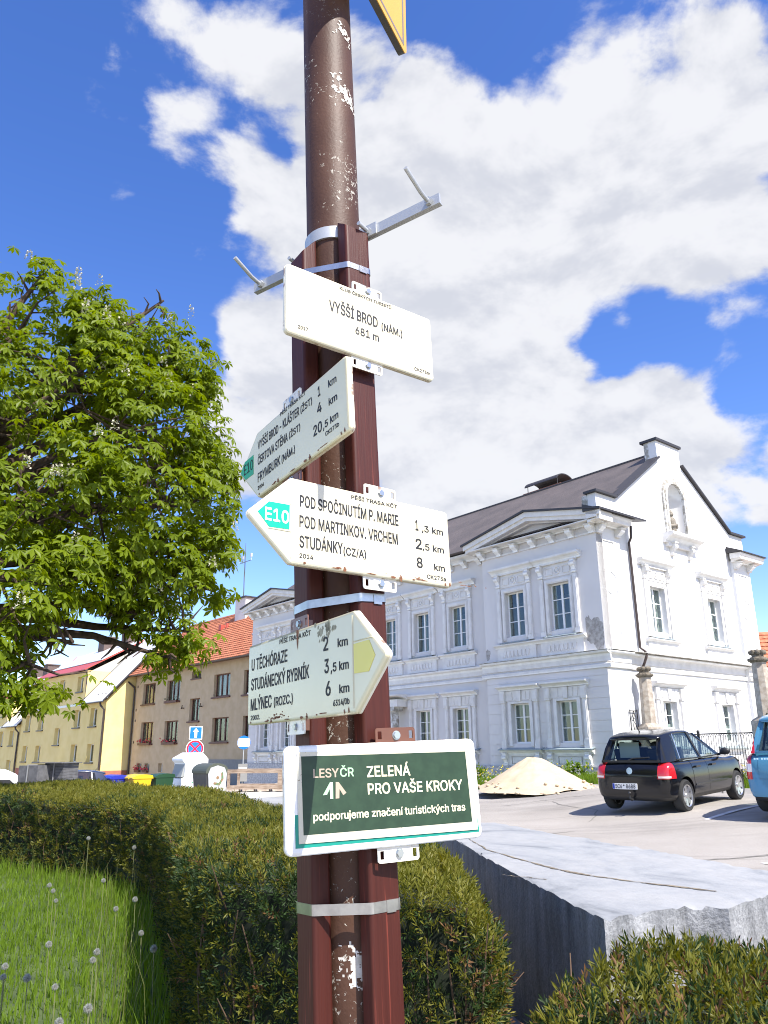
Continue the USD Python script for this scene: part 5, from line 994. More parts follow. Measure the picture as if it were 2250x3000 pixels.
for i, pts in enumerate(([(.018, 3.262), (.035, 3.262), (.04, 3.235), (.06, 3.228), (.085, 3.205), (.1, 3.17), (.105, 3.155), (.08, 3.165), (.05, 3.175), (.03, 3.19), (.018, 3.205), (.028, 3.225)], [(.028, 3.468), (.05, 3.478), (.075, 3.455), (.09, 3.43), (.09, 3.40), (.06, 3.425), (.03, 3.445)], [(-.03, .99), (.03, .99), (.045, .95), (.04, .88), (-.03, .88), (-.045, .93)])):
    q = Polygon([(a, z_l(b)) for a, b in pts]).buffer(-.005 if i < 2 else -.026)
    v_, f_, _ = meshkit.arrays(on_pole(q, i)); obj('flaked_patch', trimesh.Trimesh(v_, f_, process=False), M_flaked, SP)
obj('pole', tube([(0, 0, -.2), (0, 0, 1.5), (0, 0, 3), (0, 0, 4.6)], [PRAD+.002, PRAD, PRAD, PRAD-.002], 48), M_pole, SP, smooth=40)
azdir = lambda a: np.array([math.sin(math.radians(a)), math.cos(math.radians(a)), 0.])
def post(az, w, t, z0, z1, slant, label):
    n = azdir(az); a = np.array([n[1], -n[0], 0.])                 # outward normal; along the face
    pr = rrect(-w/2, w/2, 0, t, .009, 5); m = ext(pr, z1-z0+.05); v = m.vertices
    nn, aa = v[:, 1]+PRAD+.001, v[:, 0]; zz = z0+v[:, 2]
    top = zz > z1; zz = np.where(top, z1+.05-slant*v[:, 1]/t, zz)
    m.vertices = n*nn[:, None]+a*aa[:, None]+np.array([0, 0, 1.])*zz[:, None]
    if m.volume < 0: m.invert()
    T = thing('wooden_post', label, 'post', matrix=PM_); obj('beam', m, M_post, T, smooth=25); return T
post(144.5, .076, .044, -.1, z_l(2.675), .035, 'red brown timber post strapped to the right front of the pole')
post(235.5, .074, .044, -.1, z_l(2.63), .05, 'red brown timber post strapped to the left front of the pole')
# straps: the convex outline of pole and posts, and one ring on the pole alone
def outline(extra):
    sh = [Point(0, 0).buffer(PRAD, quad_segs=16)]
    for az, w, t in ((144.5, .076, .044), (235.5, .074, .044)):
        n = azdir(az); a = np.array([n[1], -n[0], 0.]); c = n*(PRAD+t/2)
        sh.append(Polygon([(c+a*sx*w/2+n*sy*t/2)[:2] for sx, sy in ((-1, -1), (1, -1), (1, 1), (-1, 1))]).buffer(-.008).buffer(.008, quad_segs=4))
    return unary_union(sh).convex_hull.buffer(extra, quad_segs=6)
def strap(z, h, label, tilt=0.):
    T = thing('steel_strap', label, 'strap', matrix=PM_)
    m = ext(outline(.0022).difference(outline(.0004)), h, z_l(z)-h/2); m.vertices[:, 2] += tilt*m.vertices[:, 0]
    obj('band', m, M_band, T, smooth=30)
    n = azdir(144.5); a = np.array([n[1], -n[0], 0.]); cc = n*(PRAD+.044+.0022)+a*-.012
    bk = trimesh.creation.box([.022, .004, h*1.12]); obj('buckle', mat4(bk, frame(cc+np.array([0, 0, z_l(z)]), a, n, [0, 0, 1])), M_band, T)
strap(2.565, .017, 'shiny steel strap round pole and posts above the top sign', .03)
strap(1.677, .019, 'shiny steel strap between the E10 sign and the yellow tipped sign', .06)
strap(1.045, .021, 'shiny steel strap low on the posts under the green sign', .01)
# galvanised clamp with two arms carrying pegs
CL = thing('clamp_bracket', 'galvanised clamp ring round the pole with two arms and upright pegs', 'bracket', matrix=PM_)
dA = azdir(124); nA = azdir(214); zc = z_l(2.70)
rg = Point(0, 0).buffer(PRAD+.006, quad_segs=20).difference(Point(0, 0).buffer(PRAD+.0005, quad_segs=20))
obj('ring', ext(rg, .036, zc-.018), M_gal, CL, smooth=30)
for sg, r1 in ((1, .345), (-1, .30)):
    def bar(r0, r1, n0, n1, z0, z1): return hull([dA*sg*r+nA*n_+np.array([0, 0, z]) for r in (r0, r1) for n_ in (n0, n1) for z in (z0, z1)])
    obj('clamp_ear', [bar(PRAD-.002, .15, .004, .009, zc-.018, zc+.018), bar(PRAD-.002, .15, -.009, -.004, zc-.018, zc+.018)], M_gal, CL)
    obj('arm', [bar(.085, r1, -.0035, .0035, zc-.015, zc+.015), bar(.085, r1, -.012, -.0035, zc-.0155, zc-.0115)], M_gal, CL)
    for r, ln, bend in ((r1-.03, .115, 1), (.122, .05, 0)):
        p = dA*sg*r+np.array([0, 0, zc]); pts = [p+nA*(-.012), p+nA*.02, p+nA*.045+np.array([0, 0, .004*bend]), p+nA*ln+np.array([0, 0, .03*bend])]
        obj('peg', tube(pts, .0058, 10), M_gal, CL, smooth=40)
        obj('nut', mat4(trimesh.creation.cylinder(.0115, .009, sections=6), frame(p+nA*.009, dA, [0, 0, 1], nA)), M_gal, CL)

# ---- signs: local x along the face, y up, z out of the face
def panel(poly, rim=.006, depth=.015):
    inner = poly.buffer(-rim, quad_segs=4); mid = poly.buffer(-rim*.35, quad_segs=4)
    P3 = lambda q, z: [(x, y, z) for x, y in q.exterior.coords[:-1]]
    return hull(P3(poly, -depth) + P3(poly, -.0045) + P3(mid, -.0015) + P3(inner, 0))
def rounded(pts, r): return Polygon(pts).buffer(-r).buffer(r, quad_segs=5)
def sgn(label, O, X, Y, poly, mate, texts, ink=M_ink, tabs=(), tabm=None, name='trail_sign', narrow=()):
    O, X, Y = map(np.array, (O, X, Y)); X = X/np.linalg.norm(X); Y = Y-X*(X@Y); Y /= np.linalg.norm(Y); N = np.cross(X, Y)
    T = thing(name, label, 'sign', matrix=frame(O, X, Y, N))
    b = obj('plate', panel(poly), mate, T, smooth=28)
    er = poly.buffer(.0006).difference(poly.buffer(-.0012))
    obj('rusty_edge', ext(er, .005, -.0148), M_rim_r, T)
    for (s, x0, y0, x1, y1, h, bold) in texts:
        w = (x1-x0)/1000; h = h/1000; m = glyphs(s, h, w, .0004, bool(bold)); sl = (y1-y0)/(x1-x0)
        v = m.vertices; v[:, 1] += v[:, 0]*sl; m.apply_translation([x0/1000, y0/1000, .0003]); obj('lettering', m, ink, T)
    for cx, up, rust in tabs:
        y0, y1 = poly.bounds[1], poly.bounds[3]; sgn_ = 1 if up else -1; ye = y1 if up else y0
        tp = sbox(cx-.047, min(ye-sgn_*.012, ye+sgn_*.03), cx+.047, max(ye-sgn_*.012, ye+sgn_*.03)).buffer(-.006).buffer(.006, quad_segs=4)
        sl = [sbox(cx+q-.0035, ye+sgn_*.015-.007, cx+q+.0035, ye+sgn_*.015+.007).buffer(.001) for q in (-.037, .037)]
        tb = obj('mounting_tab', ext(tp.difference(unary_union(sl)), .003, -.0115), M_tabr if rust else M_tab, T)
        hx = trimesh.creation.cylinder(.0075, .006, sections=6); hx.apply_translation([cx+.002, ye+sgn_*.014, -.006]); ws = trimesh.creation.cylinder(.0095, .0015, sections=16); ws.apply_translation([cx+.002, ye+sgn_*.014, -.0082])
        obj('bolt', [hx, ws, mat4(trimesh.creation.cylinder(.004, .03, sections=10), frame([cx+.002, ye+sgn_*.014, -.02], [1, 0, 0], [0, 1, 0], [0, 0, 1]))], M_bolt, tb)
        obj('spacer', bx(cx-.02, cx+.02, ye-sgn_*.005, ye+sgn_*.022, -.033, -.0116), M_tabr, tb)
    return T
w, h = .4471, .1903
sgn('cream place sign VYŠŠÍ BROD, topmost on the pole', [-.0462, 1.7464, 2.3804], [.80536, .59278, -.00024], [-.02546, .03498, .99906], rrect(-w/2, w/2, -h/2, h/2, .011), M_cream,
    [('KLUB ČESKÝCH TURISTŮ', -72.6, 76.0, 88.7, 76.6, 8.6, 1), ('VYŠŠÍ BROD', -104.1, 4.2, 42.6, 4.9, 29.5, 1), ('(NÁM.)', 54.4, 3.2, 121.3, 2.8, 20.8, 1), ('681 m', -27.7, -35.8, 44.6, -34.8, 21.4, 1), ('2017', -192.3, -77.3, -164.6, -76.5, 9.0, 1), ('CK273m', 156.5, -82.2, 209.1, -81.9, 9.4, 1)],
    tabs=((.018, True, False), (.012, False, False)))
M_green = enamel('bright_green_print', (.0, .36, .22), (.0, .40, .25), .75); M_dgreen = enamel('green_print', (.0, .22, .075), (.0, .26, .09), .75); M_yel = enamel('yellow_print', (.55, .45, .05), (.62, .52, .08), .75); M_wprint = mat('white_print', (.8, .8, .78), .35)
def patch_(T, pts, z0, z1, mate, name='colour_field'): return obj(name, ext(Polygon(np.array(pts)/1000), z1-z0, z0), mate, T)
w, h = .4503, .1938
aw = rounded([(-.2262, h/2), (w/2, h/2), (w/2, -h/2), (-.2285, -h/2), (-.332, 0)], .010)
A_ = sgn('cream arrow sign with bright green E10 tip, pointing left below the tilted one', [-.017, 1.738, 1.826], [.7982, .60239, .00164], [-.02748, .03369, .99905], aw, M_cream,
    [('PĚŠÍ TRASA KČT', -69.6, 77.1, 63.6, 77.5, 8.6, 1), ('POD SPOČINUTÍM P. MARIE', -206., 34.1, 65.3, 34.1, 25.6, 1), ('POD MARTINKOV. VRCHEM', -207., -12.6, 60.9, -12.6, 25.6, 1), ('STUDÁNKY', -207., -58.1, -95.6, -58.1, 25.6, 1), ('(CZ/A)', -93.9, -59.2, -32.2, -59.2, 18., 1), ('2014', -207., -81.5, -172.5, -81.5, 9.6, 1),
     ('1', 116.6, 32.6, 126., 32.6, 24.9, 1), (',3 km', 136.7, 32.3, 204.4, 32.3, 15.7, 1), ('2', 114.9, -14., 133.7, -14., 24.9, 1), (',5 km', 135.7, -13.6, 203.7, -13.6, 15.7, 1), ('8', 115.6, -59.8, 133.5, -59.8, 24.4, 1), ('km', 169.1, -60.2, 203.3, -60.2, 16., 1), ('CK273a', 145.1, -83.4, 204.4, -83.4, 9.6, 1)],
    tabs=((.02, True, False), (.012, False, False)))
patch_(A_, [(-307.7, 4.6), (-281.6, 31.0), (-231.2, 32.2), (-231.9, -23.2), (-280.7, -24.9)], .0001, .0008, M_green)
m = glyphs('E10', .027, .0575, .0005, True); m.apply_translation([-.291, -.0105, .0009]); obj('lettering', m, M_wprint, A_)
obj('pressed_ridge', [hull([(-.2285+a, y, z) for a in (-.0025, .0025) for y in (.086, .034) for z in (-.001,)] + [(-.2285, y, .002) for y in (.085, .035)]), hull([(-.2285+a, y, -.001) for a in (-.0025, .0025) for y in (-.086, -.025)] + [(-.2285, y, .002) for y in (-.085, -.026)]), hull([(x, -.0275+a, -.001) for a in (-.002, .002) for x in (-.285, -.229)] + [(x, -.0275, .002) for x in (-.284, -.23)])], M_cream, A_)
w, h = .4514, .1849
bw_ = rounded([(-w/2, h/2), (w/2, h/2), (w/2, -h/2), (-w/2, -h/2), (-.3300, .008)], .010)
B_ = sgn('shaded cream arrow sign with green E10 tip, directly below the top sign', [-.2048, 1.7392, 2.088], [.56543, -.82209, .06682], [-.05218, .0452, .99761], bw_, M_cream2,
    [('PĚŠÍ TRASA KČT', -90.2, 80.5, 40.8, 80.5, 9.4, 1), ('VYŠŠÍ BROD - KLÁŠTER', -219.5, 40.2, 7.2, 40.7, 22.4, 1), ('(ŽST)', 14.6, 41.1, 70.8, 41.7, 17.5, 1), ('ČERTOVA STĚNA', -220.1, -4.2, -53.6, -2.2, 22.4, 1), ('(ŽST)', -45.9, -1.2, 10.7, -.7, 16.9, 1), ('FRYMBURK', -220.7, -52., -94.6, -49.5, 23.6, 1), ('(NÁM.)', -86.7, -49.3, -17.5, -47.7, 18.3, 1), ('2004', -220.9, -73.7, -185.6, -73.7, 9.8, 1),
     ('1', 99., 45.6, 110., 45.6, 24.5, 1), ('4', 92.9, 3.6, 113.4, 3.4, 24.2, 1), ('20', 72.6, -45.6, 111.8, -45.8, 25.4, 1), (',5 km', 116.8, -45.6, 183.4, -44.6, 17., 1), ('km', 146.5, 46.8, 182.3, 45.4, 17.6, 1), ('km', 145.6, 1.1, 182.1, .5, 17.6, 1), ('CK273b', 125.4, -66.5, 184.9, -65.9, 9.8, 1)],
    tabs=((-.045, True, False), (-.055, False, True)))
patch_(B_, [(-326.3, 10.7), (-298.7, 35.1), (-245.6, 35.8), (-246.1, -19.5), (-294.0, -18.7)], .0001, .0008, M_dgreen)
m = glyphs('E10', .029, .055, .0005, False); m.apply_translation([-.3032, -.0035, .0009]); obj('lettering', m, M_ink, B_)
w, h = .5764, .1928
uw = rounded([(-w/2, h/2), (.281, h/2), (.4045, -.0008), (.281, -h/2), (-w/2, -h/2)], .010)
U_ = sgn('stained cream arrow sign with yellow tip pointing right, above the green board', [-.1995, 1.74436, 1.5129], [.50063, -.86562, .00832], [-.02205, -.00314, .99975], uw, M_cream2,
    [('PĚŠÍ TRASA KČT', -85.1, 77.2, 85.4, 75.6, 10., 1), ('U TĚCHÓRAZE', -262.7, 33.5, -39.2, 33.2, 26.6, 1), ('STUDÁNECKÝ RYBNÍK', -263.3, -14.3, 77.3, -13.2, 26.6, 1), ('MLÝNEC', -263.9, -62.7, -129.7, -61.3, 26.6, 1), ('(ROZC.)', -115.4, -61., -7.5, -59.4, 19.2, 1), ('2002.', -262.6, -85.5, -201.7, -85.2, 10.6, 1),
     ('2', 147.4, 34.2, 170.3, 33.6, 27.2, 1), ('km', 213., 34.2, 256.5, 33., 16.4, 1), ('3', 151.9, -11.4, 172.4, -11.4, 27., 1), (',5 km', 181., -11.5, 258.9, -12., 17., 1), ('6', 156.8, -56.3, 180., -56.1, 27.2, 1), ('km', 217.5, -55.5, 259.7, -55.6, 16., 1), ('6314/0b', 190.4, -78.5, 259.6, -77.9, 11.2, 1)],
    tabs=((.005, True, True), (-.012, False, False)))
patch_(U_, [(280.5, 31.6), (342., 32.2), (363.5, 1.9), (338.3, -25.1), (281.5, -23.8)], .0001, .0008, M_yel)
obj('pressed_ridge', [hull([(.278+a, y, -.001) for a in (-.0025, .0025) for y in (.088, -.088)] + [(.278, y, .002) for y in (.087, -.087)]), hull([(x, .036+a, -.001) for a in (-.002, .002) for x in (.281, .355)] + [(x, .036, .002) for x in (.282, .354)])], M_cream2, U_)
g = np.random.default_rng(2)
M_grime = mat('green_grey_grime', (.30, .28, .19), .8, color2=(.22, .20, .13), vscale=40)
M_ruststain = mat('brown_rust_stain', (.13, .045, .02), .8, color2=(.20, .08, .035), vscale=60)
def blob2(c, r, seed, n=22):
    q = np.random.default_rng(seed); t = np.arange(n)/n*2*np.pi; k = 1+.4*q.normal(0, .5, n); return Polygon(np.stack([c[0]+r[0]*k*np.cos(t), c[1]+r[1]*k*np.sin(t)], 1)).buffer(0)
obj('grime_spot', [ext(blob2((.172+g.normal(0, .026), .074+g.normal(0, .010)), (.0015+g.exponential(.0028),)*2, i), .0002, .0001) for i in range(26)], M_grime, U_, kind='stuff')
obj('rust_stain', [ext(Polygon([(.012, .0955), (.024, .0955), (.021, .07), (.0175, .052), (.014, .072)]), .0003, .0009)] + [ext(blob2((-.085+g.normal(0, .03), -.09+abs(g.normal(0, .006))), (.002+g.exponential(.003), .0015), 50+i), .0002, .0001) for i in range(24)], M_ruststain, U_)
for T_, xs_, y_ in ((A_, (-.2, .22), -.0945), (B_, (-.22, .21), -.090), (U_, (-.27, .26), -.094)):
    gg = np.random.default_rng(len(T_)); obj('rust_run', [ext(blob2((gg.uniform(*xs_), y_+abs(gg.normal(0, .003))), (.0012+gg.exponential(.004), .0008+gg.exponential(.0022)), 300+i), .0002, .0002) for i in range(13)], M_ruststain, T_, kind='stuff')
obj('dirt_spot', [ext(blob2((.2+g.normal(0, .09), -.088+abs(g.normal(0, .004))), (.001+g.exponential(.0025), .001), 150+i), .0002, .0001) for i in range(16)], M_ruststain, A_, kind='stuff')
w, h = .4362, .1986
L_ = sgn('white framed dark green board LESY ČR ZELENÁ PRO VAŠE KROKY, lowest on the pole', [.0027, 1.7209, 1.2675], [.90539, .42314, .03496], [-.04828, .0208, .99862], rrect(-w/2-.003, w/2+.003, -h/2-.004, h/2+.002, .015), mat('white_enamel', (.77, .77, .77), .3, coat=.3, var=.03), [], tabs=((.03, True, True), (.022, False, False)), name='sponsor_sign')
M_tealp = mat('teal_print', (.0, .24, .18), .4); M_boardg = mat('dark_green_board_print', (.012, .036, .016), .5, color2=(.018, .048, .022), vscale=30., bump=.0003, bscale=160); M_creamp = speckled('cream_board_margin', (.58, .54, .42), (.64, .60, .48), (.18, .13, .08), 260., .70, .5, bumpd=.0002)
M_letter = mat('cream_print', (.72, .66, .47), .5); M_tan = mat('tan_print', (.42, .33, .25), .5); M_palegreen = mat('pale_green_print', (.36, .60, .36), .5)
teal = Polygon([(-.2025, -.0282), (-.2020, -.0889), (.2128, -.0911), (.2083, -.0312), (.2, -.031), (.2, -.08), (-.19, -.08), (-.19, -.028)])
obj('teal_edge', ext(teal, .0006, .0001), M_tealp, L_)
bd = obj('board', ext(Polygon([(-.1961, .0895), (.2074, .0813), (.2084, -.0862), (-.1954, -.081)]), .002, .0008), M_creamp, L_)
obj('green_field', ext(Polygon([(-.1878, .081), (.1922, .0747), (.1953, -.0696), (-.1861, -.0659)]), .0003, .0029), M_boardg, bd)
for s, x0, y0, x1, y1, hh, mm, bo in (('LESY', -163.1, 39., -108.3, 38., 16.4, M_tan, True), ('ČR', -105.6, 38.3, -75.2, 37.6, 16.4, M_palegreen, True), ('ZELENÁ', -45.8, 34.3, 54.1, 32.7, 20.6, M_letter, True), ('PRO VAŠE KROKY', -45.7, .9, 177.9, -3.6, 20.2, M_letter, True), ('podporujeme značení turistických tras', -165.4, -41.3, 180.6, -45.8, 14.4, M_letter, True)):
    m = glyphs(s, hh/1000, (x1-x0)/1000, .0003, bo); m.vertices[:, 1] += m.vertices[:, 0]*(y1-y0)/(x1-x0); m.apply_translation([x0/1000, y0/1000, .0033]); obj('lettering', m, mm, bd)
for pts, mm in (([(-127.7, 29.2), (-121.5, 28.6), (-122.2, -3.4), (-128.9, -2.9), (-128.7, 16.1), (-135.3, 5.1), (-143.9, 5.1)], M_palegreen), ([(-115.5, 28.5), (-109.3, 28.1), (-93.2, 6.7), (-100.2, 2.4), (-107.9, 14.8), (-109.1, -2.8), (-116.8, -3.2)], M_tan)):
    obj('logo_stroke', ext(Polygon(np.array(pts)/1000), .0003, .0033), mm, bd)
# yellow sign at the top right, only its lower corner in view
yc = np.array([.0881, 2.0982, 3.6214]); yd = azdir(25.)
YS = thing('yellow_sign', 'yellow rectangular sign with grey inner border cut off by the top edge', 'sign', matrix=frame(yc, -yd, [0, 0, 1], np.cross(-yd, [0, 0, 1])) )
# local x runs back towards the camera, z out of the face must look to the right
sgnz = np.cross(-yd, [0, 0, 1.]); face_z = 1 if sgnz @ azdir(115) > 0 else -1
ysh = rrect(0, .62, 0, .46, .022)
M_ysign = mat('orange_yellow_sign', (.68, .37, .05), .4, coat=.2, var=.05); M_ygrey = mat('sign_grey_border', (.20, .17, .16), .45)
obj('plate', mat4(ext(ysh, .003, -.0015), np.diag([1, 1, 1, 1.])), M_ysign, YS)
obj('rim', ext(ysh.difference(ysh.buffer(-.003)), .022, -.0235 if face_z > 0 else .0015), mat('dull_grey_sign_back', (.10, .09, .08), .6), YS)
obj('border', ext(ysh.buffer(-.022).difference(ysh.buffer(-.034)), .0006, .0016 if face_z > 0 else -.0022), M_ygrey, YS)
m = glyphs('ÚY', .12, .17, .0006, True)
m = mat4(m, frame([.30 if face_z > 0 else .09, .065, .0016 if face_z > 0 else -.0016], [1 if face_z > 0 else 1, 0, 0], [0, 1, 0], [0, 0, 1]))
if face_z < 0: m = mat4(m, frame([.40, 0, -.0006], [-1, 0, 0], [0, 1, 0], [0, 0, 1]))
obj('lettering', m, M_ygrey, YS)
obj('bracket', [tube([(.28, .42, -.01 if face_z > 0 else .01), (.28, .42, (-.1 if face_z > 0 else .1))], .012, 8)], M_gal, YS)
print('yellow face', face_z)

# ================================================================ marble block in front
MBK = thing('marble_block', 'big sawn marble block with cracked top, lying behind the near right hedge', 'stone block', (0, 0, 0))
blk = rough_block([(.84, 3.36), (1.0, 3.47), (1.25, 3.63), (1.42, 3.59), (1.52, 3.70), (1.75, 3.92), (2.35, 4.2), (2.05, 4.62), (1.0, 7.75), (.42, 7.75), (.50, 6.2)], -.05, .72, 21, .022, .04, .012)
nv = blk.vertex_normals; vv_ = blk.vertices; edge = np.clip(1-np.abs(vv_[:, 2]-.72)/.06, 0, 1)*(nv[:, 2] < .85); chip = np.clip(meshkit.fbm(vv_*16., 4, 3)-.5, 0, 1)*edge
vv_[:, 2] -= chip*.10; vv_[:, :2] -= nv[:, :2]*(chip*.10)[:, None]
fnn = blk.face_normals; topf = fnn[:, 2] > .72; left = (fnn[:, 0] < -.55) & ~topf  # faces turned left get the darker stone tone
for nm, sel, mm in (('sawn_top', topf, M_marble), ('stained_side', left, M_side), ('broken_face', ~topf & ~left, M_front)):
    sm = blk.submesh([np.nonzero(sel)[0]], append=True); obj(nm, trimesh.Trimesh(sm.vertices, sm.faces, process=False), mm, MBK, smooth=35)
M_crack = mat('dark_crack', (.12, .095, .065), .95, color2=(.24, .20, .14), vscale=30)
tz = lambda x, y: np.interp(0, [0, 1], [0, 1])
from scipy.spatial import cKDTree
_kt = cKDTree(vv_[nv[:, 2] > .6][:, :2]); _tzz = vv_[nv[:, 2] > .6][:, 2]
def crack(pts, w, seed):
    g = np.random.default_rng(seed); P = np.array(pts, float); n = 70; t = np.linspace(0, 1, n); k = np.linspace(0, 1, len(P)); c = np.stack([np.interp(t, k, P[:, 0]), np.interp(t, k, P[:, 1])], 1)+np.cumsum(g.normal(0, .0025, (n, 2)), 0)*.6+g.normal(0, .002, (n, 2))
    tg = unit_(np.gradient(c, axis=0)); nn = np.c_[-tg[:, 1], tg[:, 0]]; ww = (w*(.25+1.6*np.clip(meshkit.fbm(np.stack([t*7+seed, t*0, t*0], 1), 4)-.25, 0, 1)))[:, None]
    d, ix = _kt.query(c, 3); z = _tzz[ix].max(1)+.003
    v = np.vstack([np.c_[c+nn*ww, z], np.c_[c-nn*ww, z]]); f = np.array([(i+n, i+n+1, i+1, i) for i in range(n-1)]); vv, ff, _ = meshkit.arrays((v, f)); obj('crack', trimesh.Trimesh(vv, ff, process=False), M_crack, MBK)
unit_ = lambda a: a/np.maximum(np.linalg.norm(a, axis=-1, keepdims=True), 1e-9)
crack([(.60, 6.3), (.66, 5.6), (.80, 5.2)], .010, 1); crack([(.80, 5.2), (.93, 4.75), (1.05, 4.5)], .018, 2); crack([(1.05, 4.5), (1.2, 4.32), (1.40, 4.12), (1.52, 3.98)], .016, 3); crack([(.62, 4.55), (.75, 4.45), (.82, 4.35)], .006, 4)
g = np.random.default_rng(6)
M_drill = mat('dark_drill_mark', (.03, .03, .032), .8, color2=(.12, .12, .12), vscale=60, lo=.4, hi=.6)
for i in range(9):
    a = g.uniform(0, 1); p = np.array([.55, 5.8])*(1-a)+np.array([.83, 3.42])*a; h = g.uniform(.15, .5); w = g.uniform(.01, .05); dd = np.array([.095, -.995]); off = np.array([-.995, -.095])*.036
    q = [(p+dd*s*w+off) for s in (-1, 1)]; vq = np.array([(*q[0], .66), (*q[1], .66), (*q[1], .66-h*.6), (*q[0], .66-h)]); vv, ff, _ = meshkit.arrays((vq, np.array([(0, 1, 2, 3)])))
# ================================================================ plants
def leaves_mesh(C, D, Nrm, L, W, fold=.25, droop=0.):
    """Blades: four-cornered leaves (two triangles folded along the middle) from C along D, lying in the plane with normal Nrm."""
    D = D/np.maximum(np.linalg.norm(D, axis=1, keepdims=True), 1e-9); Sd = np.cross(D, Nrm); Sd /= np.maximum(np.linalg.norm(Sd, axis=1, keepdims=True), 1e-9); U = np.cross(Sd, D)
    L, W = np.broadcast_to(L, len(C))[:, None], np.broadcast_to(W, len(C))[:, None]
    p0 = C; p2 = C+D*L-np.array([0, 0, 1.])*droop*L; mid = C+D*L*.6+U*W*fold-np.array([0, 0, 1.])*droop*L*.3
    v = np.stack([p0, mid+Sd*W, p2, mid-Sd*W], 1).reshape(-1, 3); b = np.arange(len(C))[:, None]*4
    f = np.concatenate([b+np.array([[0, 1, 2]]), b+np.array([[0, 2, 3]])], 1).reshape(-1, 3)
    return v, f
def unit(a): return a/np.maximum(np.linalg.norm(a, axis=-1, keepdims=True), 1e-9)
M_yew = leafmat('yew_needles', (.022, .042, .011), (.055, .088, .018), 6., .15, (.105, .13, .026), .5)
M_yewtip = leafmat('yew_young_needles', (.13, .13, .018), (.25, .20, .03), 5., .28, (.33, .20, .05), .45)
M_yewdead = leafmat('yew_dead_needles', (.12, .06, .025), (.22, .11, .04), 6., .1, (.30, .17, .07), .6)
M_yewbark = mat('yew_twigs', (.10, .06, .035), .9, var=.3)
M_core = mat('hedge_inside', (.012, .018, .008), 1., var=.4)
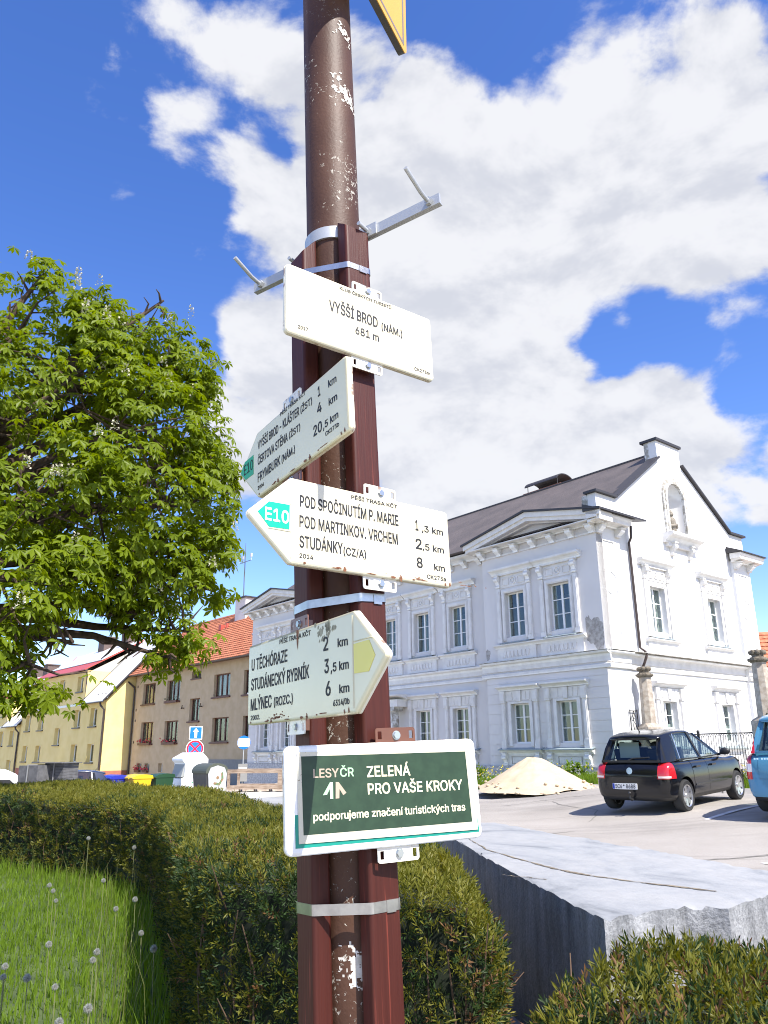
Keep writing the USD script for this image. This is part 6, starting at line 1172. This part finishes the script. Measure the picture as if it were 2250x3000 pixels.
def hedge(label, poly, H, seed, dens, nl, nw, k, tipfrac, bump=.05, vis=None, rnd=.10, bare=False):
    """Clipped yew: a dark inside, many shoots of two-ranked needles on top and sides, and yellow-green young shoots mostly on top."""
    g = np.random.default_rng(seed); T = thing('yew_hedge', label, 'hedge', (0, 0, 0))
    hz = lambda x, y: H(x, y) if callable(H) else np.full(np.shape(x), float(H))
    pin = poly.buffer(-.09); 
    cv, cf = [], []
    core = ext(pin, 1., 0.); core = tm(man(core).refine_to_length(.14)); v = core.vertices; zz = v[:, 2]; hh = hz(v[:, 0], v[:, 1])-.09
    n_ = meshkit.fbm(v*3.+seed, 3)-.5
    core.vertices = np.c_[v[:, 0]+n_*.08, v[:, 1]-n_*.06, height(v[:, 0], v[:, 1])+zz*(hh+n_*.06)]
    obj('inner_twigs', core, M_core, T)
    # sample the surface
    x0, y0, x1, y1 = poly.bounds; nt = int(dens*poly.area); pts = []
    q = g.uniform([x0, y0], [x1, y1], (int(nt*(x1-x0)*(y1-y0)/poly.area*1.02), 2)); q = q[shapely.contains_xy(poly, q[:, 0], q[:, 1])]
    bd = poly.exterior; dist = shapely.distance(shapely.points(q), bd)
    hq = hz(q[:, 0], q[:, 1]); roll = np.clip(1-dist/rnd, 0, 1)
    top = np.c_[q, hq-rnd*.6*roll**2]; ntop = np.tile([0, 0, 1.], (len(q), 1))
    m = int(dens*bd.length*.8); s = g.uniform(0, bd.length, m); bp = np.array([bd.interpolate(a).coords[0] for a in s]); bq = np.array([bd.interpolate(a+.02).coords[0] for a in s]); tg = unit(bq-bp)
    out = np.c_[tg[:, 1], -tg[:, 0]]
    if not bd.is_ccw: out = -out
    hb = hz(bp[:, 0], bp[:, 1]); z = g.uniform(.02, 1, m)**.85*(hb-.02)
    side = np.c_[bp, z]; nside = np.c_[out, np.zeros(m)]
    side[:, :2] -= out*(rnd*.5*np.clip((z-(hb-rnd))/rnd, 0, 1)**2)[:, None]
    P = np.vstack([top, side]); Nn = np.vstack([ntop, nside]); ist = np.r_[np.ones(len(top)), np.zeros(len(side))].astype(bool)
    lump = meshkit.fbm(P*4.+seed*3, 3)-.5; P = P+Nn*(lump*bump*2+g.normal(0, .012, len(P)))[:, None]
    P[:, 2] += height(P[:, 0], P[:, 1])
    if vis is not None: kk = vis(P, Nn); P, Nn, ist = P[kk], Nn[kk], ist[kk]
    n = len(P); d = unit(Nn*g.uniform(.3, 1., (n, 1))+np.array([0, 0, .55])+g.normal(0, .45, (n, 3)))
    young = (g.random(n) < np.where(ist, tipfrac, tipfrac*.5)*(.4+1.6*np.clip(meshkit.fbm(P*2.2+seed, 3)*2-.5, 0, 1)))
    sl = g.uniform(1.8, 3.4, n)*nl                                  # shoot length
    P0 = P-d*(sl*.55)[:, None]
    side_ = unit(np.cross(d, g.normal(0, 1, (n, 3)))); up_ = np.cross(side_, d)
    dead = ~young & (g.random(n) < .16*np.clip(meshkit.fbm(P*1.6+seed*2, 3)*3-1.1, 0, 1)+.012)
    for name, sel, mm, lk in (('foliage', ~young & ~dead, M_yew, 1.), ('young_shoots', young, M_yewtip, 1.15), ('dead_shoots', dead, M_yewdead, 1.)):
        i = np.nonzero(sel)[0]
        if not len(i): continue
        t = (np.arange(k)+.5)/k; sg = np.where(np.arange(k) % 2, 1, -1.)
        C = P0[i][:, None]+d[i][:, None]*(sl[i][:, None]*t[None])[..., None]
        jit = g.normal(0, .28, (len(i), k, 3))
        ang = (1.15-.75*t)[None, :, None]
        D = d[i][:, None]*np.cos(ang)+side_[i][:, None]*sg[None, :, None]*np.sin(ang)+up_[i][:, None]*.25+jit
        D[:, -1] = d[i]
        Nl = np.repeat(up_[i][:, None], k, 1)+g.normal(0, .35, (len(i), k, 3))
        LL = nl*lk*g.uniform(.7, 1.15, (len(i), k))
        v, f = leaves_mesh(C.reshape(-1, 3), D.reshape(-1, 3), Nl.reshape(-1, 3), LL.ravel(), nw*g.uniform(.8, 1.2, LL.size))
        obj(name, (v, f), mm, T, kind='stuff')
    ns = int(bd.length*dens/110); st = []
    for a in g.uniform(0, bd.length, ns):
        p = np.array(bd.interpolate(a).coords[0]); q = np.array(bd.interpolate(a+.02).coords[0]); t_ = unit(q-p); o = np.array([t_[1], -t_[0]])*(1 if bd.is_ccw else -1); b = p-o*g.uniform(-.01, .05); hh = float(hz(p[0], p[1])); z0_ = g.uniform(.0, .6)*hh; ln = g.uniform(.12, .4)
        base = np.array([*b, z0_+float(height(*b))]); st.append(tube([base, base+[*(g.normal(0, .02, 2)), ln*.5], base+[*(g.normal(0, .04, 2)+o*.03), ln]], [.005, .004, .002], 5))
    obj('woody_stems', st, M_yewbark, T, kind='stuff')
    if bare:
        for c in bare:
            for _ in range(4):
                p = np.array(c)+g.normal(0, .03, 3); e = p+np.array([g.normal(0, .05), g.normal(0, .05), g.uniform(.1, .22)])
                obj('bare_twig', [tube([p, (p+e)/2+g.normal(0, .012, 3), e], [.003, .0025, .001], 5)] + [tube([(p+e)/2, (p+e)/2+g.normal(0, .05, 3)+np.array([0, 0, .05])], [.002, .0008], 4) for _ in range(2)], M_yewbark, T)
    return T
camp = np.array([0, 0, 1.35])
front = lambda P, Nn: ((camp-P)*Nn).sum(1) > -.25*np.linalg.norm(P-camp, axis=1)
far_poly = Polygon([(-9.5, 13.6), (-6.4, 11.5), (-4.8, 10.5), (-3.35, 9.55), (-2.55, 8.55), (-1.75, 8.6), (-1.6, 9.9), (-2.5, 11.6), (-3.9, 13.3), (-6.0, 15.0), (-8.5, 16.2), (-10.5, 15.6)]).buffer(-.12).buffer(.12)
near_poly = Polygon([(-2.45, 8.3), (-2.0, 7.5), (-1.52, 6.0), (-1.2, 5.0), (-1.02, 4.3), (-.75, 3.75), (-.2, 3.35), (.30, 3.22), (.45, 3.4), (.43, 4.0), (.30, 4.7), (.22, 5.2), (-.2, 6.0), (-.75, 7.2), (-1.35, 8.2)]).buffer(-.1).buffer(.1)
right_poly = Polygon([(.36, 2.28), (.46, 2.56), (.66, 2.68), (1.25, 2.90), (2.0, 3.2), (2.9, 3.5), (3.1, 1.3), (1.2, 1.05), (.55, 1.5)]).buffer(-.08).buffer(.08)
Hfar = lambda x, y: .80+.06*np.exp(-((x+4.2)**2)/3.)+.03*np.sin(x*2.1)+.0*y
Hnear = lambda x, y: .865-.06*np.clip((x-.05)/.35, 0, 1)-.28*np.clip((x-.30)/.18, 0, 1)*np.clip((4.3-y)/1., 0, 1)+.0*y
Hright = lambda x, y: .742-.10*np.clip((.62-x)/.3, 0, 1)-.05*np.clip((x-.9), 0, 1)*0+.02*np.sin(x*9)+.0*y
hedge('long clipped yew hedge at left beyond the dandelion grass, below the yellow houses', far_poly, Hfar, 31, 620, .034, .0055, 9, .85, .045, front)
hedge('yew hedge directly behind the signpost, with dark shaded side', near_poly, Hnear, 47, 1350, .028, .0032, 11, .62, .05, front, bare=[(.15, 4.6, .83), (-.35, 3.6, .55), (.25, 3.45, .5), (-.9, 4.5, .75)])
hedge('yew hedge nearest the camera at bottom right, in front of the marble block', right_poly, Hright, 53, 1750, .029, .0031, 12, .36, .03, front, bare=[(1.5, 2.6, .60)])
# clipped bush by the right pillar
def bush(label, c, r, zt, seed):
    g = np.random.default_rng(seed); T = thing('clipped_bush', label, 'bush', (0, 0, 0)); n = 5200; u = unit(g.normal(0, 1, (n, 3))); z0 = height(c[0], c[1])+.1; zc = (zt+z0)/2; hh = (zt-z0)/2
    sc = np.array([r, r, hh]); P = np.array([c[0], c[1], zc])+u*sc*(1+g.normal(0, .03, (n, 1))+.10*(meshkit.fbm(u*3+seed, 3)-.5)[:, None])
    D = unit(u+g.normal(0, .6, (n, 3))+[0, 0, .3]); v, f = leaves_mesh(P-D*.03, D, unit(g.normal(0, 1, (n, 3))), .13, .028); obj('foliage', (v, f), M_yew, T, kind='stuff')
    obj('inner_twigs', sphere((c[0], c[1], zc), 1., 3, sc*.93), M_core, T)
bush('dark clipped egg shaped bush at the right edge behind the blue car', (11.0, 21.5), .80, 2.78, 5)

# ---------------------------------------------------------------- grass, dandelions, verge
M_grass = leafmat('grass_blades', (.13, .205, .02), (.215, .305, .03), 1.6, .42, (.32, .40, .07), .5)
M_drygrass = leafmat('grass_seed_stalks', (.16, .17, .06), (.24, .22, .09), 3., .3)
def grass(poly, n, seed, hfun, w=.0035, name='grass', label=None, mate=None, lean=.35):
    g = np.random.default_rng(seed); x0, y0, x1, y1 = poly.bounds; q = g.uniform([x0, y0], [x1, y1], (int(n*(x1-x0)*(y1-y0)/poly.area), 2)); q = q[shapely.contains_xy(poly, q[:, 0], q[:, 1])]
    m = len(q); h = hfun(q[:, 0], q[:, 1])*g.uniform(.45, 1.25, m); a = g.uniform(0, 2*np.pi, m); b = g.uniform(0, 2*np.pi, m); ln = g.uniform(.1, 1, m)*lean
    B = np.c_[q, height(q[:, 0], q[:, 1])+.002]; dr = np.c_[np.cos(a), np.sin(a), 0*a]; sd = np.c_[np.cos(b), np.sin(b), 0*b]; W = (w*g.uniform(.6, 1.4, m))[:, None]
    mid = B+dr*(h*ln*.35)[:, None]+np.c_[0*h, 0*h, h*.6]; tip = B+dr*(h*ln*1.2)[:, None]+np.c_[0*h, 0*h, h]
    v = np.stack([B-sd*W, B+sd*W, mid+sd*W*.8, mid-sd*W*.8, tip], 1).reshape(-1, 3); o = np.arange(m)[:, None]*5
    f = np.concatenate([o+[[0, 1, 2]], o+[[0, 2, 3]], o+[[3, 2, 4]]], 1).reshape(-1, 3)
    obj(name, (v, f), mate or M_grass, label=label, cat='grass', kind='stuff')
gp_ = Polygon([(-7.5, 3.2), (-1.0, 3.2), (-1.0, 4.35), (-1.25, 5.2), (-1.55, 6.1), (-2.05, 7.6), (-2.6, 8.6), (-3.4, 9.6), (-4.85, 10.55), (-6.5, 11.6), (-9., 13), (-10, 12)])
hed = unary_union([far_poly, near_poly])
def hg(x, y):
    d = shapely.distance(shapely.points(x, y), hed); return .065+.09*np.exp(-(d/.30)**2)+.05*meshkit.fbm(np.stack([x*1.1, y*1.1, 0*x], -1), 3)
grass(gp_, 64000, 3, hg, .0034, label='long bright green grass with dandelion clocks left of the hedge')
grass(gp_.intersection(hed.buffer(.5)), 300, 4, lambda x, y: .30+.14*meshkit.fbm(np.stack([x*2, y*2, 0*x], -1), 2), .0022, 'seed_grass', 'tall seeding grass stalks along the hedge foot', M_drygrass, .3)
M_clock = leafmat('dandelion_fluff', (.42, .42, .39), (.5, .5, .47), 9., .5, (.55, .55, .52), .9); M_stalk = mat('dandelion_stalk', (.16, .17, .07), .6)
spots = [(-2.7, 7.63, .62), (-2.67, 6.77, .36), (-2.53, 6.5, .36), (-2.34, 6.08, .36), (-1.79, 6.11, .36), (-1.81, 5.76, .36), (-1.42, 5.02, .36), (-1.24, 4.64, .36), (-1.52, 4.58, .36), (-1.48, 4.41, .36), (-1.48, 3.94, .36), (-1.22, 3.63, .36), (-1.87, 4.3, .36), (-1.79, 4.11, .36), (-1.67, 4.09, .36), (-1.27, 3.46, .36), (-1.99, 6.0, .5), (-2.39, 8.0, .5), (-2.9, 5.6, .34), (-3.0, 6.2, .33), (-2.3, 5.0, .34), (-1.9, 4.9, .33)]
proto = None
for i, (x, y, h) in enumerate(spots):
    lab = 'white dandelion clock on a thin stalk in the long grass'
    if i == 0:
        proto = thing('dandelion_clock', 'tallest dandelion clock, standing before the dark hedge side at left', 'dandelion', (x, y, height(x, y)))
        # the fluff: pappus hairs as fine radial blades round a small core
        obj('stalk', tube([(0, 0, 0), (.008, 0, h*.5), (0, .004, h)], .0022, 5), M_stalk, proto)
        g = np.random.default_rng(1); n = 420; n = 520; u = unit(g.normal(0, 1, (n, 3))); v, f = leaves_mesh(np.array([0, 0, h])+u*.004, u, unit(g.normal(0, 1, (n, 3))), .0155*g.uniform(.8, 1.08, n), .0009, 0.)
        obj('seed_head', (v, f), M_clock, proto); obj('seed_core', sphere((0, 0, h), .006, 1), M_stalk, proto); base_h = h
    else:
        T = thing('dandelion_clock', lab, 'dandelion', (x, y, height(x, y)), 0., 'dandelion clocks in the grass')
        obj('stalk', tube([(.02*math.sin(i), .02*math.cos(i), 0), (.008, 0, h*.5), (0, .004, h)], .0022, 5), M_stalk, T)
        sc_ = .8+.35*((i*37) % 10)/10
        s = stage.DefinePrim(newpath(T, 'seed_head')); s.GetReferences().AddInternalReference(proto+'/seed_head'); UsdGeom.Xformable(s).MakeMatrixXform().Set(Gf.Matrix4d(sc_, 0, 0, 0, 0, sc_, 0, 0, 0, 0, sc_, 0, 0, 0, h-base_h*sc_, 1))
# verge by the building: grass, herbs, yellow flowers
verge = Polygon([(2.2, 27.2), (5.5, 28.6), (8.2, 26.0), (10.2, 24.6), (13.2, 19.2), (9.7, 19.7), (8.3, 20.4), (6.4, 21.8), (6.6, 24.5), (5.6, 27.4), (3.2, 26.6)])
strip = Polygon([(4.3, 35.0), (9.0, 30.0), (9.9, 30.9), (12.4, 26.6), (13.6, 24), (13.4, 19.3), (9.8, 19.9), (8.4, 20.6), (6.6, 22.0), (6.9, 24.8), (6.2, 27.0), (4.6, 28.4), (2.2, 29.5), (2.2, 32), (3.6, 35.2)])
obj('verge', sheet(strip, .006, .5), M_soil, smooth=True, label='green verge at the foot of the white building', kind='structure')
grass(strip, 26000, 8, lambda x, y: .16+.30*meshkit.fbm(np.stack([x*.9, y*.9, 0*x], -1), 3)**1.5, .008, 'verge_grass', 'rough flowery grass at the foot of the white building', None, .5)
g = np.random.default_rng(77); q = g.uniform([2, 19], [13.6, 35], (5200, 2)); q = q[shapely.contains_xy(strip, q[:, 0], q[:, 1])][:900]
C = np.c_[q, height(q[:, 0], q[:, 1])+g.uniform(.18, .55, len(q))]; u = unit(g.normal(0, 1, (len(C), 3))+[0, 0, 1])
for nm, sel, mm in (('yellow_flowers', slice(0, 260), mat('yellow_petals', (.65, .50, .02), .6)), ('white_flower_heads', slice(260, 900), M_clock)):
    c = np.repeat(C[sel], 5, 0); v, f = leaves_mesh(c, unit(g.normal(0, 1, (len(c), 3))), unit(g.normal(0, 1, (len(c), 3))), .05, .02); obj(nm, (v, f), mm, label=f'{nm.replace("_", " ")} in the rough verge by the building', cat='flowers', kind='stuff')
# weeds at the corner plinth
def weed(c, hgt, n, seed, label):
    g = np.random.default_rng(seed); T = thing('weed', label, 'plant', (0, 0, 0)); st = []
    b = np.array([c[0], c[1], float(height(*c))]); P = []
    for _ in range(8):
        t = b+np.array([g.normal(0, .22), g.normal(0, .22), hgt*g.uniform(.6, 1.1)]); st.append(tube([b+g.normal(0, .06, 3)*[1, 1, 0], (b+t)/2+g.normal(0, .04, 3), t], [.012, .008, .004], 5)); s = g.uniform(.25, 1, n//8)[:, None]; P.append(b+(t-b)*s+g.normal(0, .06, (n//8, 3)))
    P = np.vstack(P); D = unit(g.normal(0, 1, P.shape)+[0, 0, .2]); v, f = leaves_mesh(P, D, unit(g.normal(0, .5, P.shape)+[0, 0, 1]), .13, .035)
    obj('stems', st, M_stalk, T); obj('leaves', (v, f), M_grass, T, kind='stuff')
weed((6.95, 30.0), .6, 600, 2, 'leafy green weed by the corner plinth, left of the black car')
weed((6.3, 31.3), .4, 450, 3, 'low leafy weed under the ground floor window behind the sand heap')
weed((4.0, 34.6), .5, 400, 4, 'small weed with yellow flowers at the inner corner of the white building')

# ---------------------------------------------------------------- chestnut tree
M_bark = mat('chestnut_bark', (.045, .028, .018), .95, color2=(.09, .06, .042), vscale=9., stretch=(1, 1, .3), bump=.02, bscale=14)
M_leaf = leafmat('chestnut_leaves', (.13, .18, .006), (.26, .315, .009), .7, .45, (.40, .41, .02), .45)
M_candle = mat('chestnut_blossom', (.50, .47, .34), .8, var=.1)
F_ = 2290.
def px(x, y, dist):
    d = (x-1125)/F_*_R-(y-1500)/F_*_U+_f; return camp+d*dist/math.hypot(d[0], d[1])
TB = np.array([-8.6, 12.6, 0.])
TR = thing('chestnut_tree', 'large flowering horse chestnut filling the left edge', 'tree', (0, 0, 0))
# crown lumps in metres (centre, radius), built up round the trunk
LUMPS = [(-6.72, 12.85, 8.92, 1.3), (-6.52, 13.06, 10.23, 0.35), (-5.32, 13.16, 9.09, 0.75), (-4.76, 13.48, 8.98, 1.0), (-4.35, 13.62, 9.96, 0.3), (-5.37, 12.71, 8.0, 1.3), (-4.03, 13.83, 8.56, 0.85), (-6.14, 12.13, 6.93, 1.5), (-4.29, 12.91, 6.94, 1.3), (-3.61, 14.15, 8.2, 0.5), (-3.5, 13.97, 7.03, 0.7), (-3.23, 13.83, 6.35, 0.6), (-3.51, 13.55, 5.66, 0.95), (-4.42, 12.44, 5.32, 1.3), (-5.44, 11.81, 5.13, 1.4), (-3.18, 13.43, 4.73, 0.65), (-3.9, 12.92, 4.26, 0.9), (-3.03, 13.46, 4.07, 0.45), (-3.25, 13.1, 3.3, 0.55), (-3.49, 12.84, 2.82, 0.42), (-4.05, 12.67, 3.52, 0.5), (-4.68, 11.91, 4.26, 0.8), (-5.32, 11.2, 3.78, 1.2), (-4.95, 11.15, 2.55, 0.85), (-5.51, 10.66, 2.82, 1.1), (-4.65, 11.71, 2.95, 0.4),
         (-7.9, 11.6, 5.4, 1.5), (-8.6, 12.6, 8.6, 1.5), (-8.8, 11.0, 7.0, 1.7), (-7.6, 11.4, 3.3, 1.1), (-9.6, 10.4, 4.8, 1.7), (-10.6, 11.2, 7.8, 2.0), (-11.8, 12.8, 6.2, 2.4), (-10.2, 14.6, 8.6, 2.0), (-8.2, 15.8, 7.0, 2.0), (-11.6, 15.2, 5.0, 2.2), (-6.9, 10.3, 6.6, 1.2), (-6.4, 15.4, 5.8, 1.6), (-5.4, 15.2, 7.2, 1.3)]
g = np.random.default_rng(101)
FAR_L = LUMPS
obj('trunk', tube([TB, TB+[.05, 0, 1.2], TB+[.0, .1, 3.0], TB+[.2, .1, 4.6]], [.55, .42, .38, .33], 20), M_bark, TR, smooth=40)
hub = TB+np.array([.1, .1, 3.6])
for (x, y, z, r) in LUMPS:
    e = np.array([x, y, z]); hb = hub+np.array([0, 0, min(1., max(-.6, (z-5)*.35))]); L = np.linalg.norm(e-hb); m1 = hb+(e-hb)*.4+np.array([0, 0, .10*L])+g.normal(0, .12, 3); m2 = hb+(e-hb)*.75+np.array([0, 0, .07*L])+g.normal(0, .15, 3)
    lb = obj('limb', tube([hb, m1, m2, e], [.035+.024*L, .028+.015*L, .03+.006*L, .022], 9), M_bark, TR, smooth=50)
    tw = []
    for _ in range(11):
        dd = unit(g.normal(0, 1, 3)+[0, 0, .2]); q = e+(m2-e)*g.uniform(0, .7); k1 = q+dd*r*.55+g.normal(0, .06, 3); tw.append(tube([q, k1, k1+unit(dd+g.normal(0, .5, 3))*r*.5], [.03, .018, .007], 5))
    obj('twigs', tw, M_bark, lb)
Cs, Os = [], []
for (x, y, z, r) in LUMPS:
    n = int(330*(r+.12)**2*(1. if y < 14.3 else .7)); u = unit(g.normal(0, 1, (n, 3))); rad = r*np.where(g.random(n) < .72, g.uniform(.80, 1.10, n), g.uniform(.35, .85, n)); k = 1+.42*(meshkit.fbm(u*2.2+[x, y, z], 3)-.5)*2
    Cs.append(np.array([x, y, z])+u*(rad*k)[:, None]*[1, 1, .88]); Os.append(u)
C, O = np.vstack(Cs), np.vstack(Os)
gap = meshkit.fbm(C*1.05+7, 3) > .455; C, O = C[gap], O[gap]
ok = (C[:, 2] > 1.9); C, O = C[ok], O[ok]
n = len(C); size = g.uniform(.115, .205, n)
axis = unit(O*np.array([.75, .75, .5])+np.array([0, 0, .75])+g.normal(0, .28, (n, 3)))
ref = unit(np.cross(axis, g.normal(0, 1, (n, 3)))); bi = np.cross(axis, ref)
kf = 6; ang = (np.arange(kf)-(kf-1)/2)*math.radians(52)
def leafset(idx):
    i = np.repeat(idx, kf); a = np.tile(ang, len(idx)); dirs = ref[i]*np.cos(a)[:, None]+bi[i]*np.sin(a)[:, None]
    D = unit(dirs+axis[i]*-.28+g.normal(0, .10, (len(i), 3))-np.array([0, 0, .18])); Ln = size[i]*(1-.10*np.abs(a)/2.6)*g.uniform(.85, 1.1, len(i))
    Nl = axis[i]; Sd = unit(np.cross(D, Nl)); U = np.cross(Sd, D); W = Ln*.20
    p0 = C[i]; m = C[i]+D*(Ln*.62)[:, None]; tip = C[i]+D*Ln[:, None]-np.array([0, 0, .12])*Ln[:, None]
    v = np.stack([p0, m+Sd*W[:, None]+U*(Ln*.03)[:, None], tip, m-Sd*W[:, None]+U*(Ln*.03)[:, None], m-U*(Ln*.04)[:, None]], 1).reshape(-1, 3); o = np.arange(len(i))[:, None]*5
    f = np.concatenate([o+[[0, 1, 4]], o+[[1, 2, 4]], o+[[2, 3, 4]], o+[[3, 0, 4]]], 1).reshape(-1, 3); return v, f
dist = np.linalg.norm(C-camp, axis=1); inview = (C[:, 0]/C[:, 1] > -.51)
order = np.argsort(np.where(inview, dist/size, 1e9)); near300, rest = order[:300], order[300:]
for i in near300: obj('leaf', leafset(np.array([i])), M_leaf, TR)
obj('crown', leafset(rest), M_leaf, TR, kind='stuff')
# blossom candles
cand = np.nonzero((O[:, 2] > -.1) & (C[:, 0] > -8.5) & (((camp-C)*O).sum(1) > -2.))[0]; cand = g.choice(cand, 75, replace=False)
for i in cand:
    b = C[i]+O[i]*.10; m = 34; t = g.random(m); hh = g.uniform(.18, .27); rr_ = .05*(1-t*.75); a = g.uniform(0, 6.283, m); P = b+np.c_[rr_*np.cos(a), rr_*np.sin(a), t*hh]; D = unit(np.c_[np.cos(a), np.sin(a), .4+0*a]); v, f = leaves_mesh(P, D, unit(g.normal(0, 1, (m, 3))), .036, .015); obj('blossom_candle', (v, f), M_candle, TR, kind='stuff')
